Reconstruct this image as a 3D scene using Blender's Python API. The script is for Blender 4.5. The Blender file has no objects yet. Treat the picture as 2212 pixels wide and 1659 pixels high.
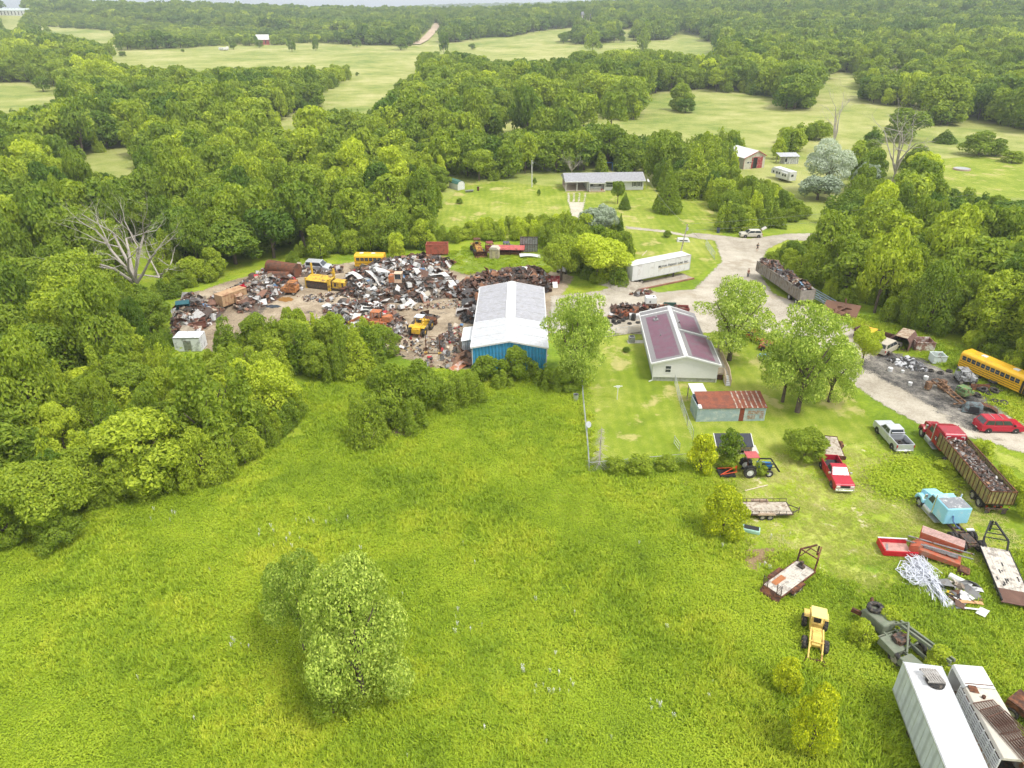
import bpy, math, random
import numpy as np
from mathutils import Vector, Matrix, Euler
R = math.radians
random.seed(7)
rng = np.random.default_rng(11)
scn = bpy.context.scene
COL = scn.collection

# ---------------- camera ----------------
CAM_H = 44.0
FOC = 1533.7            # focal length for a frame 2212 units wide
PITCH = math.atan((829.5 - 15) / FOC)
cam_d = bpy.data.cameras.new("camera")
cam_d.sensor_width = 36.0
cam_d.lens = 36.0 * FOC / 2212.0
cam_d.clip_start = 0.5
cam_d.clip_end = 20000
cam = bpy.data.objects.new("camera", cam_d)
COL.objects.link(cam)
cam.location = (0, 0, CAM_H)
cam.rotation_euler = (math.pi / 2 - PITCH, 0, 0)
scn.camera = cam

# ---------------- world, sun, exposure ----------------
SUN_DIR = Vector((0.42, -0.28, 0.86)).normalized()
sun_el = math.asin(SUN_DIR.z)
sun_az = math.atan2(SUN_DIR.x, SUN_DIR.y)
world = bpy.data.worlds.new("World")
scn.world = world
world.use_nodes = True
nt = world.node_tree
nt.nodes.clear()
sky = nt.nodes.new("ShaderNodeTexSky")
sky.sky_type = 'NISHITA'
sky.sun_disc = False
sky.sun_elevation = sun_el
sky.sun_rotation = sun_az
sky.dust_density = 3.0
sky.air_density = 1.0
sky.ozone_density = 1.0
hs = nt.nodes.new("ShaderNodeHueSaturation")       # cloud cover greys the sky
hs.inputs["Saturation"].default_value = 0.12
bg = nt.nodes.new("ShaderNodeBackground")
bg.inputs["Strength"].default_value = 0.13
wo = nt.nodes.new("ShaderNodeOutputWorld")
nt.links.new(sky.outputs[0], hs.inputs["Color"])
cl = nt.nodes.new("ShaderNodeMix"); cl.data_type = 'RGBA'          # bright even cloud layer over the sky
cl.inputs[0].default_value = 0.85
cl.inputs[7].default_value = (7.6, 7.7, 7.7, 1)
nt.links.new(hs.outputs[0], cl.inputs[6])
nt.links.new(cl.outputs[2], bg.inputs[0])
nt.links.new(bg.outputs[0], wo.inputs[0])
sun_d = bpy.data.lights.new("sun", 'SUN')
sun_d.energy = 2.4
sun_d.angle = R(16)
sun_d.color = (1.0, 0.965, 0.9)
sun = bpy.data.objects.new("sun", sun_d)
COL.objects.link(sun)
sun.rotation_euler = SUN_DIR.to_track_quat('Z', 'Y').to_euler()
scn.view_settings.view_transform = 'Standard'
scn.view_settings.look = 'None'
scn.view_settings.exposure = 0.52
scn.view_settings.gamma = 1.0
scn.cycles.volume_bounces = 0
scn.cycles.max_bounces = 6
scn.cycles.diffuse_bounces = 3
scn.cycles.transparent_max_bounces = 8
scn.cycles.use_adaptive_sampling = True
scn.cycles.adaptive_threshold = 0.03

# ---------------- terrain and pixel geometry ----------------
SN, CS = math.sin(PITCH), math.cos(PITCH)

def sstep(a, b, x):
    t = np.clip((x - a) / (b - a), 0, 1)
    return t * t * (3 - 2 * t)

def H(x, y):
    """terrain height"""
    x = np.asarray(x, float); y = np.asarray(y, float)
    d = np.hypot(x, y)
    g = lambda cx, cy, sx, sy, h: h * np.exp(-((x - cx) / sx) ** 2 / 2 - ((y - cy) / sy) ** 2 / 2)
    z = g(640, 1180, 330, 330, 46) + g(250, 1500, 260, 300, 22) + g(-420, 1500, 330, 260, 27) + g(-1000, 1350, 300, 330, 26)
    z = z + g(130, 560, 90, 60, 4.0) + g(-150, 2200, 500, 220, 16) + g(1500, 3300, 700, 500, 60) + g(600, 4600, 1200, 500, 50)
    z = z + 3.0 * np.sin(x / 170.0 + 1.0) * np.cos(y / 210.0) + 4.0 * np.sin(x / 420.0 + y / 350.0)
    return z * sstep(240, 620, d)

def proj(x, y, z):
    dz = z - CAM_H
    dep = y * CS - dz * SN
    up = y * SN + dz * CS
    dep = np.where(dep < 1, 1, dep)
    return 1106 + FOC * x / dep, 829.5 - FOC * up / dep, dep

def at(px, py, z=0.0):
    """world point seen at picture position (frame 2212 x 1659) at height z over the flat yard"""
    u = (px - 1106) / FOC; v = (829.5 - py) / FOC
    t = (CAM_H - z) / (SN - v * CS)
    return Vector((t * u, t * (CS + v * SN), z))

def at_terrain(px, py):
    u = (px - 1106) / FOC; v = (829.5 - py) / FOC
    dx, dy, dz = u, CS + v * SN, -(SN - v * CS)
    t = np.arange(20, 6000, 2.0)
    below = (CAM_H + t * dz) < H(t * dx, t * dy)
    i = int(np.argmax(below)) if below.any() else len(t) - 1
    x, y = t[i] * dx, t[i] * dy
    return Vector((x, y, float(H(x, y))))

def inpoly(px, py, poly):
    px = np.asarray(px, float); py = np.asarray(py, float)
    c = np.zeros(px.shape, bool)
    n = len(poly)
    for i in range(n):
        x0, y0 = poly[i]; x1, y1 = poly[(i + 1) % n]
        if y0 == y1: continue
        k = ((y0 > py) != (y1 > py)) & (px < (x1 - x0) * (py - y0) / (y1 - y0) + x0)
        c ^= k
    return c

# ---------------- materials ----------------
MATS = {}
def newmat(name):
    m = bpy.data.materials.new(name); m.use_nodes = True
    return m, m.node_tree, m.node_tree.nodes["Principled BSDF"]

def N(nt, typ, **kw):
    n = nt.nodes.new(typ)
    for k, v in kw.items():
        if k in n.inputs: n.inputs[k].default_value = v
        else: setattr(n, k, v)
    return n

def ramp(nt, fac, stops):
    r = nt.nodes.new("ShaderNodeValToRGB")
    e = r.color_ramp.elements
    while len(e) < len(stops): e.new(0.5)
    for i, (p, c) in enumerate(stops):
        e[i].position = p
        e[i].color = (c[0], c[1], c[2], 1) if not isinstance(c, (int, float)) else (c, c, c, 1)
    nt.links.new(fac, r.inputs[0])
    return r.outputs[0]

def mixc(nt, fac, a, b, mode='MIX'):
    m = nt.nodes.new("ShaderNodeMix"); m.data_type = 'RGBA'; m.blend_type = mode
    for s, v in ((0, fac), (6, a), (7, b)):
        if hasattr(v, "is_output"): nt.links.new(v, m.inputs[s])
        elif isinstance(v, (int, float)): m.inputs[s].default_value = v
        else: m.inputs[s].default_value = (v[0], v[1], v[2], 1)
    return m.outputs[2]

def noise(nt, scale, detail=4, rough=0.55, coords='Object', vec=None):
    n = N(nt, "ShaderNodeTexNoise", Scale=scale, Detail=detail, Roughness=rough)
    if vec is None:
        tc = nt.nodes.new("ShaderNodeTexCoord"); vec = tc.outputs[coords]
    nt.links.new(vec, n.inputs["Vector"])
    return n.outputs["Fac"]

def mat(name, col, rough=0.6, metal=0.0, var=0.18, scale=3.0, dirt=None, dirtamt=0.35, spec=0.4, bump=0.0):
    """painted / worn surface: base colour broken up by two noises, optional dirt or rust patches"""
    if name in MATS: return MATS[name]
    m, nt, b = newmat(name)
    f = noise(nt, scale, 5)
    c2 = tuple(x * (1 - var) for x in col); c1 = tuple(min(1, x * (1 + var)) for x in col)
    c = ramp(nt, f, [(0.3, c2), (0.7, c1)])
    if dirt is not None:
        f2 = noise(nt, scale * 0.7 + 0.31, 6, 0.7)
        mk = ramp(nt, f2, [(0.62 - dirtamt * 0.5, 0), (0.70 - dirtamt * 0.35, 1)])
        c = mixc(nt, mk, c, dirt)
    nt.links.new(c, b.inputs["Base Color"])
    b.inputs["Roughness"].default_value = rough
    b.inputs["Metallic"].default_value = metal
    b.inputs["Specular IOR Level"].default_value = spec
    if bump:
        bp = N(nt, "ShaderNodeBump", Strength=bump, Distance=0.05)
        nt.links.new(noise(nt, scale * 6, 4), bp.inputs["Height"])
        nt.links.new(bp.outputs[0], b.inputs["Normal"])
    MATS[name] = m
    return m

RUST = (0.16, 0.055, 0.025)
def ribbed(name, col, pitch, axis=0, dirt=None, dirtamt=0.3, depth=0.5, metal=0.2, rough=0.5, var=0.12):
    """corrugated or ribbed sheet metal"""
    m = mat(name, col, rough, metal, var, 1.6, dirt, dirtamt)
    nt = m.node_tree; b = nt.nodes["Principled BSDF"]
    tc = nt.nodes.new("ShaderNodeTexCoord")
    w = N(nt, "ShaderNodeTexWave", Scale=1.0)
    w.bands_direction = 'XYZ'[axis]
    mp = nt.nodes.new("ShaderNodeMapping")
    mp.inputs["Scale"].default_value = (0.314 / pitch,) * 3
    nt.links.new(tc.outputs["Object"], mp.inputs[0]); nt.links.new(mp.outputs[0], w.inputs["Vector"])
    bp = N(nt, "ShaderNodeBump", Strength=depth, Distance=pitch * 0.25)
    nt.links.new(w.outputs["Fac"], bp.inputs["Height"]); nt.links.new(bp.outputs[0], b.inputs["Normal"])
    src = b.inputs["Base Color"].links[0].from_socket
    k = ramp(nt, w.outputs["Fac"], [(0.0, 0.72), (0.25, 1.0)])
    nt.links.new(mixc(nt, 1.0, src, k, 'MULTIPLY'), b.inputs["Base Color"])
    return m

# ---------------- mesh helpers ----------------
class MB:
    def __init__(s): s.v = []; s.f = []; s.c = []; s.col = None
    def add(s, vs, fs):
        o = len(s.v)
        s.v += [tuple(v) for v in vs]
        s.f += [tuple(i + o for i in f) for f in fs]
        if s.col is not None: s.c += [s.col] * len(fs)
        return s
    def hexa(s, p):   # bottom 4 ccw, top 4 ccw
        return s.add(p, [(3, 2, 1, 0), (4, 5, 6, 7), (0, 1, 5, 4), (1, 2, 6, 5), (2, 3, 7, 6), (3, 0, 4, 7)])
    def box(s, x0, x1, y0, y1, z0, z1, M=None):
        p = [(x0, y0, z0), (x1, y0, z0), (x1, y1, z0), (x0, y1, z0), (x0, y0, z1), (x1, y0, z1), (x1, y1, z1), (x0, y1, z1)]
        if M is not None: p = [M @ Vector(q) for q in p]
        return s.hexa(p)
    def prism(s, prof, y0, y1, inset=None):
        """profile in x,z extruded along y"""
        n = len(prof)
        v = [(x, y0, z) for x, z in prof] + [(x, y1, z) for x, z in prof]
        return s.add(v, [tuple(range(n)), tuple(range(2 * n - 1, n - 1, -1))] + [(i + n, (i + 1) % n + n, (i + 1) % n, i) for i in range(n)])
    def prismx(s, prof, x0, x1):
        """profile in y,z extruded along x"""
        n = len(prof)
        v = [(x0, y, z) for y, z in prof] + [(x1, y, z) for y, z in prof]
        return s.add(v, [tuple(range(n - 1, -1, -1)), tuple(range(n, 2 * n))] + [(i, (i + 1) % n, (i + 1) % n + n, i + n) for i in range(n)])
    def cyl(s, a, b, r, r2=None, n=12, caps=True):
        a = Vector(a); b = Vector(b); r2 = r if r2 is None else r2
        d = (b - a).normalized() if (b - a).length > 1e-6 else Vector((0, 0, 1))
        u = d.orthogonal().normalized(); w = d.cross(u)
        v = []
        for p, q in ((a, r), (b, r2)):
            for i in range(n):
                t = 2 * math.pi * i / n
                v.append(p + u * math.cos(t) * q + w * math.sin(t) * q)
        fs = [(i, (i + 1) % n, (i + 1) % n + n, i + n) for i in range(n)]
        if caps: fs += [tuple(range(n - 1, -1, -1)), tuple(range(n, 2 * n))]
        return s.add(v, fs)
    def tube(s, pts, r, n=6):
        for a, b in zip(pts[:-1], pts[1:]): s.cyl(a, b, r, n=n)
        return s
    def bar(s, a, b, w, h=None):
        """square bar from a to b"""
        h = h or w
        a = Vector(a); b = Vector(b); d = (b - a).normalized()
        up = Vector((0, 0, 1)) if abs(d.z) < 0.95 else Vector((1, 0, 0))
        sx = d.cross(up).normalized() * w / 2; sz = sx.cross(d).normalized() * h / 2
        return s.hexa([a - sx - sz, b - sx - sz, b + sx - sz, a + sx - sz, a - sx + sz, b - sx + sz, b + sx + sz, a + sx + sz])
    def tyre(s, c, r, w, axis='y', hole=0.55, n=20):
        """ring with a rounded tread, axis y/z"""
        c = Vector(c)
        prof = [(hole * r, -w * .42), (r * .86, -w / 2), (r, -w * .32), (r, w * .32), (r * .86, w / 2), (hole * r, w * .42)]
        k = len(prof); v = []
        for i in range(n):
            t = 2 * math.pi * i / n
            for q, o in prof:
                if axis == 'y': v.append(c + Vector((q * math.cos(t), o, q * math.sin(t))))
                else: v.append(c + Vector((q * math.cos(t), q * math.sin(t), o)))
        fs = []
        for i in range(n):
            for j in range(k):
                a, b = i * k + j, i * k + (j + 1) % k
                c2, d2 = ((i + 1) % n) * k + (j + 1) % k, ((i + 1) % n) * k + j
                fs.append((a, b, c2, d2))
        return s.add(v, fs)
    def build(s, name, material, parent=None, loc=None, smooth=False, bev=0.0, rot=None):
        me = bpy.data.meshes.new(name)
        me.from_pydata(s.v, [], s.f)
        if s.c:
            at_ = me.color_attributes.new("tone", 'FLOAT_COLOR', 'CORNER')
            cs = []
            for f, c in zip(s.f, s.c): cs += [c[0], c[1], c[2], 1.0] * len(f)
            at_.data.foreach_set("color", cs)
        me.materials.append(material)
        me.validate()
        if smooth:
            me.polygons.foreach_set("use_smooth", [True] * len(me.polygons))
        me.update()
        o = bpy.data.objects.new(name, me)
        COL.objects.link(o)
        if parent is not None: o.parent = parent
        if loc is not None: o.location = loc
        if rot is not None: o.rotation_euler = rot
        if bev:
            m = o.modifiers.new("edges", 'BEVEL'); m.width = bev; m.segments = 2; m.limit_method = 'ANGLE'
        return o

def tag(o, label, cat, group=None, kind=None):
    o["label"] = label
    if cat: o["category"] = cat
    if group: o["group"] = group
    if kind: o["kind"] = kind
    return o

def thing(name, label, cat, loc=(0, 0, 0), rz=0.0, group=None):
    o = bpy.data.objects.new(name, None)
    o.empty_display_size = 0.3
    COL.objects.link(o)
    o.location = loc; o.rotation_euler = (0, 0, rz)
    return tag(o, label, cat, group)

def mound(name, material, c, rx, ry, h, seed=0, rz=0, n=28, parent=None):
    """irregular low heap"""
    rr = random.Random(seed); mb = MB()
    ph = [rr.uniform(0, 6.28) for _ in range(6)]
    rings = 7; v = [(0, 0, h)]; fs = []
    for k in range(1, rings + 1):
        q = k / rings
        for i in range(n):
            t = 2 * math.pi * i / n
            w = 1 + .16 * math.sin(2 * t + ph[0]) + .1 * math.sin(5 * t + ph[1])
            z = h * (1 - q ** 1.5) * (1 + .2 * math.sin(4 * t + ph[2] + q * 4)) - (0.05 if k == rings else 0)
            v.append((rx * q * w * math.cos(t), ry * q * w * math.sin(t), z))
    for i in range(n):
        fs.append((0, 1 + i, 1 + (i + 1) % n))
        for k in range(rings - 1):
            a = 1 + k * n + i; b = 1 + k * n + (i + 1) % n
            fs.append((a, a + n, b + n, b))
    mb.add(v, fs)
    return mb.build(name, material, parent, c, smooth=True, rot=(0, 0, rz))

def heading(a, b):
    return math.atan2(b[1] - a[1], b[0] - a[0])
# ---------------- ground, roads, lawns ----------------
def ground_material(name, stops, sc=(0.05, 0.35, 2.2), w=(0.5, 0.3, 0.35), bump=0.6, spots=None):
    m, nt, b = newmat(name)
    tc = nt.nodes.new("ShaderNodeTexCoord"); v = tc.outputs["Object"]
    a = noise(nt, sc[0], 3, 0.6, vec=v); c = noise(nt, sc[1], 4, 0.6, vec=v); d = noise(nt, sc[2], 5, 0.7, vec=v)
    def ma(op, x, y):
        n = nt.nodes.new("ShaderNodeMath"); n.operation = op
        for i, q in enumerate((x, y)):
            if hasattr(q, "is_output"): nt.links.new(q, n.inputs[i])
            else: n.inputs[i].default_value = q
        return n.outputs[0]
    tot = ma('ADD', ma('MULTIPLY', a, w[0]), ma('ADD', ma('MULTIPLY', c, w[1]), ma('MULTIPLY', d, w[2])))
    s = sum(w)
    tot = ma('DIVIDE', tot, s)
    col = ramp(nt, tot, stops)
    if spots:
        for ssc, thr, cc in spots:
            f = noise(nt, ssc, 5, 0.65, vec=v)
            col = mixc(nt, ramp(nt, f, [(thr, 0), (thr + 0.06, 1)]), col, cc)
    nt.links.new(col, b.inputs["Base Color"])
    b.inputs["Roughness"].default_value = 0.9
    b.inputs["Specular IOR Level"].default_value = 0.15
    bp = N(nt, "ShaderNodeBump", Strength=bump, Distance=0.25)
    nt.links.new(d, bp.inputs["Height"]); nt.links.new(bp.outputs[0], b.inputs["Normal"])
    return m

M_MEADOW = ground_material("meadow_grass", [(0.30, (0.08, 0.14, 0.01)), (0.43, (0.15, 0.23, 0.016)), (0.52, (0.24, 0.32, 0.025)), (0.60, (0.33, 0.37, 0.04)), (0.72, (0.38, 0.37, 0.09))])
M_PASTURE = ground_material("pasture_grass", [(0.38, (0.16, 0.225, 0.04)), (0.48, (0.28, 0.31, 0.08)), (0.56, (0.38, 0.38, 0.14)), (0.64, (0.47, 0.44, 0.20))], sc=(0.02, 0.11, 0.9), w=(0.6, 0.45, 0.25), bump=0.4)
M_FLOOR = ground_material("wood_floor", [(0.35, (0.025, 0.05, 0.008)), (0.5, (0.05, 0.10, 0.012)), (0.65, (0.09, 0.14, 0.02))], sc=(0.03, 0.2, 1.2))

def grid_mesh(xs, ys, zoff=0.0, zf=None):
    X, Y = np.meshgrid(xs, ys)
    Z = (H(X, Y) if zf is None else zf(X, Y)) + zoff
    nx, ny = len(xs), len(ys)
    v = np.stack([X.ravel(), Y.ravel(), Z.ravel()], 1)
    i = np.arange(nx * ny).reshape(ny, nx)
    f = np.stack([i[:-1, :-1].ravel(), i[:-1, 1:].ravel(), i[1:, 1:].ravel(), i[1:, :-1].ravel()], 1)
    return v, f

def mesh_np(name, v, f, material, attrs=None, smooth=True, mats=None, fmat=None):
    me = bpy.data.meshes.new(name)
    k = f.shape[1]
    me.vertices.add(len(v)); me.vertices.foreach_set("co", v.astype(np.float32).ravel())
    me.loops.add(f.size); me.loops.foreach_set("vertex_index", f.astype(np.int32).ravel())
    me.polygons.add(len(f)); me.polygons.foreach_set("loop_start", np.arange(0, f.size, k, dtype=np.int32))
    me.polygons.foreach_set("use_smooth", np.full(len(f), smooth, bool))
    for a, val in (attrs or {}).items():
        t = me.attributes.new(a, 'FLOAT', 'POINT'); t.data.foreach_set("value", val.astype(np.float32).ravel())
    for mm in (mats or [material]): me.materials.append(mm)
    if fmat is not None: me.polygons.foreach_set("material_index", fmat.astype(np.int32))
    me.update(calc_edges=True)
    me.validate()
    return me

def link(name, me, parent=None, loc=None):
    o = bpy.data.objects.new(name, me); COL.objects.link(o)
    if parent is not None: o.parent = parent
    if loc is not None: o.location = loc
    return o

# One sheet to the horizon; open country (pasture) further out, yard meadow near.
def axis_pts(lo, hi, fine, grow):
    p = [0.0]; s = fine
    while p[-1] < hi:
        p.append(p[-1] + s)
        if p[-1] > 260: s *= grow
    q = [0.0]; s = fine
    while q[-1] > lo:
        q.append(q[-1] - s)
        if q[-1] < -260: s *= grow
    return np.array(sorted(set(q + p)))
gx = axis_pts(-9000, 9000, 6.0, 1.035)
gy = axis_pts(-60, 12000, 6.0, 1.02)
v, f = grid_mesh(gx, gy)
gm, gnt, gb = newmat("ground_cover")
tcn = gnt.nodes.new("ShaderNodeTexCoord")
def graft(dst_nt, src):
    """copy another ground material's colour network into this tree, return its colour socket"""
    mp = {}
    for n in src.node_tree.nodes:
        if n.bl_idname in ("ShaderNodeOutputMaterial", "ShaderNodeBsdfPrincipled"): continue
        q = dst_nt.nodes.new(n.bl_idname)
        for at_ in ("operation", "data_type", "blend_type"):
            if hasattr(n, at_): setattr(q, at_, getattr(n, at_))
        for i, s in enumerate(n.inputs):
            if hasattr(s, "default_value"):
                try: q.inputs[i].default_value = s.default_value
                except Exception: pass
        if n.bl_idname == "ShaderNodeValToRGB":
            e = q.color_ramp.elements
            while len(e) < len(n.color_ramp.elements): e.new(0.5)
            for i, el in enumerate(n.color_ramp.elements):
                e[i].position = el.position; e[i].color = el.color
        mp[n] = q
    def idx(coll, s):
        for i, t in enumerate(coll):
            if t == s: return i
    for l in src.node_tree.links:
        if l.from_node in mp and l.to_node in mp:
            dst_nt.links.new(mp[l.from_node].outputs[idx(l.from_node.outputs, l.from_socket)], mp[l.to_node].inputs[idx(l.to_node.inputs, l.to_socket)])
    pb = src.node_tree.nodes["Principled BSDF"]
    cl = pb.inputs["Base Color"].links[0]; nl = pb.inputs["Normal"].links[0]
    return (mp[cl.from_node].outputs[idx(cl.from_node.outputs, cl.from_socket)], mp[nl.from_node].outputs[0])
ca, na = graft(gnt, M_MEADOW); cb, nb = graft(gnt, M_PASTURE)
aa = gnt.nodes.new("ShaderNodeAttribute"); aa.attribute_name = "pasture"
gnt.links.new(mixc(gnt, aa.outputs["Fac"], ca, cb), gb.inputs["Base Color"])
gnt.links.new(na, gb.inputs["Normal"])
gb.inputs["Roughness"].default_value = 0.9; gb.inputs["Specular IOR Level"].default_value = 0.15
me = mesh_np("ground", v, f, gm, {"pasture": sstep(150, 230, np.hypot(v[:, 0], v[:, 1]))})
tag(link("ground", me), "rolling green meadow and pasture ground", None, kind="structure")

def segdist(X, Y, poly):
    d = np.full(X.shape, 1e9)
    n = len(poly)
    for i in range(n):
        x0, y0 = poly[i]; x1, y1 = poly[(i + 1) % n]
        dx, dy = x1 - x0, y1 - y0
        t = np.clip(((X - x0) * dx + (Y - y0) * dy) / (dx * dx + dy * dy + 1e-9), 0, 1)
        d = np.minimum(d, np.hypot(X - x0 - t * dx, Y - y0 - t * dy))
    s = inpoly(X, Y, poly)
    return np.where(s, d, -d)

def edged(m, soft=0.8, nsc=1.1):
    """ragged edge: the sheet breaks up where grass or dirt grows over its rim"""
    nt = m.node_tree; b = nt.nodes["Principled BSDF"]
    out = [n for n in nt.nodes if n.bl_idname == "ShaderNodeOutputMaterial"][0]
    at_ = nt.nodes.new("ShaderNodeAttribute"); at_.attribute_name = "edge"
    nz = noise(nt, nsc, 5, 0.7)
    a1 = N(nt, "ShaderNodeMath"); a1.operation = 'MULTIPLY_ADD'
    nt.links.new(nz, a1.inputs[0]); a1.inputs[1].default_value = 3.2 * soft; a1.inputs[2].default_value = -1.6 * soft
    a2 = N(nt, "ShaderNodeMath"); a2.operation = 'ADD'
    nt.links.new(at_.outputs["Fac"], a2.inputs[0]); nt.links.new(a1.outputs[0], a2.inputs[1])
    mr = nt.nodes.new("ShaderNodeMapRange"); mr.inputs["From Min"].default_value = 0.0; mr.inputs["From Max"].default_value = 0.015
    fz = N(nt, "ShaderNodeTexNoise", Scale=9.0, Detail=3, Roughness=0.8)
    nt.links.new(nt.nodes.new("ShaderNodeTexCoord").outputs["Object"], fz.inputs["Vector"])
    a3 = N(nt, "ShaderNodeMath"); a3.operation = 'MULTIPLY_ADD'
    nt.links.new(fz.outputs["Fac"], a3.inputs[0]); a3.inputs[1].default_value = 2.4 * soft; a3.inputs[2].default_value = -1.2 * soft
    a4 = N(nt, "ShaderNodeMath"); a4.operation = 'ADD'
    nt.links.new(a2.outputs[0], a4.inputs[0]); nt.links.new(a3.outputs[0], a4.inputs[1])
    nt.links.new(a4.outputs[0], mr.inputs["Value"])
    tr = nt.nodes.new("ShaderNodeBsdfTransparent"); mx = nt.nodes.new("ShaderNodeMixShader")
    nt.links.new(mr.outputs[0], mx.inputs[0]); nt.links.new(tr.outputs[0], mx.inputs[1]); nt.links.new(b.outputs[0], mx.inputs[2])
    nt.links.new(mx.outputs[0], out.inputs[0])
    return m

SHEETS = []
def striped(m):
    """faint mowing lanes"""
    nt = m.node_tree; b = nt.nodes["Principled BSDF"]; src = b.inputs["Base Color"].links[0].from_socket
    w = N(nt, "ShaderNodeTexWave", Scale=0.22, Distortion=4.0); w.bands_direction = 'X'
    nt.links.new(nt.nodes.new("ShaderNodeTexCoord").outputs["Object"], w.inputs["Vector"])
    nt.links.new(mixc(nt, 1.0, src, ramp(nt, w.outputs["Fac"], [(0.1, (.92, .94, .90)), (0.9, (1.05, 1.02, 1.06))]), 'MULTIPLY'), b.inputs["Base Color"])
    return m
def sheet(name, label, poly_px, material, level, cell=0.6, pad=1.6, soft=0.8, zf=None, world_poly=None):
    poly = world_poly or [tuple(at(*p)[:2]) for p in poly_px]
    xs = [p[0] for p in poly]; ys = [p[1] for p in poly]
    ax = np.arange(min(xs) - pad, max(xs) + pad + cell, cell); ay = np.arange(min(ys) - pad, max(ys) + pad + cell, cell)
    v, f = grid_mesh(ax, ay, zoff=0.006 * level, zf=zf or (lambda X, Y: H(X, Y)))
    d = segdist(v[:, 0], v[:, 1], poly)
    keep = (d[f] > -pad).all(1)
    f = f[keep]
    used = np.unique(f); remap = -np.ones(len(v), int); remap[used] = np.arange(len(used))
    me = mesh_np(name, v[used], remap[f], material, {"edge": np.clip(d[used], -2, 3)})
    o = tag(link(name, me), label, None, kind="structure")
    SHEETS.append((name, poly))
    return o

M_LAWN = edged(striped(ground_material("lawn_grass", [(0.32, (0.13, 0.19, 0.015)), (0.46, (0.20, 0.27, 0.022)), (0.56, (0.31, 0.345, 0.06)), (0.68, (0.45, 0.44, 0.15))], sc=(0.09, 0.6, 5.0), bump=0.25, spots=[(0.16, 0.57, (0.40, 0.37, 0.13)), (0.55, 0.64, (0.15, 0.22, 0.03))])))
M_WORN = edged(ground_material("worn_grass", [(0.36, (0.17, 0.25, 0.02)), (0.47, (0.27, 0.34, 0.035)), (0.56, (0.38, 0.41, 0.09)), (0.66, (0.56, 0.51, 0.26))], sc=(0.12, 0.7, 4.0), bump=0.3, spots=[(0.45, 0.60, (0.60, 0.53, 0.36)), (0.2, 0.60, (0.20, 0.30, 0.03))]), 1.6, 0.5)
M_GRAVEL = edged(ground_material("pale_gravel", [(0.38, (0.27, 0.235, 0.18)), (0.5, (0.42, 0.375, 0.305)), (0.60, (0.53, 0.485, 0.405))], sc=(0.08, 0.5, 3.5), bump=0.25, spots=[(0.11, 0.57, (0.36, 0.31, 0.24)), (0.35, 0.64, (0.26, 0.225, 0.17))]), 0.6)
M_YARD = edged(ground_material("yard_dirt", [(0.36, (0.13, 0.10, 0.07)), (0.48, (0.31, 0.245, 0.17)), (0.58, (0.45, 0.37, 0.27)), (0.7, (0.54, 0.47, 0.37))], sc=(0.10, 0.5, 3.0), bump=0.4,
        spots=[(0.16, 0.60, (0.10, 0.085, 0.07))]), 0.9)
M_BURN = edged(ground_material("burnt_ash_ground", [(0.36, (0.02, 0.02, 0.022)), (0.47, (0.09, 0.085, 0.08)), (0.56, (0.24, 0.22, 0.19)), (0.66, (0.42, 0.39, 0.35))], sc=(0.22, 0.9, 4.0), bump=0.5), 1.8, 0.4)
M_DIRTROAD = ground_material("clay_road", [(0.35, (0.42, 0.30, 0.20)), (0.6, (0.62, 0.50, 0.38))])

sheet("lawn", "mown lawn around the ranch house", [(940, 485), (945, 450), (985, 415), (1010, 395), (1080, 392), (1220, 405), (1400, 400), (1455, 425), (1530, 430), (1560, 505), (1540, 520), (1560, 560), (1500, 600), (1350, 610), (1340, 520), (1100, 520)], M_LAWN, 1)
sheet("lawn", "mown lawn beside the white mobile home", [(1258, 835), (1300, 722), (1400, 715), (1560, 700), (1700, 720), (1790, 800), (1880, 905), (1900, 960), (1760, 960), (1600, 1000), (1500, 985), (1440, 1000), (1268, 1000)], M_LAWN, 1)
sheet("lawn", "mown grass in the clearing by the far woodland", [(2010, 345), (2120, 338), (2300, 350), (2300, 430), (2100, 425), (2030, 400)], M_LAWN, 1)
sheet("worn_grass", "worn straw coloured grass between the parked trucks", [(1620, 1010), (1780, 960), (1900, 955), (2040, 1010), (2120, 1130), (2060, 1210), (1940, 1180), (1880, 1260), (1780, 1240), (1700, 1170), (1600, 1120)], M_WORN, 2, soft=1.6)
GRAVEL_PX = [(1300, 628), (1350, 605), (1420, 632), (1500, 625), (1560, 565), (1545, 520), (1470, 510), (1500, 503), (1620, 516), (1700, 505), (1820, 503), (2230, 512), (2230, 530), (1900, 530), (1700, 518), (1655, 540), (1640, 590), (1670, 635), (1760, 665), (1830, 700), (1900, 745),
             (2100, 860), (2240, 930), (2240, 990), (2120, 948), (2010, 930), (1900, 870), (1800, 800), (1720, 740), (1640, 712), (1500, 720), (1380, 722), (1300, 720), (1190, 720), (1190, 640)]
sheet("gravel_road", "pale gravel road and turning area", GRAVEL_PX, M_GRAVEL, 5)
YARD_PX = [(380, 650), (470, 615), (560, 590), (700, 575), (800, 560), (940, 548), (1180, 560), (1240, 600), (1210, 640), (1300, 632), (1300, 668), (1190, 668), (1180, 780), (1040, 790), (1000, 800), (930, 790), (830, 760), (640, 760), (450, 760), (370, 720)]
sheet("scrapyard_ground", "tan muddy dirt of the scrapyard", YARD_PX, M_YARD, 1)
M_YGRASS = edged(ground_material("yard_grass", [(0.34, (0.11, 0.17, 0.02)), (0.5, (0.19, 0.26, 0.03)), (0.64, (0.30, 0.33, 0.09))], sc=(0.1, 0.5, 2.5), bump=0.4, spots=[(0.7, 0.63, (0.6, 0.57, 0.5))]), 1.0)
sheet("yard_grass", "weedy grass strip behind the scrap heaps", [(950, 552), (1000, 540), (1160, 545), (1215, 575), (1180, 590), (1100, 582), (1000, 592), (955, 575)], M_YGRASS, 3)
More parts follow.
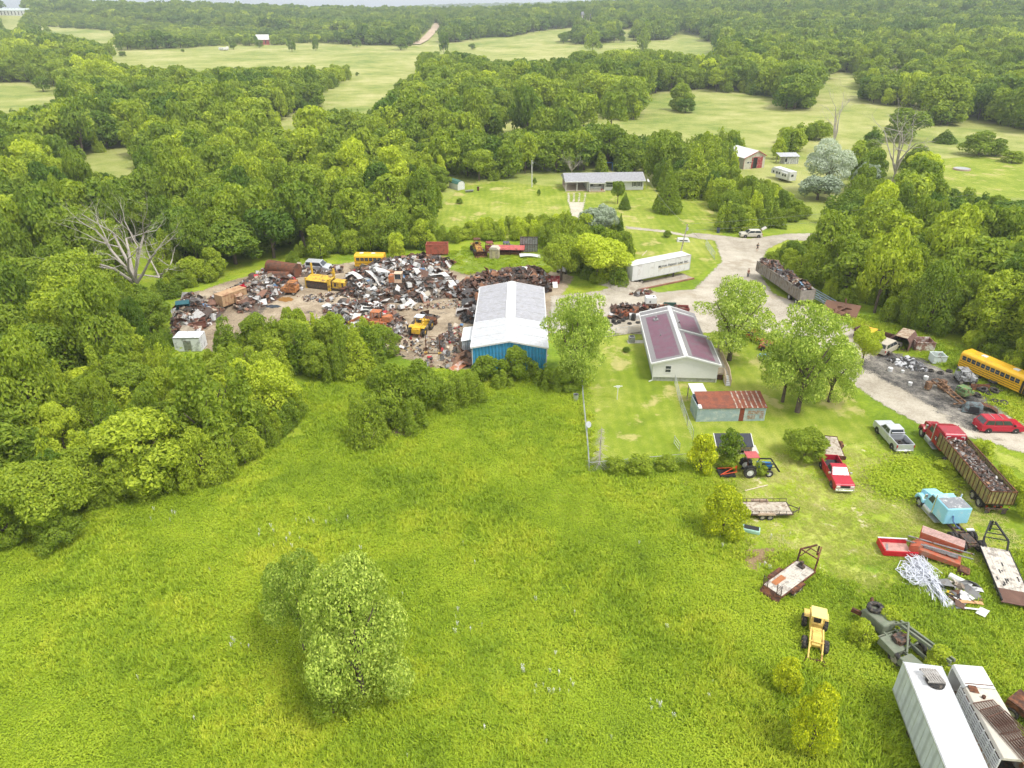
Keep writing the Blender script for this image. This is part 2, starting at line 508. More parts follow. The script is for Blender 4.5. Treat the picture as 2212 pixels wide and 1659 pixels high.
sheet("burnt_ground", "black burnt ground with pale ash", [(1850, 790), (1900, 760), (1990, 775), (2060, 810), (2130, 860), (2170, 900), (2100, 930), (2010, 880), (1930, 830)], M_BURN, 6, soft=1.8)
sheet("driveway", "twin pale tracks to the ranch house", [(1352, 489), (1430, 497), (1530, 515), (1530, 519), (1430, 502), (1352, 494)], M_GRAVEL, 6, cell=0.4, pad=0.8)
M_DRV = edged(ground_material("white_gravel", [(0.35, (0.40, 0.36, 0.27)), (0.6, (0.54, 0.50, 0.41))], sc=(0.3, 1.0, 4.0), bump=0.2), 0.5)
sheet("driveway", "white gravel drive below the carport", [(1228, 437), (1262, 437), (1256, 475), (1238, 475)], M_DRV, 6, cell=0.4, pad=0.8)
for k, x in enumerate((1228, 1240, 1252, 1265)):
    sheet("driveway", "narrow gravel wheel strip up to the carport", [(x - 1, 417), (x + 1.5, 417), (x + 3 - k * 2, 438), (x - 2 - k * 1, 438)], M_DRV, 7, cell=0.25, pad=0.5)
sheet("dirt_patch", "brown dead grass patch in the meadow", [(1590, 1204), (1650, 1186), (1680, 1190), (1670, 1215), (1620, 1224)], edged(ground_material("dead_grass", [(0.35, (0.16, 0.10, 0.05)), (0.6, (0.36, 0.26, 0.15))], sc=(0.2, 1, 4)), 1.2), 4, cell=0.35)
sheet("path", "bare sandy wheel track beside the loaded trailer", [(2040, 1010), (2060, 1005), (2110, 1070), (2125, 1110), (2105, 1115), (2060, 1060)], M_WORN, 3, cell=0.4)
sheet("path", "pale wheel track through the grass", [(2140, 960), (2180, 985), (2240, 1020), (2240, 1035), (2170, 1003), (2130, 972)], M_WORN, 4, cell=0.4)
# far clay road climbing between the woods
def ribbon(name, label, pts, width, material, zoff):
    P = [at_terrain(*p) for p in pts]; W = []
    for a, b in zip(P[:-1], P[1:]):
        for k in range(12): W.append(a.lerp(b, k / 12))
    W.append(P[-1]); mb = MB(); v = []
    for i, p in enumerate(W):
        d = (W[min(i + 1, len(W) - 1)] - W[max(i - 1, 0)]); d.z = 0; d.normalize(); n = Vector((-d.y, d.x, 0)) * width / 2
        for s in (-1, 1):
            q = p + n * s; v.append((q.x, q.y, float(H(q.x, q.y)) + zoff))
    mb.add(v, [(2 * i, 2 * i + 2, 2 * i + 3, 2 * i + 1) for i in range(len(W) - 1)])
    return tag(mb.build(name, material), label, None, kind="structure")
ribbon("dirt_road", "pink clay road climbing away between the woods", [(898, 97), (915, 88), (928, 76), (940, 60), (946, 51)], 11, M_DIRTROAD, 1.0)
ribbon("dirt_road", "short stretch of pale road in the far woods", [(1895, 132), (1920, 139), (1945, 148)], 7, M_DIRTROAD, 0.4)
# ---------------- foliage materials ----------------
def leafmat(name, dark, light, transl=0.35, var=0.35):
    m, nt, b = newmat(name)
    out = [n for n in nt.nodes if n.bl_idname == "ShaderNodeOutputMaterial"][0]
    a = nt.nodes.new("ShaderNodeAttribute"); a.attribute_type = 'INSTANCER'; a.attribute_name = "tint"
    g = nt.nodes.new("ShaderNodeNewGeometry")
    mr = nt.nodes.new("ShaderNodeMath"); mr.operation = 'MULTIPLY_ADD'
    nt.links.new(g.outputs["Random Per Island"], mr.inputs[0]); mr.inputs[1].default_value = var; mr.inputs[2].default_value = -var * 0.5
    ad = nt.nodes.new("ShaderNodeMath"); ad.operation = 'ADD'; ad.use_clamp = True
    nt.links.new(a.outputs["Fac"], ad.inputs[0]); nt.links.new(mr.outputs[0], ad.inputs[1])
    mid = tuple((x * 1.25 + y * 0.75) * 0.5 for x, y in zip(dark, light))
    c = ramp(nt, ad.outputs[0], [(0.0, dark), (0.55, mid), (1.0, light)])
    nt.links.new(c, b.inputs["Base Color"])
    b.inputs["Roughness"].default_value = 0.55
    b.inputs["Specular IOR Level"].default_value = 0.25
    t = nt.nodes.new("ShaderNodeBsdfTranslucent")
    c2 = mixc(nt, 1.0, c, (1.0, 1.05, 0.45), 'MULTIPLY')
    nt.links.new(c2, t.inputs["Color"])
    mx = nt.nodes.new("ShaderNodeMixShader"); mx.inputs[0].default_value = transl
    nt.links.new(b.outputs[0], mx.inputs[1]); nt.links.new(t.outputs[0], mx.inputs[2]); nt.links.new(mx.outputs[0], out.inputs[0])
    return m

M_LEAF = leafmat("leaves", (0.115, 0.21, 0.024), (0.66, 0.74, 0.06), 0.36)
M_SILVER = leafmat("silver_leaves", (0.30, 0.37, 0.26), (0.66, 0.72, 0.60), 0.25, 0.5)
M_POPLAR = leafmat("poplar_leaves", (0.17, 0.28, 0.025), (0.72, 0.82, 0.18), 0.38, 0.8)
M_YEL = leafmat("yellow_green_leaves", (0.20, 0.30, 0.015), (0.92, 0.92, 0.04), 0.30, 0.6)
M_BARK = mat("bark", (0.13, 0.10, 0.075), 0.9, 0, 0.35, 6, bump=0.6)
M_DEAD = mat("dead_wood", (0.42, 0.38, 0.33), 0.9, 0, 0.25, 5, bump=0.5)

# ---------------- tree shapes ----------------
def quads(P, Nn, size, asp, r):
    n = len(P)
    a = r.normal(size=(n, 3)); a -= (a * Nn).sum(1)[:, None] * Nn
    a /= np.linalg.norm(a, axis=1)[:, None] + 1e-9
    b = np.cross(Nn, a)
    s = (size * r.uniform(0.6, 1.35, n))[:, None]
    a = a * s * 0.55; b = b * s * 0.5 * asp
    v = np.empty((n, 4, 3)); v[:, 0] = P - a; v[:, 1] = P - b * 0.9 + a * 0.1; v[:, 2] = P + a; v[:, 3] = P + b
    v[:, 1] += Nn * s * 0.12; v[:, 3] += Nn * s * 0.12
    return v.reshape(-1, 3)

def crown_pts(r, nq, lobes, jag=0.3, up=0.25, rnd=0.75):
    """leaf positions and normals over a set of lobes (cx,cy,cz,rx,rz)"""
    sub = []
    for l in lobes:            # each bough carries smaller clumps
        sub.append(l)
        for _ in range(7):
            d = r.normal(size=3); d[2] = abs(d[2]) * .9 - .15; d /= np.linalg.norm(d); s = l[3] * r.uniform(.28, .52)
            sub.append((l[0] + d[0] * l[3] * .85, l[1] + d[1] * l[3] * .85, l[2] + d[2] * l[4] * .85, s, s * .8))
    L = np.array(sub); w = L[:, 3] ** 2; w = w / w.sum()
    Ps, Ns = [], []; tot = 0
    while tot < nq:
        k = r.choice(len(L), nq, p=w)
        d = r.normal(size=(nq, 3)); d[:, 2] += up; d /= np.linalg.norm(d, axis=1)[:, None]
        rad = 1 - np.abs(r.normal(0, jag, nq)) * 0.6 + r.normal(0, jag * 0.25, nq)
        P = L[k, :3] + d * np.stack([L[k, 3], L[k, 3], L[k, 4]], 1) * rad[:, None]
        q = (P[:, None, :] - L[None, :, :3]) / np.stack([L[:, 3], L[:, 3], L[:, 4]], 1)[None]
        inside = ((q ** 2).sum(2) < 0.5).any(1)
        keep = ~inside | (r.random(nq) < 0.12)
        P = P[keep]; d = d[keep]
        nn = d + r.normal(size=d.shape) * rnd * 0.6; nn /= np.linalg.norm(nn, axis=1)[:, None]
        Ps.append(P); Ns.append(nn); tot += len(P)
    return np.concatenate(Ps)[:nq], np.concatenate(Ns)[:nq]

def lobes_for(kind, r):
    """unit tree: radius about 1, height 2 ... scaled per instance"""
    L = []
    if kind == 'round':
        L.append((0, 0, 1.25, .62, .6))
        for i in range(15):
            t = r.uniform(0, 6.28); e = r.uniform(-0.55, 1.0)
            q = math.sqrt(max(0, 1 - e * e * .8)) * .68
            s = r.uniform(.24, .42); L.append((q * math.cos(t), q * math.sin(t), 1.2 + .62 * e, s, s * .85))
    elif kind == 'wide':
        L.append((0, 0, 1.0, .7, .5))
        for i in range(20):
            t = r.uniform(0, 6.28); q = r.uniform(.25, .85); s = r.uniform(.2, .38)
            L.append((q * math.cos(t), q * math.sin(t), .75 + .7 * (1 - q * q) + r.uniform(-.15, .2), s, s * .75))
        for i in range(8):
            t = r.uniform(0, 6.28); s = r.uniform(.2, .3)
            L.append((.7 * math.cos(t), .7 * math.sin(t), .5 + r.uniform(-.1, .15), s, s))
    elif kind == 'tall':
        for i in range(18):
            z = r.uniform(.35, 1.85); q = .62 * math.sin(min(1, (z - .1) / .9) * 1.57) * (1 if z < 1.2 else max(.15, 1 - (z - 1.2) / .8))
            t = r.uniform(0, 6.28); s = r.uniform(.2, .36)
            L.append((q * math.cos(t), q * math.sin(t), z, s, s * 1.1))
        L.append((0, 0, 1.1, .45, .8))
    elif kind == 'bush':
        L.append((0, 0, .7, .6, .7))
        for i in range(18):
            t = r.uniform(0, 6.28); e = r.uniform(0, 1); q = math.sqrt(max(0, 1 - e * e)) * .72 * r.uniform(.7, 1.05); s = r.uniform(.18, .36)
            L.append((q * math.cos(t), q * math.sin(t), .3 + 1.35 * e, s, s * 1.15))
    elif kind == 'airy':
        for i in range(46):
            t = r.uniform(0, 6.28); z = r.uniform(.34, 1.9); q = r.uniform(.1, .85) * math.sqrt(max(.05, 1 - ((z - 1.15) / .85) ** 2)); s = r.uniform(.14, .28)
            L.append((q * math.cos(t), q * math.sin(t), z, s, s * .8))
    elif kind == 'cone':
        for i in range(13):
            z = .12 + i * .145; q = .66 * (1 - z / 2.0)
            for k in range(7 if z < 1.2 else 4):
                t = k * (.9 if z < 1.2 else 1.57) + i * .5; s = .30 * (1 - z / 2.15)
                L.append((q * math.cos(t), q * math.sin(t), z, s, s * .9))
    elif kind == 'clump':      # several stems of young growth with pointed tops
        for i in range(12):
            t = r.uniform(0, 6.28); q = r.uniform(0, .75); h = r.uniform(.9, 1.9) * (1 - q * .4); s = r.uniform(.24, .36)
            for z in (.25, .5, .75, 1.0): L.append((q * math.cos(t), q * math.sin(t), h * z, s * (1.35 - z * .75), s * 1.3))
    return L

def limb_mesh(mb, r, top=1.3, base_r=.07, n=6, spread=.55, lean=0.0):
    mb.cyl((0, 0, -0.05), (lean * .5, 0, top * .55), base_r, base_r * .7, n=8)
    for i in range(n):
        t = i * 6.28 / n + r.uniform(-.3, .3); z0 = top * r.uniform(.3, .55)
        m = (spread * .45 * math.cos(t), spread * .45 * math.sin(t), z0 + top * .25)
        mb.cyl((lean * .3, 0, z0), m, base_r * .5, base_r * .35, n=6)
        mb.cyl(m, (spread * math.cos(t + .2), spread * math.sin(t + .2), z0 + top * r.uniform(.45, .7)), base_r * .33, base_r * .12, n=5)
    mb.cyl((lean * .5, 0, top * .55), (lean, 0, top * 1.1), base_r * .6, base_r * .2, n=6)

def crown_arr(kind, seed, nq, size, asp=0.65, jag=.3, rnd=.75):
    r = np.random.default_rng(seed)
    P, Nn = crown_pts(r, nq, lobes_for(kind, r), jag=jag, rnd=rnd)
    P[:, :2] /= np.percentile(np.hypot(P[:, 0], P[:, 1]), 97)
    P[:, 2] *= 1.97 / np.percentile(P[:, 2], 99.6)
    P[:, 2] = np.maximum(P[:, 2], 0.02)
    v = quads(P, Nn, np.full(nq, size), asp, r)
    return v, np.arange(nq * 4).reshape(-1, 4)

def crown_mesh(kind, seed, nq, size, material=None, **k):
    v, f = crown_arr(kind, seed, nq, size, **k)
    return mesh_np("crown", v, f, material or M_LEAF, smooth=False)

def trunk_mesh(seed, **k):
    mb = MB(); limb_mesh(mb, random.Random(seed), **k)
    me = bpy.data.meshes.new("trunk"); me.from_pydata(mb.v, [], mb.f); me.materials.append(k.pop("m", M_BARK) if False else M_BARK); me.update()
    return me

KINDS = {'round': 4, 'wide': 3, 'tall': 3, 'bush': 3, 'cone': 2, 'clump': 3, 'airy': 2}
LOD = {0: (11000, .085), 1: (4600, .125), 2: (1700, .19), 3: (460, .33)}
_cache = {}
def crown_for(kind, var, lod, material=None, nq=None, size=None):
    key = (kind, var, lod, material.name if material else None, nq)
    if key not in _cache:
        q, s = LOD[lod]
        fac = {'airy': .6, 'cone': .9, 'clump': .9}.get(kind, 1)
        _cache[key] = crown_mesh(kind, hash((kind, var)) % 9999 if False else sum(map(ord, kind)) * 7 + var * 31, int((nq or q) * fac), size or s, material)
    return _cache[key]
_trunks = [trunk_mesh(i) for i in range(3)]
def tree(kind, loc, rad, hgt, tint, label, name="broadleaf_tree", cat="tree", group=None, var=None, lod=None, material=None, rz=None, nq=None, size=None, tilt=None):
    """rad: crown radius in metres, hgt: height in metres"""
    d = math.hypot(loc[0], loc[1])
    if lod is None: lod = 0 if d < 120 else (1 if d < 270 else 2)
    if var is None: var = random.randrange(KINDS[kind])
    root = thing(name, label, cat, loc, random.uniform(0, 6.28) if rz is None else rz, group)
    c = link("crown" if cat == "tree" else "foliage", crown_for(kind, var, lod, material, nq, size), root)
    c.scale = (rad, rad, hgt / 2)
    c["tint"] = float(tint)
    t = link("trunk" if cat == "tree" else "stem", _trunks[var % 3], root)
    t.scale = (rad, rad, hgt / 2)
    return root
# ---------------- woods ----------------
# open ground as the photograph shows it (frame 2212 x 1659)
OPEN = [
 [(0, 41), (30, 46), (42, 52), (42, 60), (20, 60), (0, 58)],
 [(60, 58), (110, 57), (135, 60), (200, 64), (235, 66), (290, 62), (330, 58), (330, 63), (250, 70), (215, 90), (190, 84), (140, 74), (95, 68)],
 [(215, 113), (250, 110), (400, 104), (460, 100), (520, 97), (570, 105), (640, 93), (700, 95), (880, 100), (905, 98), (960, 96), (1000, 88), (1040, 83), (1106, 79), (1160, 68), (1240, 60), (1225, 80), (1225, 90), (1290, 98), (1310, 90), (1345, 88), (1340, 62), (1365, 62), (1368, 88), (1400, 90), (1450, 84), (1465, 70), (1510, 75), (1515, 88), (1550, 95), (1540, 112), (1500, 117), (1480, 112), (1400, 104), (1350, 104), (1300, 112), (1250, 106), (1235, 120), (1170, 124), (1106, 126), (1060, 128), (1045, 120), (960, 106), (905, 112), (890, 135), (896, 158), (862, 170), (850, 192), (835, 208), (790, 238), (740, 232), (697, 236), (693, 212), (703, 196), (764, 168), (756, 140), (700, 136), (640, 142), (590, 142), (530, 145), (500, 138), (415, 153), (390, 140), (330, 142), (262, 138), (258, 128), (225, 118)],
 [(-600, 176), (0, 178), (70, 180), (130, 187), (125, 205), (100, 222), (50, 232), (0, 236), (-600, 240)],
 [(115, 362), (190, 340), (275, 306), (280, 330), (318, 350), (262, 370), (190, 366)],
 [(595, 270), (640, 248), (690, 235), (690, 246), (630, 276)],
 [(1030, 268), (1106, 264), (1235, 248), (1300, 262), (1390, 262), (1395, 205), (1440, 198), (1500, 196), (1600, 203), (1665, 208), (1680, 236), (1758, 235), (1770, 186), (1800, 162), (1800, 155), (1848, 157), (1850, 170), (1855, 222), (1930, 230), (1985, 234), (2000, 274), (2060, 270), (2085, 252), (2140, 272), (2800, 380), (2800, 440), (2212, 430), (2150, 412), (2050, 400), (2040, 340), (1992, 318), (1960, 255), (1895, 255), (1870, 290), (1825, 300), (1815, 262), (1725, 256), (1640, 300), (1560, 268), (1500, 290), (1430, 278), (1400, 292), (1345, 280), (1330, 250), (1250, 240), (1225, 275), (1150, 265), (1075, 290), (1040, 275)],
 [(1890, 134), (1950, 132), (1950, 150), (1895, 146)],
 [(895, 98), (938, 50), (948, 50), (952, 62), (935, 78), (912, 98)],
 [(940, 485), (945, 445), (975, 405), (965, 385), (1010, 385), (1040, 392), (1160, 378), (1222, 374), (1400, 372), (1410, 400), (1455, 425), (1530, 430), (1548, 470), (1560, 505), (1350, 495), (1330, 470), (1230, 455), (1100, 460)],
 [(1335, 488), (1560, 500), (1660, 498), (1740, 480), (1800, 480), (1830, 505), (1640, 530), (1645, 562), (1668, 574), (1712, 594), (1772, 632), (1818, 662), (1900, 695), (1935, 706), (2000, 733), (2060, 742), (2240, 860), (2400, 1000), (2400, 1700), (-100, 1700), (-100, 1190), (40, 1190), (200, 1095), (330, 1070), (540, 1010), (655, 930), (650, 830), (780, 812), (850, 770), (860, 712), (760, 690), (655, 665), (575, 690), (540, 715), (480, 745), (380, 750), (365, 700), (385, 640), (480, 600), (500, 575), (640, 572), (660, 560), (740, 555), (780, 545), (900, 548), (940, 530), (1130, 520), (1165, 530), (1215, 580), (1310, 630), (1360, 620), (1380, 500)],
 [(1598, 372), (1600, 330), (1650, 315), (1665, 350), (1715, 335), (1722, 360), (1745, 395), (1735, 420), (1780, 440), (1810, 470), (1790, 480), (1730, 430), (1690, 402), (1660, 385)],
]
OPEN += [[(262, 555), (300, 515), (345, 555), (330, 596), (300, 606), (275, 598)], [(1738, 310), (1830, 305), (1838, 400), (1790, 432), (1740, 425)], [(1902, 280), (1958, 275), (1950, 385), (1918, 392)]]
OPEN += [[(-5, 20), (54, 20), (54, 37), (-5, 37)], [(556, 80), (580, 80), (580, 100), (556, 100)], [(1260, 34), (1277, 34), (1277, 46), (1260, 46)]]
def is_open(px, py):
    k = np.zeros(np.shape(px), bool)
    for p in OPEN: k |= inpoly(px, py, p)
    return k

def candidate(x, y, r, h):
    """True where a tree of radius r and height h fits the woods without hiding open ground"""
    z = H(x, y)
    px, py, dep = proj(x, y, z)
    ok = ~is_open(px, py)
    for ox, oz in ((0, 1.0), (-.95, .55), (.95, .55), (0, .5), (-.6, .12), (.6, .12), (-.6, .88), (.6, .88)):
        qx, qy, _ = proj(x + ox * r, y, z + oz * h)
        ok &= ~is_open(qx, qy)
    px0, py0, dep = proj(x, y, z + h)
    return ok & (px > -120) & (px < 2332) & (dep > 20), px, py, dep

def scatter(dmin, dmax, rmean, hmean, cellk, seed, rvar=.25, keep=1.0, wide=900):
    r = np.random.default_rng(seed)
    cell = rmean * cellk
    xm = dmax * 0.80
    xs = np.arange(-xm, xm, cell); ys = np.arange(dmin * .45, dmax * 1.02, cell)
    X, Y = np.meshgrid(xs, ys)
    X = X.ravel() + r.uniform(-.42, .42, X.size) * cell; Y = Y.ravel() + r.uniform(-.42, .42, Y.size) * cell
    d = np.hypot(X, Y)
    k = (d >= dmin) & (d < dmax) & (np.abs(X) < Y * 0.80 + 25) & (r.random(X.size) < keep)
    X, Y = X[k], Y[k]
    rad = rmean * np.clip(r.normal(1, rvar, X.size), .6, 1.6); hg = hmean * np.clip(r.normal(1, .2, X.size), .65, 1.45)
    ok, px, py, dep = candidate(X, Y, rad, hg)
    return np.stack([X, Y, rad, hg, px, py, dep], 1)[ok]

def taken(P, Q, f=0.62):
    """drop points of P too near to points of Q"""
    if len(Q) == 0 or len(P) == 0: return P
    out = np.ones(len(P), bool)
    for i in range(0, len(P), 2000):
        d = np.hypot(P[i:i + 2000, 0][:, None] - Q[:, 0], P[i:i + 2000, 1][:, None] - Q[:, 1])
        out[i:i + 2000] = ~(d < f * (P[i:i + 2000, 2][:, None] + Q[:, 2])).any(1)
    return P[out]

# young sapling growth is lighter and lower; picture areas where the wood is low scrub
SCRUB = [
 [(700, 470), (940, 485), (1100, 452), (1225, 447), (1250, 500), (1240, 560), (1160, 530), (940, 535), (800, 545), (700, 540)],
 [(1440, 335), (1560, 330), (1600, 380), (1740, 440), (1830, 480), (2060, 430), (2040, 380), (1900, 420), (1800, 430), (1760, 520), (1560, 500), (1470, 420)],
 [(560, 640), (860, 700), (860, 770), (560, 900), (0, 1150), (0, 900), (300, 800), (400, 745)],
 [(560, 260), (960, 330), (950, 470), (700, 480), (560, 420)],
 [(100, 30), (300, 55), (600, 75), (900, 90), (200, 108), (60, 75)],
]
def scrubby(px, py):
    k = np.zeros(np.shape(px), bool)
    for p in SCRUB: k |= inpoly(px, py, p)
    return k

ZONES = [  # dmin dmax rmean hmean cell
 (55, 260, 4.3, 11.0, 1.5, 1), (55, 260, 2.4, 6.0, 1.6, 2), (45, 210, 1.3, 3.2, 1.9, 3),
 (260, 700, 5.4, 13.0, 1.45, 4), (260, 520, 2.8, 6.5, 2.0, 5), (700, 1500, 6.2, 14.0, 1.5, 6), (1500, 3300, 9.0, 15.0, 1.7, 7), (3300, 7500, 17.0, 17.0, 1.8, 8)]
ALL = []
for z in ZONES:
    p = scatter(*z)
    s = scrubby(p[:, 4], p[:, 5])
    if z[2] > 4:
        if z[1] <= 700: p = p[~(s & (rng.random(len(p)) < 0.8))]
        else: p[s, 2] *= .7; p[s, 3] *= .55
    if ALL: p = taken(p, np.concatenate([q for q in ALL if q[:, 6].max() < z[1] * 1.3][-3:] or [np.zeros((0, 7))])[:, :])
    ALL.append(p)
W = np.concatenate(ALL)
print("wood trees", [len(a) for a in ALL])
# patchy species colour: smooth noise by place, plus each tree's own shade
def patch(x, y, s, ph):
    return .5 + .25 * np.sin(x / s + ph) * np.cos(y / s * 1.3 - ph) + .25 * np.sin((x + y) / (s * .6) + 2 * ph)
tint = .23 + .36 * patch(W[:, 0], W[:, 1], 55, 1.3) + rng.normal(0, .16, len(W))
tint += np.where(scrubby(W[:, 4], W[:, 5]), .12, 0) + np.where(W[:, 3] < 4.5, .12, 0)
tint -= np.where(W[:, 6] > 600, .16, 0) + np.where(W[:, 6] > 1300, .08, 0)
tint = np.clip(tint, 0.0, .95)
big = W[:, 3] > 4.4
size_px = W[:, 2] * W[:, 3] / W[:, 6] ** 2
inframe = (W[:, 4] > -40) & (W[:, 4] < 2250) & (W[:, 5] > 0) & (W[:, 5] < 1690)
def top_n(mask, n):
    idx = np.where(mask & inframe)[0]
    return idx[np.argsort(-size_px[idx])][:n]
TREE_IDX = top_n(big, 240)
SHRUB_IDX = top_n(~big, 150)
def where_words(px, py, x, y):
    if px > 1560 and y < 165: return "in the thicket beyond the burnt ground and grey scrap trailer"
    if px > 1420 and y < 260: return "in the scrub between the ranch house and the barn"
    if px > 1040 and y < 300: return "in the tree belt behind the ranch house"
    if px > 690 and py > 430 and py < 600 and y < 260: return "in the hedge between the scrap heaps and the ranch lawn"
    if py > 690 and px < 900: return "in the wood between the meadow and the scrapyard"
    if px < 420 and y < 130: return "in the wood at the scrapyard's dead grey tree"
    return "in the dense wood behind the scrapyard" if px < 1040 else "in the woods beyond the far pasture"
def shade_word(t): return "dark green" if t < .25 else ("mid green" if t < .45 else "pale yellow-green")
SPECIES = ['round', 'bush', 'round', 'tall', 'wide', 'bush']
chosen = set()
for i in TREE_IDX:
    x, y, r_, h_, px, py, dep = W[i]; chosen.add(int(i))
    k = SPECIES[int(rng.integers(0, 6))] if not (scrubby(px, py) or (py > 760 and px < 900)) else ['clump', 'bush', 'tall', 'bush', 'clump', 'cone'][int(rng.integers(0, 6))]
    ww = where_words(px, py, x, y); sw = shade_word(tint[i])
    tree(k, (x, y, float(H(x, y))), r_ * 1.05, h_, tint[i], "%s broadleaf tree %s" % (sw, ww), group="%s trees %s" % (sw, ww))
for i in SHRUB_IDX:
    x, y, r_, h_, px, py, dep = W[i]; chosen.add(int(i))
    ww = where_words(px, py, x, y); sw = shade_word(tint[i])
    tree(['bush', 'clump'][int(rng.integers(0, 2))], (x, y, float(H(x, y))), r_ * 1.1, h_, tint[i], "low %s shrub %s" % (sw, ww), "shrub", "shrub", group="%s shrubs %s" % (sw, ww), lod=1)

# everything smaller in the picture: one mass of woodland
protos = bpy.data.collections.new("woodland_shapes")
PROTO = []
def proto(kind, var, lod):
    me = crown_for(kind, var, lod)
    tm = MB(); tm.cyl((0, 0, -.1), (0, 0, 1.1), .06, .03, n=5)
    nv = len(me.vertices); v = np.empty(nv * 3); me.vertices.foreach_get("co", v); v = v.reshape(-1, 3)
    tv = np.array(tm.v); f = np.arange(nv).reshape(-1, 4); tf = np.array([q for q in tm.f if len(q) == 4]) + nv
    m2 = mesh_np("wood_shape", np.concatenate([v, tv]), np.concatenate([f, tf]), None, smooth=False, mats=[M_LEAF, M_BARK], fmat=np.array([0] * len(f) + [1] * len(tf)))
    o = bpy.data.objects.new("wood_shape_%02d" % len(PROTO), m2); protos.objects.link(o); PROTO.append((kind, lod)); return len(PROTO) - 1
IDX = {}
for lod in (1, 2, 3):
    for kind in ('round', 'wide', 'tall', 'bush', 'clump'):
        IDX[(kind, lod)] = [proto(kind, v_, lod) for v_ in range(2)]

def scatter_nodes(name, coll, mat_=None):
    ng = bpy.data.node_groups.new(name, 'GeometryNodeTree')
    ng.interface.new_socket("Geometry", in_out='INPUT', socket_type='NodeSocketGeometry')
    ng.interface.new_socket("Geometry", in_out='OUTPUT', socket_type='NodeSocketGeometry')
    gi = ng.nodes.new("NodeGroupInput"); go = ng.nodes.new("NodeGroupOutput")
    m2p = ng.nodes.new("GeometryNodeMeshToPoints")
    iop = ng.nodes.new("GeometryNodeInstanceOnPoints"); ci = ng.nodes.new("GeometryNodeCollectionInfo")
    ci.inputs["Collection"].default_value = coll
    ci.inputs["Separate Children"].default_value = True; ci.inputs["Reset Children"].default_value = True
    iop.inputs["Pick Instance"].default_value = True
    def attr(nm, t):
        a = ng.nodes.new("GeometryNodeInputNamedAttribute"); a.data_type = t; a.inputs["Name"].default_value = nm
        return [s for s in a.outputs if s.enabled and s.name == "Attribute"][0]
    cx = ng.nodes.new("ShaderNodeCombineXYZ"); ng.links.new(attr("rot", 'FLOAT'), cx.inputs["Z"])
    sx = ng.nodes.new("ShaderNodeCombineXYZ"); a = attr("rad", 'FLOAT'); ng.links.new(a, sx.inputs[0]); ng.links.new(a, sx.inputs[1]); ng.links.new(attr("hgt", 'FLOAT'), sx.inputs[2])
    ng.links.new(gi.outputs[0], m2p.inputs["Mesh"]); ng.links.new(m2p.outputs[0], iop.inputs["Points"])
    ng.links.new(ci.outputs[0], iop.inputs["Instance"])
    ng.links.new(attr("idx", 'INT'), iop.inputs["Instance Index"])
    ng.links.new(cx.outputs[0], iop.inputs["Rotation"]); ng.links.new(sx.outputs[0], iop.inputs["Scale"])
    ng.links.new(iop.outputs[0], go.inputs[0])
    return ng
def mass(name, label, coll, P, rot, rad, hgt, idx, tint_):
    me = bpy.data.meshes.new(name)
    me.vertices.add(len(P)); me.vertices.foreach_set("co", P.astype(np.float32).ravel())
    for nm, val, t in (("rot", rot, 'FLOAT'), ("rad", rad, 'FLOAT'), ("hgt", hgt, 'FLOAT'), ("tint", tint_, 'FLOAT'), ("idx", idx, 'INT')):
        a = me.attributes.new(nm, t, 'POINT'); a.data.foreach_set("value", val.astype(np.int32 if t == 'INT' else np.float32))
    o = link(name, me); m = o.modifiers.new("scatter", 'NODES'); m.node_group = scatter_nodes(name, coll)
    tag(o, label, None, kind="stuff"); return o
rest = np.array([i for i in range(len(W)) if i not in chosen])
q = W[rest]
kinds_i = np.empty(len(q), int)
for j in range(len(q)):
    d = q[j, 6]; lod = 1 if d < 200 else (2 if d < 520 else 3)
    kk = ('round', 'bush', 'round', 'tall', 'wide', 'bush')[int(rng.integers(0, 6))] if q[j, 3] > 8 else ('bush', 'clump')[int(rng.integers(0, 2))]
    kinds_i[j] = IDX[(kk, lod)][int(rng.integers(0, 2))]
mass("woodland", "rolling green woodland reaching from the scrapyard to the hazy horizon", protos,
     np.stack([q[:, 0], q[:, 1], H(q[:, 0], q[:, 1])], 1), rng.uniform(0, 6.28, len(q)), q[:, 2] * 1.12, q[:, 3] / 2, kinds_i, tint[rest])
# ---------------- meadow growth ----------------
def blades_patch(seed, n, spread, hmin, hmax, w, lean, broad=False):
    r = np.random.default_rng(seed)
    # tussocks
    k = max(1, n // 14); cx = r.uniform(-spread, spread, (k, 2)); c = cx[r.integers(0, k, n)] + r.normal(0, .13, (n, 2))
    t = r.uniform(0, 6.28, n); hh = r.uniform(hmin, hmax, n); l = r.uniform(.2, 1, n) * lean * hh
    ww = w * r.uniform(.6, 1.4, n)
    base = np.stack([c[:, 0], c[:, 1], np.zeros(n)], 1)
    side = np.stack([-np.sin(t), np.cos(t), np.zeros(n)], 1) * ww[:, None] * .5
    tip = base + np.stack([np.cos(t) * l, np.sin(t) * l, hh], 1)
    mid = base + np.stack([np.cos(t) * l * .35, np.sin(t) * l * .35, hh * .6], 1)
    v = np.empty((n, 4, 3)); v[:, 0] = base; v[:, 1] = mid - side; v[:, 2] = tip; v[:, 3] = mid + side
    return v.reshape(-1, 3), np.arange(n * 4).reshape(-1, 4)

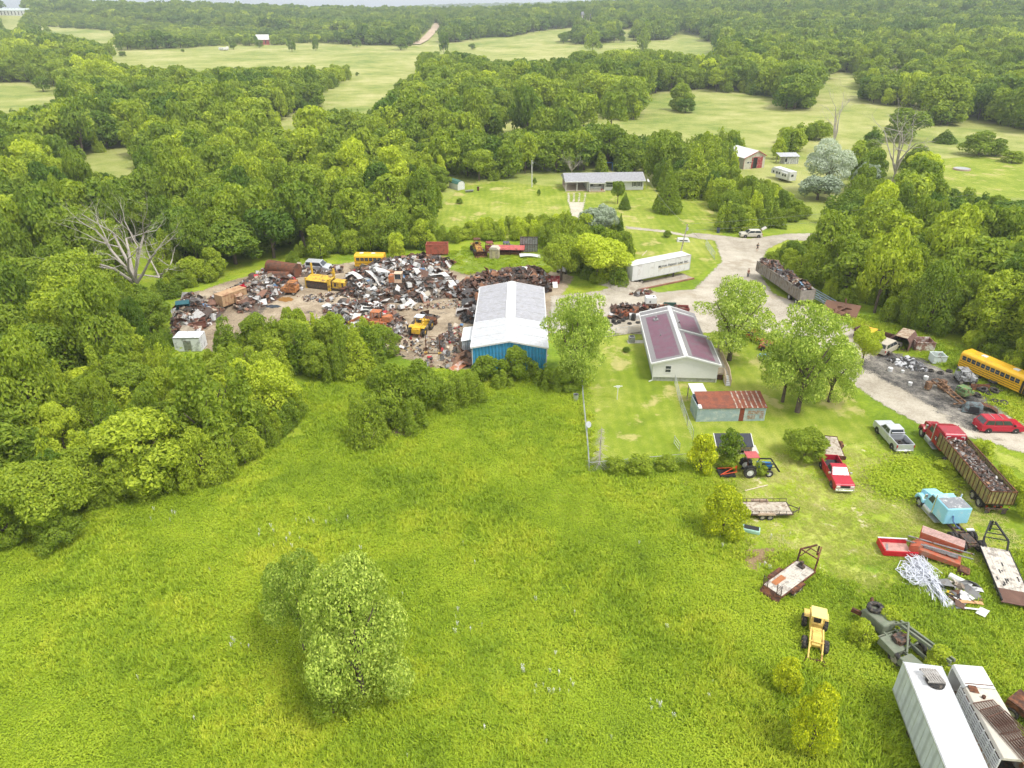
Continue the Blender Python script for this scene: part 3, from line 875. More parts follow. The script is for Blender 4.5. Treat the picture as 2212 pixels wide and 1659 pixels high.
def place_mat(name, stops, transl=.3):
    """growth whose colour drifts over the ground in patches"""
    m, nt, b = newmat(name)
    out = [n for n in nt.nodes if n.bl_idname == "ShaderNodeOutputMaterial"][0]
    g = nt.nodes.new("ShaderNodeNewGeometry")
    a = noise(nt, .075, 4, .65, vec=g.outputs["Position"]); c = noise(nt, .45, 3, .6, vec=g.outputs["Position"])
    x = N(nt, "ShaderNodeMath"); x.operation = 'MULTIPLY_ADD'; nt.links.new(a, x.inputs[0]); x.inputs[1].default_value = .63
    y = N(nt, "ShaderNodeMath"); y.operation = 'MULTIPLY'; nt.links.new(c, y.inputs[0]); y.inputs[1].default_value = .25
    nt.links.new(y.outputs[0], x.inputs[2])
    z = N(nt, "ShaderNodeMath"); z.operation = 'MULTIPLY_ADD'; nt.links.new(g.outputs["Random Per Island"], z.inputs[0]); z.inputs[1].default_value = .12
    nt.links.new(x.outputs[0], z.inputs[2])
    cc = ramp(nt, z.outputs[0], stops)
    nt.links.new(cc, b.inputs["Base Color"]); b.inputs["Roughness"].default_value = .6; b.inputs["Specular IOR Level"].default_value = .2
    t = nt.nodes.new("ShaderNodeBsdfTranslucent"); nt.links.new(cc, t.inputs["Color"])
    mx = nt.nodes.new("ShaderNodeMixShader"); mx.inputs[0].default_value = transl
    nt.links.new(b.outputs[0], mx.inputs[1]); nt.links.new(t.outputs[0], mx.inputs[2]); nt.links.new(mx.outputs[0], out.inputs[0])
    return m
M_BLADE = place_mat("grass_blades", [(.32, (.19, .27, .02)), (.42, (.29, .42, .028)), (.52, (.42, .53, .036)), (.61, (.55, .60, .05)), (.78, (.63, .61, .14))])
M_WEED = place_mat("weed_leaves", [(.34, (.22, .33, .02)), (.5, (.37, .49, .03)), (.66, (.52, .60, .05))])
M_STRAW = place_mat("straw_blades", [(.34, (.26, .33, .04)), (.46, (.42, .45, .09)), (.6, (.60, .57, .22))])
gp = bpy.data.collections.new("meadow_shapes")
for i in range(3):
    v, f = blades_patch(50 + i, 560, 1.0, .12, .4, .06, .95)
    gp.objects.link(bpy.data.objects.new("meadow_shape_%02d" % i, mesh_np("meadow_shape", v, f, M_BLADE, smooth=False)))
for i in range(2):
    r = np.random.default_rng(80 + i); n = 340
    P = np.stack([r.normal(0, .6, n), r.normal(0, .6, n), r.uniform(.08, .36, n)], 1); Nn = r.normal(size=(n, 3)) * .45 + np.array([0, 0, 1]); Nn /= np.linalg.norm(Nn, axis=1)[:, None]
    v = quads(P, Nn, np.full(n, .13), .6, r)
    gp.objects.link(bpy.data.objects.new("meadow_shape_%02d" % (3 + i), mesh_np("meadow_shape", v, np.arange(n * 4).reshape(-1, 4), M_WEED, smooth=False)))
for i in range(2):
    v, f = blades_patch(90 + i, 300, 1.0, .2, .6, .05, .9)
    gp.objects.link(bpy.data.objects.new("meadow_shape_%02d" % (5 + i), mesh_np("meadow_shape", v, f, M_STRAW, smooth=False)))
MEADOW_PX = [(-200, 1230), (60, 1185), (200, 1095), (330, 1070), (540, 1010), (655, 930), (650, 835), (780, 815), (1010, 800), (1256, 800), (1266, 1010), (1440, 1000), (1530, 1010), (1600, 1080), (1610, 1190), (1700, 1195), (1800, 1260), (1900, 1290), (2000, 1240), (2100, 1230), (2240, 1200), (2500, 1300), (2700, 1750), (-300, 1750)]
def grass_mass(name, label, poly_px, step, scale, seed, shapes=(0, 1, 2, 3, 4), p=None, holes=(), wide=1.1):
    poly = [tuple(at(*q)[:2]) for q in poly_px]
    xs = [q[0] for q in poly]; ys = [q[1] for q in poly]
    r = np.random.default_rng(seed)
    X, Y = np.meshgrid(np.arange(min(xs), max(xs), step), np.arange(min(ys), max(ys), step))
    X = X.ravel() + r.uniform(-.5, .5, X.size) * step; Y = Y.ravel() + r.uniform(-.5, .5, Y.size) * step
    k = inpoly(X, Y, poly)
    for h_ in holes: k &= ~inpoly(X, Y, h_)
    X, Y = X[k], Y[k]; n = len(X)
    mask = patch(X, Y, 5.5, .7) + r.normal(0, .12, n)
    idx = np.where(mask > .62, r.choice([3, 4], n), r.choice([0, 1, 2], n))
    if shapes == 'blades': idx = r.choice([0, 1, 2], n)
    if shapes == 'straw': idx = r.choice([5, 6, 5, 6, 0], n)
    if shapes == 'weeds': idx = r.choice([3, 4], n)
    s = scale * r.uniform(.75, 1.2, n)
    return mass(name, label, gp, np.stack([X, Y, np.zeros(n)], 1), r.uniform(0, 6.28, n), s * wide, s * (.75 + .5 * patch(X, Y, 9, 2.)), idx, r.uniform(0, 1, n))
bare = [p for n_, p in SHEETS if n_ in ("dirt_patch", "path", "gravel_road", "burnt_ground")]
grass_mass("meadow_grass", "tall bright green meadow grass and weeds filling the foreground", MEADOW_PX, 1.15, 1.0, 3, holes=bare)
grass_mass("rough_grass", "short rough grass between the parked trucks", [(1440, 1000), (1560, 1000), (1760, 960), (1900, 955), (2000, 990), (2240, 1180), (2240, 1300), (1900, 1290), (1800, 1260), (1600, 1190)], 1.5, .2, 5, shapes='straw', holes=bare, wide=5)
grass_mass("rough_grass", "weedy verge around the scrapyard grass", [(950, 552), (1000, 535), (1160, 538), (1225, 575), (1190, 592), (1100, 584), (1000, 594)], 1.6, .8, 6)
grass_mass("rough_grass", "weedy verge between the burnt ground and the thicket", [(1800, 668), (1900, 700), (2060, 750), (2300, 830), (2300, 960), (2180, 900), (2060, 790), (1900, 745)], 1.5, 1.2, 8)

grass_mass("weed_patch", "tall weeds growing between the silver pickup and the olive trailer", [(1895, 1040), (1950, 1002), (2020, 1000), (2055, 1040), (2010, 1078), (1910, 1066)], .75, 1.5, 9, shapes='weeds')
# white umbels of meadow flowers
fm = MB(); fr = random.Random(5)
def flower_mesh(seed):
    mb = MB(); q = random.Random(seed)
    for i in range(9):
        x, y, z = q.uniform(-.22, .22), q.uniform(-.22, .22), q.uniform(.45, .62); s = q.uniform(.04, .07)
        mb.add([(x + s * math.cos(t * 1.257), y + s * math.sin(t * 1.257), z + q.uniform(-.01, .01)) for t in range(5)], [(0, 1, 2, 3, 4)])
        mb.cyl((x * .3, y * .3, 0), (x, y, z), .008, n=3, caps=False)
    return mb
M_PETAL = mat("white_petals", (.62, .63, .56), .8, var=.05)
fl0 = [flower_mesh(i).build("flower_head", M_PETAL) for i in range(3)]
fq = random.Random(12); FL_ = [(fq.gauss(cx, 28), fq.gauss(cy, 14)) for cx, cy, n_ in ((600, 1160, 9), (1170, 1490, 8), (1430, 1530, 6), (1000, 1360, 5), (700, 1120, 7), (350, 1110, 4), (1200, 1450, 6), (500, 1400, 5)) for _ in range(n_)]
FL = [(1025, 1222), (1157, 1300), (988, 1355), (1045, 1580), (508, 1392), (1425, 1530), (880, 1640), (1530, 1510), (1128, 1448), (1195, 1500), (334, 1106), (455, 1238), (590, 1252), (300, 1470), (1380, 1180), (1240, 1330), (1538, 1480), (1180, 1610), (640, 1130), (780, 1190), (1560, 1185), (1000, 1180), (1440, 1360), (870, 1290), (420, 1560), (1320, 1600), (1555, 1163), (1664, 1165), (1690, 1168), (1705, 1160), (1650, 1225), (1662, 1232), (1640, 1228)]
for i, p in enumerate(FL + FL_):
    src = fl0[i % 3]
    o = src if i < 3 else src.copy()
    if i >= 3: COL.objects.link(o)
    o.name = "wildflower"; o.location = at(*p); s = fr.uniform(.2, .65); o.scale = (s, s, 1)
    tag(o, "cluster of small white wildflowers in the green meadow", "flower", "white wildflowers in the meadow")

# ---------------- haze ----------------
def add_haze():
    mb = MB(); mb.box(-9500, 9500, -200, 12500, -60, 130)
    m = bpy.data.materials.new("haze"); m.use_nodes = True; t = m.node_tree; t.nodes.clear()
    o_ = t.nodes.new("ShaderNodeOutputMaterial"); pv = t.nodes.new("ShaderNodeVolumePrincipled")
    pv.inputs["Color"].default_value = (0.84, 0.92, 1.0, 1); pv.inputs["Density"].default_value = 0.00022; pv.inputs["Anisotropy"].default_value = 0.25
    t.links.new(pv.outputs[0], o_.inputs["Volume"])
    tag(mb.build("haze", m), "thin blue haze over the far woods", None, kind="stuff")
add_haze()
# ---------------- buildings ----------------
WHITE = mat("white_paint", (.62, .62, .61), .5, var=.04, scale=1.2)
WTRIM = mat("white_trim", (.66, .66, .655), .5, var=.03)
GLASS = mat("dark_glass", (.04, .05, .06), .08, 0, .2, 2, spec=.8)
BLACK = mat("black_paint", (.02, .02, .022), .5, var=.3)
RUSTM = mat("rusty_steel", (.19, .075, .035), .85, .1, .45, 3, (.07, .035, .025), .4, bump=.3)
GREYM = mat("grey_steel", (.32, .33, .34), .5, .5, .25, 3, RUST, .15)
GALV = mat("galvanised_steel", (.52, .54, .55), .4, .6, .12, 3)
WOODG = mat("grey_timber", (.42, .38, .32), .85, 0, .25, 4, (.22, .19, .15), .3)
WOODT = mat("tan_timber", (.46, .36, .25), .8, 0, .2, 3)

def quad_frame(c):
    """basis for a building from near-left, near-right, far-left ground corners"""
    nl, nr, fl = [Vector((p[0], p[1], 0)) for p in c]
    return nl, heading(nl, nr), (nr - nl).length, (fl - nl).dot(Vector((-math.sin(heading(nl, nr)), math.cos(heading(nl, nr)), 0)))

def gable_roof(x0, x1, y0, y1, ze, zr, xm=None, over=.3, th=.12):
    """two slabs, ridge along y"""
    xm = (x0 + x1) / 2 if xm is None else xm
    out = []
    for xa in (x0 - over, x1 + over):
        mb = MB(); zz = ze - (zr - ze) * over / abs(xm - (x0 if xa < xm else x1))
        prof = [(xa, zz), (xm, zr), (xm, zr + th), (xa, zz + th)]
        if xa > xm: prof = prof[::-1]
        mb.prism(prof, y0 - over, y1 + over); out.append(mb)
    return out

def window(parent, p, w, h, axis='y', face=-1, frame=WTRIM, glass=GLASS, t=.06, divide=True, name="window"):
    """framed window proud of a wall; axis is the wall normal"""
    mb = MB(); x, y, z = p; s = t * face
    def bx(mb, a0, a1, z0, z1, d0, d1):
        lo, hi = sorted((d0 * face, d1 * face))
        if axis == 'y': mb.box(x + a0, x + a1, y + lo, y + hi, z + z0, z + z1)
        else: mb.box(x + lo, x + hi, y + a0, y + a1, z + z0, z + z1)
    f = .07
    bx(mb, -w / 2, w / 2, -h / 2, -h / 2 + f, .01, t); bx(mb, -w / 2, w / 2, h / 2 - f, h / 2, .01, t)
    bx(mb, -w / 2, -w / 2 + f, -h / 2 + f, h / 2 - f, .01, t); bx(mb, w / 2 - f, w / 2, -h / 2 + f, h / 2 - f, .01, t)
    if divide: bx(mb, -w / 2 + f, w / 2 - f, -.03, .03, .01, t)
    o = mb.build(name, frame, parent)
    g = MB(); bx(g, -w / 2 + f, w / 2 - f, -h / 2 + f, h / 2 - f, .004, .02); g.build("pane", glass, o)
    return o

# --- blue steel building with white roof
nl, rz, Wd, Ln = quad_frame([at(1019, 748, 3.65), at(1181.7, 749, 3.65), at(1052, 620, 3.65)])
B = thing("metal_building", "blue steel building under a wide white gable roof", "building", nl, rz)
ze, zr = 3.55, 4.45
M_BLUE = ribbed("blue_siding", (.08, .42, .76), .45, 0, depth=.9, dirt=(.14, .34, .55), dirtamt=.15)
M_WROOF = ribbed("white_metal_roof", (.54, .555, .58), .45, 1, depth=.25, metal=.1, dirt=(.48, .46, .45), dirtamt=.15)
M_GROOF = ribbed("grey_metal_roof", (.40, .40, .435), .45, 1, depth=.25, metal=.1, dirt=(.34, .33, .33), dirtamt=.2)
for nm, y in (("gable_wall", 0), ("gable_wall", Ln - .12)):
    MB().prism([(.08, 0), (Wd - .08, 0), (Wd - .08, ze), (Wd / 2, zr), (.08, ze)], y, y + .12).build(nm, M_BLUE, B)
for x in (0, Wd - .08):
    MB().box(x, x + .08, .12, Ln - .12, 0, ze).build("side_wall", M_BLUE, B)
cut = Ln * .36
for (a, b_, m_) in ((0, cut, M_WROOF), (cut + .3, Ln, M_GROOF)):
    for mb in gable_roof(0, Wd, a, b_, ze, zr, over=.15, th=.08): mb.build("roof_panel", m_, B)
mb = MB()
for i in range(1, 8):
    y = Ln * i / 8
    for x0_, x1_ in ((-.1, Wd / 2 - .75), (Wd / 2 + .75, Wd + .1)):
        za = ze + (zr - ze) * (1 - abs((x0_ if x0_ > 0 else x1_) - Wd / 2) / (Wd / 2)); zl = lambda x: ze + (zr - ze) * (1 - abs(x - Wd / 2) / (Wd / 2)) + .085
        mb.bar((x0_, y, zl(x0_)), (x1_, y, zl(x1_)), .05, .02)
mb.build("lap_seam", mat("seam_grey", (.34, .34, .36), .6), B)
mb = MB()
for a, b_, w_, dz in ((-.2, cut, .55, .1), (cut, Ln + .2, .7, .11)):
    mb.prism([(Wd / 2 - w_, zr - .03 - w_ * .06 + dz), (Wd / 2 + w_, zr - .03 - w_ * .06 + dz), (Wd / 2, zr + .1 + dz)], a, b_)
mb.build("ridge_cap", WTRIM, B)
mb = MB()
for s in (0, 1):
    xe = -.16 if s == 0 else Wd + .16
    for y in (-.2, Ln + .16):
        mb.bar((xe, y, ze - .06), (Wd / 2, y, zr + .04), .1, .22)
    mb.box(xe - .06, xe + .06, -.15, Ln + .15, ze - .12, ze + .08)
    xc = -.02 if s == 0 else Wd - .1
    mb.box(xc, xc + .12, -.06, .04, 0, ze)
mb.build("trim", WTRIM, B)
# lean-to against its west wall
nl2 = at(1000, 766)
Q = thing("lean_to_shed", "small ribbed lean-to with rust stained white roof against the blue building", "shed", nl2 + Vector((-.1, 0, 0)), rz)
M_LW = ribbed("pale_ribbed_wall", (.62, .66, .70), .25, 0, depth=.8, dirt=RUST, dirtamt=.1)
MB().box(0, 1.45, 0, 4.5, 0, 2.1).build("wall", M_LW, Q)
MB().prism([(-.1, 2.12), (1.55, 2.4), (1.55, 2.46), (-.1, 2.18)], -.15, 4.65).build("roof", mat("stained_white_roof", (.74, .74, .74), .5, 0, .05, .8, (.42, .22, .14), .12), Q)
q = MB()
for i in range(5): q.bar((.1 + i * .26, -.45 - .1 * (i % 2), 0), (.15 + i * .27, -.03, 1.5 + .3 * (i % 3)), .09)
tag(q.build("leaning_rails", GREYM, None, nl2, rot=(0, 0, rz)), "grey metal rails leaning on the small ribbed lean-to", "rails")

# --- white mobile home with purple roof
nl, rz, Wd, Ln = quad_frame([at(1412.4, 783, 2.75), at(1552.4, 787, 2.75), at(1382.4, 677, 2.75)])
B = thing("mobile_home", "white mobile home with purple and grey roof panels", "house", nl, rz)
ze, zr = 2.72, 3.8; xr = Wd * .485
M_SID = mat("white_siding", (.70, .69, .68), .6, 0, .03, 1)
nt_ = M_SID.node_tree
M_SKIRT = mat("grey_skirting", (.42, .42, .40), .8, 0, .15, 4, (.30, .30, .27), .3)
mb = MB(); mb.box(.12, Wd - .12, .14, Ln, .0, .62); mb.build("skirting", M_SKIRT, B)
mb = MB(); mb.prism([(0.05, .62), (Wd - .05, .62), (Wd - .05, ze), (xr, zr - .05), (.05, ze)], 0, .14)
mb.build("end_wall", M_SID, B)
mb = MB(); mb.prism([(0.05, .62), (Wd - .75, .62), (Wd - .75, ze), (xr, zr - .05), (.05, ze)], Ln - .14, Ln)
mb.build("end_wall", M_SID, B)
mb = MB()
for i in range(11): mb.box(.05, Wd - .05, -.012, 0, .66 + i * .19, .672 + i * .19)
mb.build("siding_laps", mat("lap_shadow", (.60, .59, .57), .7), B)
mb = MB(); mb.box(.05, .2, .14, Ln - .14, .62, ze); mb.build("side_wall", M_SID, B)
ys = 8.6
mb = MB(); mb.box(Wd - .2, Wd - .05, .14, ys, .62, ze); mb.box(Wd - .9, Wd - .75, ys, Ln - .14, .62, ze); mb.box(Wd - .75, Wd - .2, ys - .14, ys, .62, ze); mb.build("side_wall", M_SID, B)
M_RG = mat("grey_roof", (.22, .21, .215), .8, 0, .06, 6)
M_RP = mat("purple_roof", (.17, .08, .115), .75, 0, .12, 1.2, (.15, .10, .125), .3)
sl = (zr - ze)
def slope(xa, za, xb, zb, ya, yb, material, name, inset=None, lift=0.0, th=.1):
    mb = MB()
    def pt(t, y, dz): return (xa + (xb - xa) * t, y, za + (zb - za) * t + dz)
    t0, t1 = 0, 1; a, b_ = ya, yb
    if inset: t0, t1 = inset[0], 1 - inset[1]; a, b_ = ya + inset[2], yb - inset[3]
    mb.hexa([pt(t0, a, lift), pt(t1, a, lift), pt(t1, b_, lift), pt(t0, b_, lift), pt(t0, a, lift + th), pt(t1, a, lift + th), pt(t1, b_, lift + th), pt(t0, b_, lift + th)] if xb > xa else
            [pt(t1, a, lift), pt(t0, a, lift), pt(t0, b_, lift), pt(t1, b_, lift), pt(t1, a, lift + th), pt(t0, a, lift + th), pt(t0, b_, lift + th), pt(t1, b_, lift + th)])
    return mb.build(name, material, B)
ye = Ln - 1.3
slope(-.3, ze - .1, xr, zr, -.25, ye, M_RG, "roof_panel"); slope(-.3, ze - .1, xr, zr, -.25, ye, M_RP, "roof_panel", (.16, .16, .9, .8), .104, .012)
slope(Wd + .3, ze - .1, xr, zr, -.25, ys - .15, M_RG, "roof_panel"); slope(Wd + .3, ze - .1, xr, zr, -.25, ys - .15, M_RP, "roof_panel", (.14, .2, .7, .5), .104, .012)
slope(Wd - .4, ze + .06, xr, zr + .0, ys + .1, ye, M_RG, "roof_panel"); slope(Wd - .4, ze + .06, xr, zr, ys + .1, ye, M_RP, "roof_panel", (.12, .2, .6, .6), .104, .012)
slope(-.3, ze - .1, xr, zr, ye + .22, Ln + .25, M_RG, "roof_panel"); slope(Wd - .4, ze + .06, xr, zr, ye + .22, Ln + .25, M_RG, "roof_panel")
mb = MB()
mb.prism([(xr - .28, zr + .03), (xr + .28, zr + .03), (xr, zr + .19)], -.3, Ln + .3)
for y in (-.3, ye + .11, Ln + .3):
    mb.bar((-.34, y, ze - .02), (xr, y, zr + .1), .2, .2); mb.bar((Wd + (.34 if y < 1 else -.36), y, ze - .02), (xr, y, zr + .1), .2, .2)
mb.bar((Wd + .34, ys, ze + .0), (xr, ys, zr + .1), .22, .2)
mb.bar((Wd + .34, -.3, ze - .08), (Wd + .34, ys, ze - .08), .12, .16)
mb.bar((-.34, -.3, ze - .08), (-.34, Ln + .3, ze - .08), .12, .16)
mb.box(-.02, .08, -.06, .06, .1, ze - .1); mb.box(Wd - .08, Wd + .02, -.06, .06, .1, ze - .1); mb.bar((-.02, -.03, .15), (-.45, -.25, .05), .1)
mb.build("trim", WTRIM, B)
window(B, (1.95, 0, 1.85), .82, 1.05)
for y in (2.2, 5.2, 8.0, 10.2): window(B, (.05, y, 1.95), .6, .9, 'x', -1)
mb = MB(); mb.cyl((1.7, 13.2, ze + .8), (1.7, 13.2, ze + 1.15), .14, n=8); mb.box(1.35, 2.05, 12.85, 13.55, ze + .42, ze + .70); mb.cyl((1.7, 7.5, ze + .4), (1.7, 7.5, ze + .8), .07, n=6); mb.cyl((4.75, 11.2, zr - .3), (4.75, 11.2, zr + .25), .09, n=6)
mb.build("roof_vent", GREYM, B)
# deck and steps beside it
D0 = MB(); PM = mat("deck_boards", (.44, .40, .35), .85, 0, .2, 3)
dk = thing("deck", "grey timber ramp deck with railing and steps along the mobile home", "deck", nl, rz)
mb = MB()
for i in range(46): mb.box(Wd + .1, Wd + 1.75, .8 + i * .18, .8 + i * .18 + .165, .84, .88)
mb.build("floor", PM, dk)
mb = MB()
for x in (Wd + .14, Wd + 1.7):
    for y in (.85, 2.8, 4.8, 6.8, 8.8): mb.box(x - .05, x + .05, y - .05, y + .05, 0, .84)
mb.build("posts", WOODT, dk)
mb = MB()
def rail(a, b_, n=9, h=.95):
    a = Vector(a); b_ = Vector(b_)
    mb.bar(a + Vector((0, 0, h)), b_ + Vector((0, 0, h)), .1, .06); mb.bar(a + Vector((0, 0, .15)), b_ + Vector((0, 0, .15)), .06, .06)
    for i in range(n + 1):
        p = a.lerp(b_, i / n); mb.box(p.x - .035, p.x + .035, p.y - .035, p.y + .035, p.z, p.z + h)
rail((Wd + 1.72, .8, .86), (Wd + 1.72, 9.0, .86), 26); rail((Wd + .15, .8, .86), (Wd + 1.0, .8, .86), 6); rail((Wd + 1.72, -.9, .1), (Wd + 1.72, .75, .86), 6); rail((Wd + 1.05, -.9, .1), (Wd + 1.05, .75, .86), 5)
mb.build("railing", WOODT, dk)
mb = MB()
for i in range(5): mb.box(Wd + 1.08, Wd + 1.7, .45 - i * .32, .77 - i * .32, 0, .80 - i * .165)
mb.build("steps", WTRIM, dk)
MB().box(Wd + .14, Wd + 1.02, .86, .9, .05, .84).build("lattice", RUSTM, dk)

# --- old tin shed with rust roof
nl = at(1503, 911); nr = at(1650.5, 909); rz = heading(nl, nr); Wd = (nr - nl).length
B = thing("tin_shed", "old pale blue tin shed with rusty corrugated roof", "shed", nl, rz)
M_TIN = ribbed("pale_blue_tin", (.36, .46, .53), .12, 0, depth=.5, dirt=(.55, .60, .62), dirtamt=.25)
M_RR = ribbed("rusty_roof_tin", (.29, .085, .045), .14, 0, depth=.4, dirt=(.20, .07, .045), dirtamt=.35)
ht, dp = 1.85, 2.9
MB().box(0, Wd * .62, 0, .06, 0, ht).build("front_wall", M_TIN, B)
MB().box(Wd * .62 + .58, Wd, 0, .06, 0, ht).build("front_wall", M_TIN, B)
mb = MB(); mb.box(.0, .06, .06, dp, 0, ht + .15); mb.box(Wd - .06, Wd, .06, dp, 0, ht + .15); mb.box(.06, Wd - .06, dp - .06, dp, 0, ht + .4); mb.build("side_wall", M_TIN, B)
MB().box(Wd * .62, Wd * .62 + .58, .01, .05, 0, ht - .03).build("door", mat("rust_door", (.20, .05, .03), .8, 0, .3, 4), B)
mb = MB()
for i, (a, z) in enumerate([(0.74, .95), (0.80, .95), (.86, .95), (.92, .9), (.74, .3), (.80, .3), (.92, .35)]):
    mb.box(Wd * a, Wd * (a + .055), -.03, 0, z, z + .5)
mb.build("patch_panel", mat("patch_tin", (.42, .40, .38), .7, .2, .25, 4, (.30, .20, .15), .4), B)
MB().prismx([(-.12, ht - .02), (dp + .1, ht + .62), (dp + .1, ht + .66), (-.12, ht + .02)], .25, Wd + .12).build("roof", M_RR, B)
mb = MB()
for i in range(6):
    x = Wd * (.56 + i * .075); mb.prismx([(-.14, ht + .03), (dp + .1, ht + .67), (dp + .1, ht + .685), (-.14, ht + .045)], x, x + .17)
mb.build("roof_sheets", mat("pale_roof_tin", (.46, .42, .37), .6, .2, .2, 3, (.3, .15, .09), .4), B)
MB().prismx([(-.16, ht + .04), (.5, ht + .2), (.5, ht + .26), (-.16, ht + .10)], .1, .5).build("roof_edge", WTRIM, B)
# white awning behind it
A = thing("canopy", "white flat canopy behind the rusty tin shed", "canopy", Vector((*at(1499, 851, 2.1)[:2], 0)), rz)
MB().prismx([(0, 2.0), (2.6, 2.1), (2.6, 2.2), (0, 2.1)], -.1, 1.75).build("roof", WHITE, A)
mb = MB()
for x in (.0, 1.6):
    for y in (.1, 2.5): mb.box(x - .05, x + .05, y - .05, y + .05, 0, 2.02)
mb.bar((.0, .1, 1.4), (.0, 2.5, .9), .05)
mb.build("posts", WOODG, A)

# --- small coop with dark roof
nl = at(1546, 981); nr = at(1622, 981); rz = heading(nl, nr); Wd = (nr - nl).length
B = thing("animal_hutch", "low hutch with dark roof and open wooden front", "hutch", nl, rz)
MB().prismx([(-.15, 1.02), (1.45, 1.78), (1.45, 1.84), (-.15, 1.08)], -.1, Wd + .1).build("roof", mat("dark_shingle", (.05, .053, .065), .9, 0, .15, 8), B)
mb = MB()
for x in (-.12, Wd + .12): mb.bar((x, -.16, 1.06), (x, 1.46, 1.82), .07, .12)
mb.build("trim", WTRIM, B)
mb = MB(); mb.box(.0, Wd, .1, .14, .62, .98); mb.box(0, Wd, 1.2, 1.25, 0, 1.6); mb.box(0, .05, .14, 1.2, 0, 1.1); mb.box(Wd - .05, Wd, .14, 1.2, 0, 1.1)
mb.build("wall", WOODT, B)
mb = MB()
for i in range(6): x = Wd * i / 5; mb.box(x - .04, x + .04, 0, .08, 0, 1.0)
mb.box(-.04, Wd + .04, -.02, .08, .5, .58); mb.box(-.04, Wd + .04, -.02, .1, 0, .08)
mb.build("frame", WOODG, B)
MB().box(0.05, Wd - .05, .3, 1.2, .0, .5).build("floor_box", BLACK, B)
mb = MB(); mb.hexa([(Wd + .1, .1, .0), (Wd + .95, .1, 0), (Wd + .75, 1.1, 0), (Wd + .15, 1.1, 0), (Wd + .1, .1, .04), (Wd + .95, .1, .04), (Wd + .75, 1.1, .5), (Wd + .15, 1.1, .5)])
tag(mb.build("ramp", mat("grey_board", (.55, .54, .5), .8), None, nl, rot=(0, 0, rz)), "pale grey board sloping beside the dark roofed hutch", "board")

# --- ranch house
nl = at(1222, 413.5); nr = at(1391, 411); rz = heading(nl, nr); Wd = (nr - nl).length
B = thing("ranch_house", "long grey ranch house with carport and small porch", "house", nl, rz)
M_GS = mat("grey_siding", (.56, .56, .57), .6, 0, .04, 1.2)
M_SH = mat("grey_shingles", (.30, .30, .32), .9, 0, .22, 2.5)
dp = 8.0; ze = 2.55; zr = 4.1; xc = Wd * .28; xp = Wd * .49
MB().box(xp, Wd - .2, .25, dp, .1, ze).build("wall", M_GS, B)
MB().box(xc, xp, 1.6, dp, .1, ze).build("wall", M_GS, B)
MB().box(0.1, xc, dp - .15, dp, .1, ze).build("carport_wall", mat("tan_interior", (.5, .42, .34), .8), B)
MB().box(.1, xc - .1, 0, dp - .15, 0.02, .1).build("carport_floor", mat("tan_concrete", (.52, .42, .32), .9, 0, .1), B)
MB().prismx([(-.4, ze), (dp + .4, ze), (dp + .4, ze + .12), (dp / 2, zr), (-.4, ze + .12)], -.35, Wd + .15).build("roof", M_SH, B)
MB().prismx([(-1.5, ze - .15), (1.4, ze + .45), (1.4, ze + .5), (-1.5, ze - .03)], xc + .1, xp).build("porch_roof", M_SH, B)
mb = MB(); mb.box(-.36, xc + .1, -.46, -.4, ze - .08, ze + .12); mb.box(xp, Wd + .16, -.46, -.4, ze - .08, ze + .12); mb.box(xc + .1, xp, -1.56, -1.5, ze - .3, ze - .1); mb.bar((Wd + .18, -.4, ze), (Wd + .18, dp / 2, zr - .05), .08, .16); mb.box(xc - .05, xc + .15, -.1, 4, 0.1, ze); mb.build("trim", WTRIM, B)
mb = MB()
for x in (0, xc * .5, xc - .1): mb.box(x - .07, x + .07, -.2, -.06, 0, ze)
for x in (xc + .2, xp - .1): mb.box(x - .06, x + .06, -1.45, -1.33, 0.2, ze - .2)
mb.build("posts", WTRIM, B)
MB().box(xc + .1, xp, -1.5, 1.6, .05, .3).build("porch_floor", WOODT, B)
mb = MB()
for z in (.55, 1.15): mb.box(xc + .2, xp - 1.2, -1.42, -1.36, z, z + .07)
for i in range(16): x = xc + .2 + (xp - 1.4 - xc) * i / 15; mb.box(x, x + .05, -1.42, -1.36, .3, 1.2)
mb.build("porch_railing", WTRIM, B)
window(B, (xp + 1.4, .25, 1.55), 1.9, 1.25); window(B, (Wd - 2.6, .25, 1.65), .9, 1.1); window(B, (Wd - 1.35, .25, 1.65), .9, 1.1)
window(B, (xc + 1.3, 1.6, 1.5), .9, 1.1); window(B, (xp - .9, 1.6, 1.5), .9, 1.1)
mb = MB()
for x in (xp + .3, xp + 2.5, Wd - 3.2, Wd - 1.98, Wd - .75): mb.box(x - .14, x + .14, .17, .24, 1.0, 2.2)
mb.build("shutter", mat("dark_shutter", (.09, .09, .10), .7), B)
mb = MB(); mb.box(xc + 2.1, xc + 2.9, 1.52, 1.59, .3, 2.3); mb.build("door", WTRIM, B)
for i, (x, c_) in enumerate(((xp - .9, (.30, .05, .05)), (xc + 1.0, (.5, .35, .2)))):
    pot = MB().cyl((0, 0, 0), (0, 0, .45), .22, .32, n=10).build("flower_pot", mat("pot_%d" % i, c_, .8), None, nl + Matrix.Rotation(rz, 3, "Z") @ Vector((x, -.7, .3)))
    tag(pot, ("dark red" if i == 0 else "tan") + " pot on the ranch house porch", "pot")
dsh = thing("satellite_dish", "white satellite dish at the end of the ranch house", "dish", nl + Matrix.Rotation(rz, 3, 'Z') @ Vector((Wd + .8, .8, 0)), rz)
MB().cyl((0, 0, 0), (0, 0, 2.2), .04, n=6).build("mast", GREYM, dsh); MB().cyl((0.05, -.05, 2.2), (.3, -.3, 2.5), .05, .5, n=12).build("reflector", WHITE, dsh)

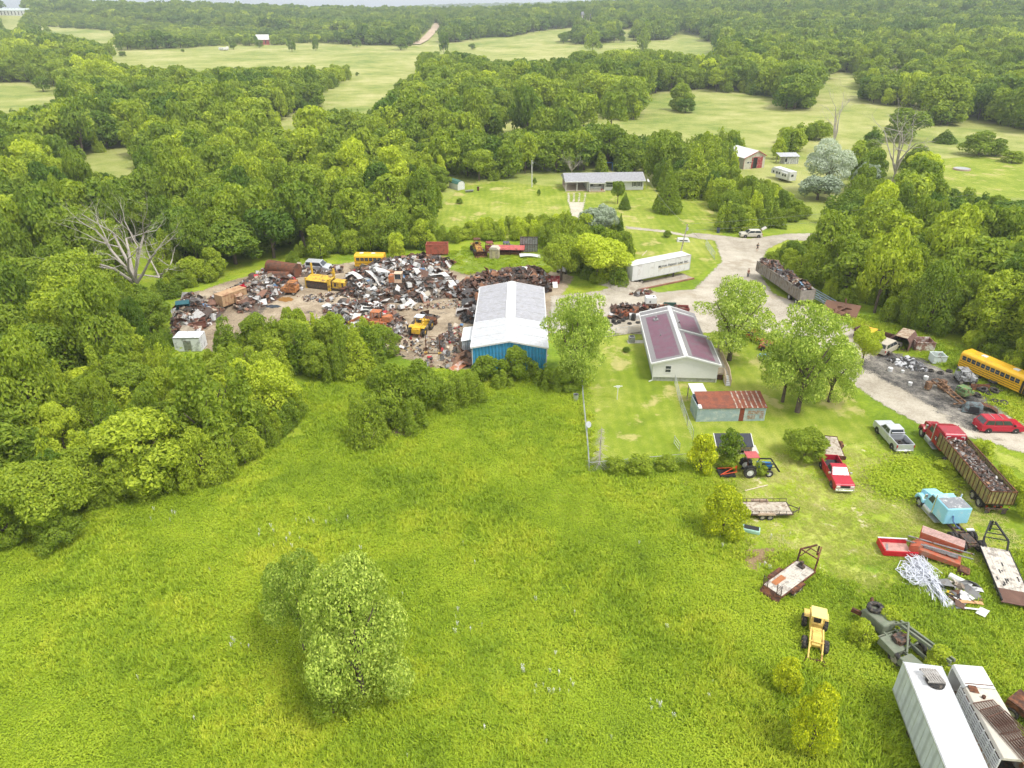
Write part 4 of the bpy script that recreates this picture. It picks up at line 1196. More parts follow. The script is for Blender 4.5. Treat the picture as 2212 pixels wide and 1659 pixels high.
# --- garden shed with gambrel roof
nl = at(989, 411.5); B = thing("garden_shed", "small white garden shed with green barrel roof", "shed", nl, R(-8))
w = 2.3; L_ = 4.2
MB().prism([(0, 0), (w, 0), (w, 1.6), (w * .82, 2.15), (w / 2, 2.4), (w * .18, 2.15), (0, 1.6)], 0, L_).build("wall", WHITE, B)
g = MB(); pr = [(-.08, 1.55), (w * .17, 2.2), (w / 2, 2.46), (w * .83, 2.2), (w + .08, 1.55)]
for a, b_ in zip(pr[:-1], pr[1:]): g.prism([(a[0], a[1]), (b_[0], b_[1]), (b_[0], b_[1] + .06), (a[0], a[1] + .06)], -.08, L_ + .08)
g.build("roof", mat("green_roof", (.06, .16, .13), .5), B)
mb = MB(); mb.box(w * .25, w * .49, -.04, -.005, .08, 1.8); mb.box(w * .51, w * .75, -.04, -.005, .08, 1.8); mb.build("door", WTRIM, B)
B.rotation_euler[2] = R(38)

# --- barn with red door
nl = at(1605, 366); nr = at(1650, 362); rz = heading(nl, nr); Wd = (nr - nl).length
B = thing("barn", "cream tin barn with white roof and red sliding door", "barn", nl, rz)
M_CR = ribbed("cream_tin", (.60, .57, .50), .4, 0, depth=.4, dirt=(.42, .33, .25), dirtamt=.15)
MB().prism([(0, 0), (Wd, 0), (Wd, 3.6), (Wd * .62, 5.1), (0, 3.3)], 0, 11).build("wall", M_CR, B)
mb = MB(); mb.prism([(-.25, 3.25), (Wd * .62, 5.15), (Wd * .62, 5.25), (-.25, 3.35)], -.3, 11.3); mb.prism([(Wd * .62, 5.15), (Wd + .25, 3.5), (Wd + .25, 3.6), (Wd * .62, 5.25)], -.3, 11.3); mb.build("roof", WHITE, B)
M_RD = mat("red_paint_old", (.32, .05, .05), .7, 0, .2, 2, (.4, .25, .22), .2)
mb = MB(); mb.bar((-.25, -.32, 3.28), (Wd * .62, -.32, 5.18), .1, .22); mb.bar((Wd * .62, -.32, 5.18), (Wd + .25, -.32, 3.53), .1, .22); mb.box(-.06, .04, -.06, 0, 0, 3.3); mb.build("trim", M_RD, B)
mb = MB(); mb.box(Wd * .62, Wd * .87, -.16, -.06, 0.05, 3.3); mb.box(Wd * .36, Wd * .42, -.1, -.02, .05, 3.2); mb.box(Wd * .36, Wd * .87, -.18, -.05, 3.25, 3.45); mb.build("door", M_RD, B)
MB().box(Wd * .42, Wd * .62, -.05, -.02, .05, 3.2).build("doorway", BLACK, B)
window(B, (Wd * .2, 0, 1.9), .9, .6, divide=False); window(B, (Wd * .32, 0, 1.9), .6, .5, divide=False)
# --- pale lean shed behind the travel trailer
nl = at(1693, 354.5); B = thing("pole_shed", "low grey shed with striped white wall near the barn", "shed", nl, R(3))
MB().box(0, 4.6, 0, 3, 0, 2.1).build("wall", ribbed("white_striped_wall", (.62, .62, .64), .7, 0, depth=1.0, dirt=(.2, .2, .2), dirtamt=.2), B)
MB().prismx([(-.4, 2.3), (3.4, 2.9), (3.4, 2.96), (-.4, 2.36)], -1.7, 4.8).build("roof", mat("grey_tin_roof", (.45, .46, .48), .5, .2, .15, 2), B)
mb = MB()
for x in (-1.5, -.7): mb.box(x - .06, x + .06, -.1, .02, 0, 2.3)
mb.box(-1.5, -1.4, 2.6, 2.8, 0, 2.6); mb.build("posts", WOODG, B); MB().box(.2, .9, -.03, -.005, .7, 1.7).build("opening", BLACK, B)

# --- far buildings
def far_house(name, label, p, w, d, h, wall, roof, cat="house", rz=0, rh=1.5):
    c = at_terrain(*p); B = thing(name, label, cat, c, rz)
    MB().box(-w / 2, w / 2, 0, d, -.5, h).build("wall", wall, B)
    MB().prismx([(-.5, h), (d + .5, h), (d / 2, h + rh)], -w / 2 - .5, w / 2 + .5).build("roof", roof, B)
    mb = MB()
    for i in range(max(2, int(w / 5))): x = -w / 2 + w * (i + .5) / max(2, int(w / 5)); mb.box(x - .6, x + .6, -.06, -.01, 1, h - .8)
    mb.build("window", GLASS, B)
    return B
far_house("farm_building", "long white farm building on the distant hillside", (23, 34), 60, 18, 7, WHITE, mat("pale_green_roof", (.45, .52, .48), .6), "building", .1, 3)
far_house("farmhouse", "red farmhouse with white roof at the far pasture edge", (568, 97), 13, 9, 5, M_RD, WHITE, rz=.2, rh=5)
far_house("farmhouse", "pale farmhouse showing among the distant woods", (1268, 42), 16, 10, 6, mat("cream_wall", (.65, .62, .55), .7), mat("dark_far_roof", (.2, .2, .22), .7), rh=4)
for i, (px, py) in enumerate(((480, 109), (487, 109), (492, 107))):
    c = at_terrain(px, py); v_ = thing("farm_trailer", "small white vehicle parked at the far pasture edge", "vehicle", c, i, "white vehicles at the far pasture edge")
    MB().box(-3, 3, -1, 1, .5, 2.6).build("body", WHITE, v_, bev=.2); MB().box(-2, 2, -1.05, 1.05, 0, .6).build("wheel", BLACK, v_)
# ---------------- vehicles ----------------
RUBBER = mat("tyre_rubber", (.025, .025, .026), .85, 0, .3, 8, (.12, .10, .08), .25)
RIM = mat("steel_rim", (.55, .56, .57), .4, .5, .15, 4)
RIMD = mat("dirty_rim", (.36, .33, .29), .7, .2, .2, 4)
CHROME = mat("chrome", (.7, .7, .72), .2, .8, .1, 3)
LAMP_R = mat("red_lamp", (.4, .02, .02), .3)
LAMP_W = mat("headlamp_lens", (.75, .75, .72), .2)
CAST = mat("dark_chassis", (.06, .055, .05), .8, .2, .4, 4, (.16, .09, .06), .3)

def wheel(parent, p, r, w, rim=RIM, hole=.58, name="wheel", dual=False):
    """wheel with tyre and rim; axle along y"""
    o = bpy.data.objects.new(name, None); COL.objects.link(o); o.parent = parent; o.location = p
    t = MB(); s = 1 if p[1] > 0 else -1
    offs = [0] if not dual else [0, -s * (w + .06)]
    for d in offs: t.tyre((0, d, 0), r, w, hole=hole)
    t.build("tyre", RUBBER, o, smooth=False)
    c = MB()
    for d in offs:
        c.cyl((0, d - w * .28, 0), (0, d + w * .28, 0), r * hole, n=16)
    c.cyl((0, -w * .42, 0), (0, w * .42, 0), r * .2, n=8)
    c.build("rim", rim, o)
    return o

def cabin(parent, x0, x1, x2, x3, z0, z1, w0, w1, paint, glass=GLASS, pillars=(), name="cabin", rear=True, split=None):
    """greenhouse: bottom runs x0..x3, roof x1..x2; w0/w1 half widths; glass panes proud of each face"""
    b = [(x0, -w0, z0), (x3, -w0, z0), (x3, w0, z0), (x0, w0, z0)]; t = [(x1, -w1, z1), (x2, -w1, z1), (x2, w1, z1), (x1, w1, z1)]
    MB().hexa(b + t).build(name, paint, parent, bev=.04)
    def pane(a, b_, c, d, nm, u0, u1, v0, v1, out):
        a, b_, c, d = map(Vector, (a, b_, c, d))   # bottom a-b, top d-c
        def q(u, v): return a.lerp(b_, u).lerp(d.lerp(c, u), v)
        n = (b_ - a).cross(d - a).normalized() * out
        P = [q(u0, v0) + n, q(u1, v0) + n, q(u1, v1) + n, q(u0, v1) + n]
        m = MB(); m.hexa([p - n * 1.6 for p in P] + P); m.build(nm, glass, parent)
    segs = split or [(.06, .94)]
    for u0, u1 in segs:
        pane(b[0], b[1], t[1], t[0], "side_window", u0, u1, .14, .84, .018)
        pane(b[2], b[3], t[3], t[2], "side_window", 1 - u1, 1 - u0, .14, .84, .018)
    pane(b[1], b[2], t[2], t[1], "windshield", .07, .93, .1, .9, .018)
    if rear: pane(b[3], b[0], t[0], t[3], "rear_window", .09, .91, .14, .84, .018)

def car(name, label, cat, loc, rz, L, Wd, Ht, belt, hood, cab, paint, wheels=(.17, .80), wr=.34, split=None, bed=None, rim=RIM, group=None, trim=None, extras=True, glass=GLASS, lift=0):
    """cab = roof and belt stations as fractions from the rear: (belt rear, roof rear, roof front, belt front)"""
    o = thing(name, label, cat, loc, rz, group)
    X = lambda f: -L / 2 + L * f
    zb = wr * .85 + lift; hw = Wd / 2
    if bed is None:
        prof = [(-L / 2 + .08, zb), (L / 2 - .1, zb), (L / 2, zb + .12), (L / 2 - .03, hood - .12), (L / 2 - .16, hood), (X(cab[3]), belt), (X(cab[0]), belt), (-L / 2 + .02, belt - .06), (-L / 2, zb + .15)]
        MB().prism(prof, -hw, hw).build("body", paint, o, bev=.07)
    else:
        prof = [(X(bed), zb), (L / 2 - .1, zb), (L / 2, zb + .12), (L / 2 - .03, hood - .12), (L / 2 - .16, hood), (X(cab[3]), belt), (X(bed), belt)]
        MB().prism(prof, -hw, hw).build("body", paint, o, bev=.06)
        m = MB(); xb = X(bed) - .04; e = belt + .02
        m.box(-L / 2 + .1, xb, -hw, -hw + .09, zb, e); m.box(-L / 2 + .1, xb, hw - .09, hw, zb, e); m.box(xb - .06, xb, -hw + .09, hw - .09, zb, e)
        m.box(-L / 2 + .1, xb - .06, -hw + .09, hw - .09, zb, zb + .25)
        m.build("truck_bed", paint, o, bev=.015)
        MB().box(-L / 2 + .02, -L / 2 + .09, -hw + .03, hw - .03, zb + .1, e).build("tailgate", paint, o, bev=.02)
        MB().box(-L / 2 + .11, xb - .07, -hw + .1, hw - .1, zb + .252, zb + .28).build("bed_liner", mat("bed_liner", (.045, .045, .048), .9, 0, .3, 3), o)
    cabin(o, X(cab[0]), X(cab[1]), X(cab[2]), X(cab[3]), belt, Ht, hw - .06, hw - .2, paint, split=split, glass=glass)
    m = MB()
    for f in wheels:
        for s in (-1, 1): m.cyl((X(f), s * (hw - .3), wr + lift), (X(f), s * (hw + .008), wr + lift), wr * 1.18, n=18)
    m.build("wheel_arch", BLACK, o)
    for f in wheels:
        for s in (-1, 1): wheel(o, (X(f), s * (hw - .08), wr), wr, .22, rim)
    if extras:
        m = MB(); m.box(L / 2 - .06, L / 2 + .07, -hw + .04, hw - .04, zb + .0, zb + .2); m.build("front_bumper", trim or paint, o, bev=.02)
        m = MB(); m.box(-L / 2 - .08, -L / 2 + .03, -hw + .04, hw - .04, zb, zb + .2); m.build("rear_bumper", trim or paint, o, bev=.02)
        MB().box(L / 2 - .03, L / 2 + .02, -hw * .45, hw * .45, zb + .24, hood - .14).build("grille", BLACK, o)
        for s in (-1, 1):
            MB().box(L / 2 - .06, L / 2 + .025, min(s * hw * .52, s * hw * .9), max(s * hw * .52, s * hw * .9), hood - .32, hood - .14).build("headlight", LAMP_W, o)
            MB().box(-L / 2 - .01, -L / 2 + .1, s * hw - .1 if s > 0 else s * hw - .01, s * hw + .01 if s > 0 else s * hw + .1, belt - .4, belt - .08).build("tail_light", LAMP_R, o)
            MB().box(X(cab[3]) - .35, X(cab[3]) - .2, min(s * hw, s * (hw + .22)), max(s * hw, s * (hw + .22)), belt + .03, belt + .22).build("mirror", trim or BLACK, o)
        MB().box(-L / 2 - .1, -L / 2 - .081, -.18, .18, zb + .06, zb + .18).build("plate", WHITE, o)
    return o

RED = mat("red_car_paint", (.42, .015, .035), .28, 0, .06, 1)
SILV = mat("silver_paint", (.55, .57, .60), .3, .3, .05, 1)
GOLD = mat("dusty_gold_paint", (.50, .45, .36), .5, .1, .06, 1)
CHAM = mat("beige_paint", (.58, .55, .48), .35, .1, .05, 1)

mv = car("minivan", "shiny red minivan with roof rails beside the gravel", "minivan", (57.2, 71.4, 0), R(-2), 4.95, 1.9, 1.72, 1.02, .95, (.015, .10, .62, .78), RED, split=[(.05, .33), (.35, .62), (.64, .93)])
m = MB()
for f in (.25, .45): m.box(-2.4 + 4.9 * f, -2.34 + 4.9 * f, -.6, .6, 1.74, 1.79)
m.build("roof_rail", CHROME, mv)
sp = car("pickup_truck", "silver crew cab pickup with spare tyre in its open bed", "pickup truck", (43.6, 69.0, 0), R(91), 5.6, 1.98, 1.85, 1.22, 1.15, (.385, .42, .62, .74), SILV, wr=.38, bed=.385, split=[(.06, .46), (.5, .93)], trim=CHROME)
t = MB(); t.tyre((0, 0, 0), .36, .2, axis='z'); t.build("spare_tyre", RUBBER, sp, (-1.55, .1, .78))
MB().box(-.95, -.80, -.75, .75, 1.55, 1.62).build("light_bar", CHROME, sp)
rp = car("pickup_truck", "red pickup towing a wooden flatbed trailer", "pickup truck", (34.1, 61.6, 0), R(-94), 5.5, 1.95, 1.8, 1.2, 1.12, (.42, .46, .58, .72), RED, wr=.38, bed=.42, trim=CHROME)
m = MB(); m.box(2.55, 2.78, -.95, .95, .5, .72); m.build("chrome_bumper", CHROME, rp, bev=.03)
ft = thing("flatbed_trailer", "worn wooden flatbed trailer hitched to the red pickup", "trailer", (35.6, 66.6, 0), R(-101))
def planks(parent, x0, x1, y0, y1, z, n=10, along='x', m_=WOODG, seed=0):
    mb = MB(); q = random.Random(seed)
    for i in range(n):
        a, b_ = y0 + (y1 - y0) * i / n, y0 + (y1 - y0) * (i + 1) / n - .012
        dz = q.uniform(-.008, .008)
        mb.box(x0 + q.uniform(0, .03), x1 - q.uniform(0, .04), a, b_, z + dz, z + .05 + dz)
    return mb.build("deck", m_, parent)
M_DK = mat("weathered_deck", (.50, .44, .36), .85, 0, .25, 2.2, (.24, .18, .13), .28)
planks(ft, -2.3, 2.1, -1.0, 1.0, .62, 9, m_=M_DK)
m = MB(); m.box(-2.35, 2.15, -1.08, -1.0, .5, .68); m.box(-2.35, 2.15, 1.0, 1.08, .5, .68); m.box(-2.4, -2.32, -1.08, 1.08, .5, .72); m.box(2.12, 2.2, -1.08, 1.08, .5, .95); m.bar((2.15, -.7, .5), (3.1, 0, .5), .09); m.bar((2.15, .7, .5), (3.1, 0, .5), .09); m.bar((2.15, -1, .95), (2.15, 1, .95), .06); m.build("frame", RUSTM, ft)
for x in (-.9,):
    for s in (-1, 1):
        wheel(ft, (x, s * 1.26, .36), .36, .24, RIMD)
        MB().prism([(x - .55, .55), (x + .55, .55), (x + .45, .80), (x - .45, .80)], s * 1.26 - .15, s * 1.26 + .15).build("fender", RUSTM, ft)

# gold wagon backed to the burnt ground, dumpsters behind
a, b = Vector((52.3, 91.6, 0)), Vector((56.2, 94.6, 0))
gs = car("suv", "dusty gold suv parked on the edge of the burnt ground", "suv", (a + b) / 2 + Vector((0, 0, 0)), heading(a, b), 4.9, 1.9, 1.78, 1.08, 1.0, (.02, .08, .60, .74), GOLD, wr=.37, split=[(.05, .3), (.33, .6), (.63, .93)])
# light wagon with raised tailgate on the road
p0, p1 = at(1603, 515), at(1643, 513)
wg = car("suv", "beige wagon on the gravel road with its tailgate raised", "suv", (p0 + p1) / 2 + Vector((0, .8, 0)), R(180), 4.6, 1.8, 1.6, 1.0, .95, (.03, .10, .58, .74), CHAM, wr=.34, split=[(.05, .48), (.52, .93)])
m = MB(); m.hexa([(-2.2, -.7, 1.58), (-2.2, .7, 1.58), (-3.1, .65, 2.1), (-3.1, -.65, 2.1), (-2.2, -.7, 1.65), (-2.2, .7, 1.65), (-3.1, .65, 2.18), (-3.1, -.65, 2.18)]); m.build("tailgate", CHAM, wg)

# cars half hidden under the yard trees
car("sedan", "white car parked under the yard trees beside the deck", "car", at(1577, 742), R(-88), 4.6, 1.8, 1.45, .95, .9, (.12, .25, .55, .74), WHITE)
car("sedan", "dark red car parked under the yard trees near the gravel road", "car", at(1632, 735), R(-60), 4.5, 1.8, 1.4, .9, .85, (.12, .25, .55, .74), mat("dull_red_paint", (.36, .03, .02), .5, 0, .1))
car("sedan", "red and rust coloured car under the spreading yard tree", "car", at(1668, 758), R(-30), 3.6, 1.7, 1.35, .9, .85, (.12, .25, .55, .74), mat("faded_red", (.40, .10, .07), .7, 0, .2))
bc = car("dune_buggy", "blue stripped car body on tube frame beneath the yard tree", "car", at(1661, 777), R(-185), 2.6, 1.5, .95, .7, .68, (.15, .3, .5, .66), mat("light_blue_paint", (.18, .38, .56), .4, 0, .15), wr=.26, extras=False)
MB().tube([(1.2, -.7, .45), (1.55, -.6, .35), (1.6, .6, .35), (1.2, .7, .45)], .03).build("tube_frame", GALV, bc)
sv = car("van", "white crashed van behind the rusty tanks at the scrapyard edge", "van", at(689, 583), R(-12), 4.8, 1.9, 1.9, 1.1, 1.0, (.03, .06, .66, .80), SILV, wr=.33)
sv.rotation_euler[0] = R(6)

# ---- school buses
YEL = mat("school_bus_yellow", (.75, .42, .02), .35, 0, .05, .8, (.55, .30, .03), .15)
def bus(label, loc, rz, L=11.0, cut=None, group=None, nwin=13):
    o = thing("school_bus", label, "bus", loc, rz, group)
    W2, z0, z1, z2 = 1.2, .75, 2.55, 2.95
    hoodl = 0 if cut else 1.6
    sec = [(-W2, z0), (W2, z0), (W2, z1), (W2 * .93, z1 + .2), (W2 * .6, z2), (-W2 * .6, z2), (-W2 * .93, z1 + .2), (-W2, z1)]
    MB().prismx(sec, -L / 2, L / 2 - hoodl).build("body", YEL, o, bev=.03)
    if hoodl:
        MB().prism([(L / 2 - hoodl, .7), (L / 2, .7), (L / 2, 1.5), (L / 2 - .25, 1.65), (L / 2 - hoodl, 1.8)], -1.05, 1.05).build("hood", YEL, o, bev=.08)
        MB().box(L / 2 - hoodl - .01, L / 2 - hoodl + .02, -1.05, 1.05, 1.85, 2.55).build("windshield", GLASS, o)
    m = MB()
    for s in (-1, 1):
        for z in (1.02, 1.3, 1.62): m.box(-L / 2 + .1, L / 2 - hoodl - .2, min(s * W2, s * (W2 + .015)), max(s * W2, s * (W2 + .015)), z, z + .055)
    m.build("stripe", BLACK, o)
    n = nwin
    for s in (-1, 1):
        for i in range(n):
            if s < 0 and not cut and i == n - 1: continue
            x = -L / 2 + .35 + i * (L - hoodl - .7) / n
            w_ = (L - hoodl - .7) / n - .14
            f = MB(); y0, y1 = sorted((s * W2, s * (W2 + .02)))
            f.box(x, x + w_, y0, y1, 1.85, 2.42); fo = f.build("window", GLASS, o)
            g = MB(); y0, y1 = sorted((s * (W2 + .02), s * (W2 + .03))); g.box(x, x + w_, y0, y1, 2.12, 2.15); g.build("sash", GREYM, fo)
    if not cut:
        x = L / 2 - hoodl - .85; MB().box(x, x + .75, -W2 - .03, -W2, .8, 2.45).build("door", BLACK, o)
        m = MB()
        for q in (0, .36, .72): m.box(x + q, x + q + .04, -W2 - .045, -W2 - .03, .8, 2.45)
        m.build("door_frame", YEL, o)
    m = MB()
    for x in (-L * .28, L * .12): m.box(x - .35, x + .35, -.3, .3, z2, z2 + .08)
    m.build("roof_hatch", WHITE, o)
    for x in (-L * .24, L / 2 - .75):
        for s in (-1, 1): wheel(o, (x, s * 1.0, .48), .48, .26, RIMD, dual=x < 0)
    MB().box(-L / 2 - .12, -L / 2, -1.15, 1.15, .6, .85).build("rear_bumper", BLACK, o)
    MB().box(-L / 2 + .1, L / 2 - .2, -.4, .4, .4, .76).build("chassis", CAST, o)
    return o
p0, p1 = Vector((61.9, 87.3, 0)), Vector((66.4, 77.4, 0))
bus("long yellow school bus with two white roof hatches at the thicket", (p0 + p1) / 2, heading(p0, p1), (p1 - p0).length)
p0, p1 = at(775, 578), at(829, 581)
b2 = bus("short wrecked yellow bus body behind the big scrap heap", (p0 + p1) / 2, R(-2), (p1 - p0).length + .6, cut=True, nwin=6)

# ---- livestock and box trailers at the near corner
def trailer_wheels(o, xs, y, r=.5, dual=True, rim=RIMD):
    for x in xs:
        for s in (-1, 1): wheel(o, (x, s * y, r), r, .25, rim, dual=dual)



fl_, fr_ = at(1953, 1428, 4.0), at(2032, 1436, 4.0)
nl_ = at(2048, 1665, 4.0)
ax = (fl_ - nl_); ax.z = 0; ax.normalize(); rz = math.atan2(ax.y, ax.x)
wtw = 2.5; mid = (fl_ + fr_) / 2
Lb = 13.4
wt = thing("box_trailer", "long white box trailer with a pallet and tyre on its roof", "trailer", Vector((mid.x, mid.y, 0)) - ax * Lb / 2, rz)
M_BX = ribbed("white_trailer_side", (.52, .56, .62), 1.2, 0, depth=.08, metal=0)
M_BT = mat("white_trailer_roof", (.64, .65, .66), .5, 0, .02, .5, (.46, .46, .47), .2)
MB().box(-Lb / 2, Lb / 2, -wtw / 2, wtw / 2, 1.1, 3.92).build("body", M_BX, wt, bev=.03)
MB().box(-Lb / 2 + .04, Lb / 2 - .12, -wtw / 2 + .04, wtw / 2 - .04, 3.921, 4.0).build("roof", M_BT, wt, bev=.03)
m = MB()
for s in (-1, 1): m.box(-Lb / 2, Lb / 2, s * wtw / 2 - .02, s * wtw / 2 + .02, 3.86, 3.96); m.box(-Lb / 2, Lb / 2, s * wtw / 2 - .02, s * wtw / 2 + .02, 1.05, 1.2)
m.build("rail", GALV, wt)
m = MB()
for i in range(1, 11):
    xx = -Lb / 2 + Lb * i / 11
    for s in (-1, 1): y0, y1 = sorted((s * wtw / 2, s * (wtw / 2 + .012))); m.box(xx - .015, xx + .015, y0, y1, 1.22, 3.85)
m.build("panel_seam", GALV, wt)
trailer_wheels(wt, (-4.6, -5.8), 1.0); MB().box(3.6, 3.9, -1, 1, 0, 1.1).build("landing_leg", CAST, wt)
pos = mid - ax * 1.5
t = MB(); t.tyre((0, 0, 0), .6, .26, axis='z', hole=.5); tag(t.build("tyre", RUBBER, None, (pos.x + .25, pos.y - .15, 4.13)), "black tyre under the pallet on the white trailer roof", "tyre")
pl = MB()
for i in range(7): pl.box(-.62, .62, -.6 + i * .17, -.48 + i * .17, .10, .125)
for y in (-.58, -.04, .5): pl.box(y, y + .08, -.6, .6, .0, .1)
tag(pl.build("pallet", mat("grey_pallet", (.32, .30, .28), .85, 0, .2, 5), None, (pos.x + .1, pos.y + .1, 4.3), rot=(R(6), R(4), rz + .2)), "grey wooden pallet lying on a tyre on the white trailer roof", "pallet")

fl_, fr_ = at(2042, 1440, 3.3), at(2082, 1440, 3.3)
lw = 2.2; c0 = Vector((31.6, 34.6, 0))
ax2 = Vector((-.235, .97, 0)); ax2 = (Vector((31.6, 34.6, 0)) - Vector((30.6, 25.4, 0))).normalized(); rz2 = math.atan2(ax2.y, ax2.x)
Lt = 7.0
lt = thing("livestock_trailer", "tan livestock trailer with slatted sides beside the white box trailer", "trailer", c0 - ax2 * Lt / 2 + Vector((.35, 0, 0)), rz2)
M_TAN = mat("tan_trailer_roof", (.54, .50, .43), .5, 0, .08, .8, (.45, .40, .33), .2)
sec = [(-lw / 2, 3.0), (lw / 2, 3.0), (lw / 2 - .12, 3.25), (-lw / 2 + .12, 3.25)]
MB().prismx([(y, z) for y, z in sec], -Lt / 2, Lt / 2 - 1.8).build("roof", M_TAN, lt, bev=.04)
MB().prismx([(y * .98, z + .02) for y, z in sec], Lt / 2 - 1.75, Lt / 2 + .1).build("front_roof", WHITE, lt, bev=.04)
for s in (-1, 1):
    m = MB(); y = s * lw / 2
    m.box(-Lt / 2, Lt / 2, y - .03, y + .03, .7, 1.7)
    m.build("lower_wall", mat("rust_streaked_tan", (.55, .50, .42), .6, 0, .1, 2, (.35, .17, .08), .35), lt)
    m = MB()
    for k in range(5): m.box(-Lt / 2, Lt / 2 - 1.6, y - .025, y + .025, 1.8 + k * .24, 1.92 + k * .24)
    m.build("slats", WHITE, lt)
    m = MB()
    for i in range(9): x = -Lt / 2 + .05 + i * (Lt - 1.6) / 8; m.box(x - .04, x + .04, y - .045, y + .045, .7, 3.0)
    m.build("posts", WHITE, lt)
MB().box(-Lt / 2, Lt / 2, -lw / 2 + .03, lw / 2 - .03, .62, .72).build("floor", CAST, lt)
MB().box(Lt / 2 - .1, Lt / 2, -lw / 2, lw / 2, .8, 3.0).build("front_wall", WHITE, lt)
trailer_wheels(lt, (-1.4, -2.4), .95, .42, False)
m = MB(); m.box(Lt / 2 - 1.55, Lt / 2 - 1.5, -.9, .9, 3.27, 3.3); m.cyl((Lt / 2 - 2.6, .2, 3.24), (Lt / 2 - 2.6, .2, 3.45), .12, n=8); m.hexa([(Lt / 2 - 2.2, .3, 3.26), (Lt / 2 - 1.75, .3, 3.26), (Lt / 2 - 1.75, .85, 3.26), (Lt / 2 - 2.2, .85, 3.26), (Lt / 2 - 2.3, .3, 3.28), (Lt / 2 - 1.8, .35, 3.42), (Lt / 2 - 1.75, .85, 3.40), (Lt / 2 - 2.2, .85, 3.28)]); m.build("roof_vent", RUSTM, lt)
# rusty gates stacked on it
def gate(name, label, loc, rz, L, Wd, n, material, group=None, tilt=(0, 0), r=.025):
    m = MB()
    for i in range(n): y = -Wd / 2 + Wd * i / (n - 1); m.cyl((-L / 2, y, 0), (L / 2, y, 0), r, n=5)
    for x in (-L / 2, 0, L / 2): m.cyl((x, -Wd / 2, .01), (x, Wd / 2, .01), r * 1.2, n=5)
    return tag(m.build(name, material, None, loc, rot=(tilt[0], tilt[1], rz)), label, "gate", group)
base = c0 - ax2 * 4.9
M_GATE = mat("brown_gate", (.13, .07, .05), .7, .2, .3, 4)
for i in range(3):
    gate("tube_gate", "brown tubular gate stacked on the tan livestock trailer roof", (base.x + .55 + .25 * i, base.y - .3 - .5 * i, 3.33 + .09 * i), rz2 + .28 + .07 * i, 4.6, 1.5, 9, M_GATE, "brown tubular gates on the livestock trailer", r=.03)

# ---- heavy tractor units
M_TR = mat("truck_red", (.36, .012, .03), .3, 0, .08, 1, (.28, .02, .03), .3)
M_SKY = mat("sky_blue_paint", (.28, .60, .76), .5, 0, .05, 1.0, (.42, .62, .72), .2)
def semi(name, label, loc, rz, paint, sleeper_top, bonnet=2.0, cabl=1.7, slp=1.9, tail=3.2, hgt=2.6, detail=None):
    o = thing(name, label, "truck", loc, rz)
    x = 0.0

    # x forward: nose at +F
    F = bonnet + cabl + slp
    MB().prism([(cabl + slp, .85), (F, .85), (F + .05, 1.0), (F, 1.62), (F - .2, 1.75), (cabl + slp, 1.98)], -.66, .66).build("hood", paint, o, bev=.08)
    for s in (-1, 1):
        m = MB(); y0, y1 = sorted((s * .6, s * 1.22))
        m.prism([(F - 1.35, .9), (F - 1.25, 1.25), (F - .95, 1.45), (F - .35, 1.42), (F - .1, 1.1), (F - .1, .8), (F - .25, .8), (F - .4, 1.15), (F - .9, 1.2), (F - 1.1, .9)], y0, y1)
        m.build("fender", paint, o, bev=.03)
        MB().cyl((F - .2, s * .95, 1.05), (F - .02, s * .95, 1.02), .14, n=10).build("headlight", LAMP_W, o)
        wheel(o, (F - .72, s * 1.0, .52), .52, .28, RIM)
        m = MB(); y0, y1 = sorted((s * .72, s * 1.25)); m.cyl((slp + .1, s * .98, .72), (slp + 1.3, s * .98, .72), .3, n=14); m.box(slp - .9, slp + 1.4, y0, y1, .38, .46); m.build("fuel_tank", GALV, o)
        MB().cyl((slp - .05, s * 1.2, 1.0), (slp - .05, s * 1.2, hgt + .5), .07, n=8).build("exhaust_stack", CHROME, o)
        m = MB(); m.box(cabl + slp - .25, cabl + slp - .1, min(s * 1.2, s * 1.42), max(s * 1.2, s * 1.42), 1.7, 2.2); m.build("mirror", CHROME, o)
    MB().box(F - .02, F + .08, -1.15, 1.15, .5, .82).build("bumper", CHROME, o, bev=.03)
    MB().box(F + .04, F + .07, -.5, .5, .95, 1.55).build("grille", CHROME, o)
    MB().box(slp, cabl + slp, -1.12, 1.12, .8, 1.65).build("cab", paint, o, bev=.05)
    cabin(o, slp, slp + .1, cabl + slp - .55, cabl + slp - .02, 1.62, hgt, 1.1, .98, paint, name="cab_roof", rear=False, split=[(.25, .85)])
    MB().box(-.1, slp - .04, -1.22, 1.22, .95, sleeper_top).build("sleeper", paint, o, bev=.12)
    m = MB(); m.box(-tail - .2, cabl + slp, -.48, -.36, .62, .88); m.box(-tail - .2, cabl + slp, .36, .48, .62, .88)
    for q in (-tail, -tail + 1.3, -1.0, -.4): m.box(q - .08, q + .08, -.36, .36, .65, .85)
    m.box(-tail + .1, -tail + 1.5, -.45, .45, .88, .98)
    for q in (-tail + .2, -tail + 1.5): m.cyl((q, -.95, .52), (q, .95, .52), .1, n=8)
    m.build("chassis", CAST, o)
    for q in (-tail + .2, -tail + 1.5):
        for s in (-1, 1): wheel(o, (q, s * 1.08, .52), .52, .27, RIMD, dual=True)
    return o
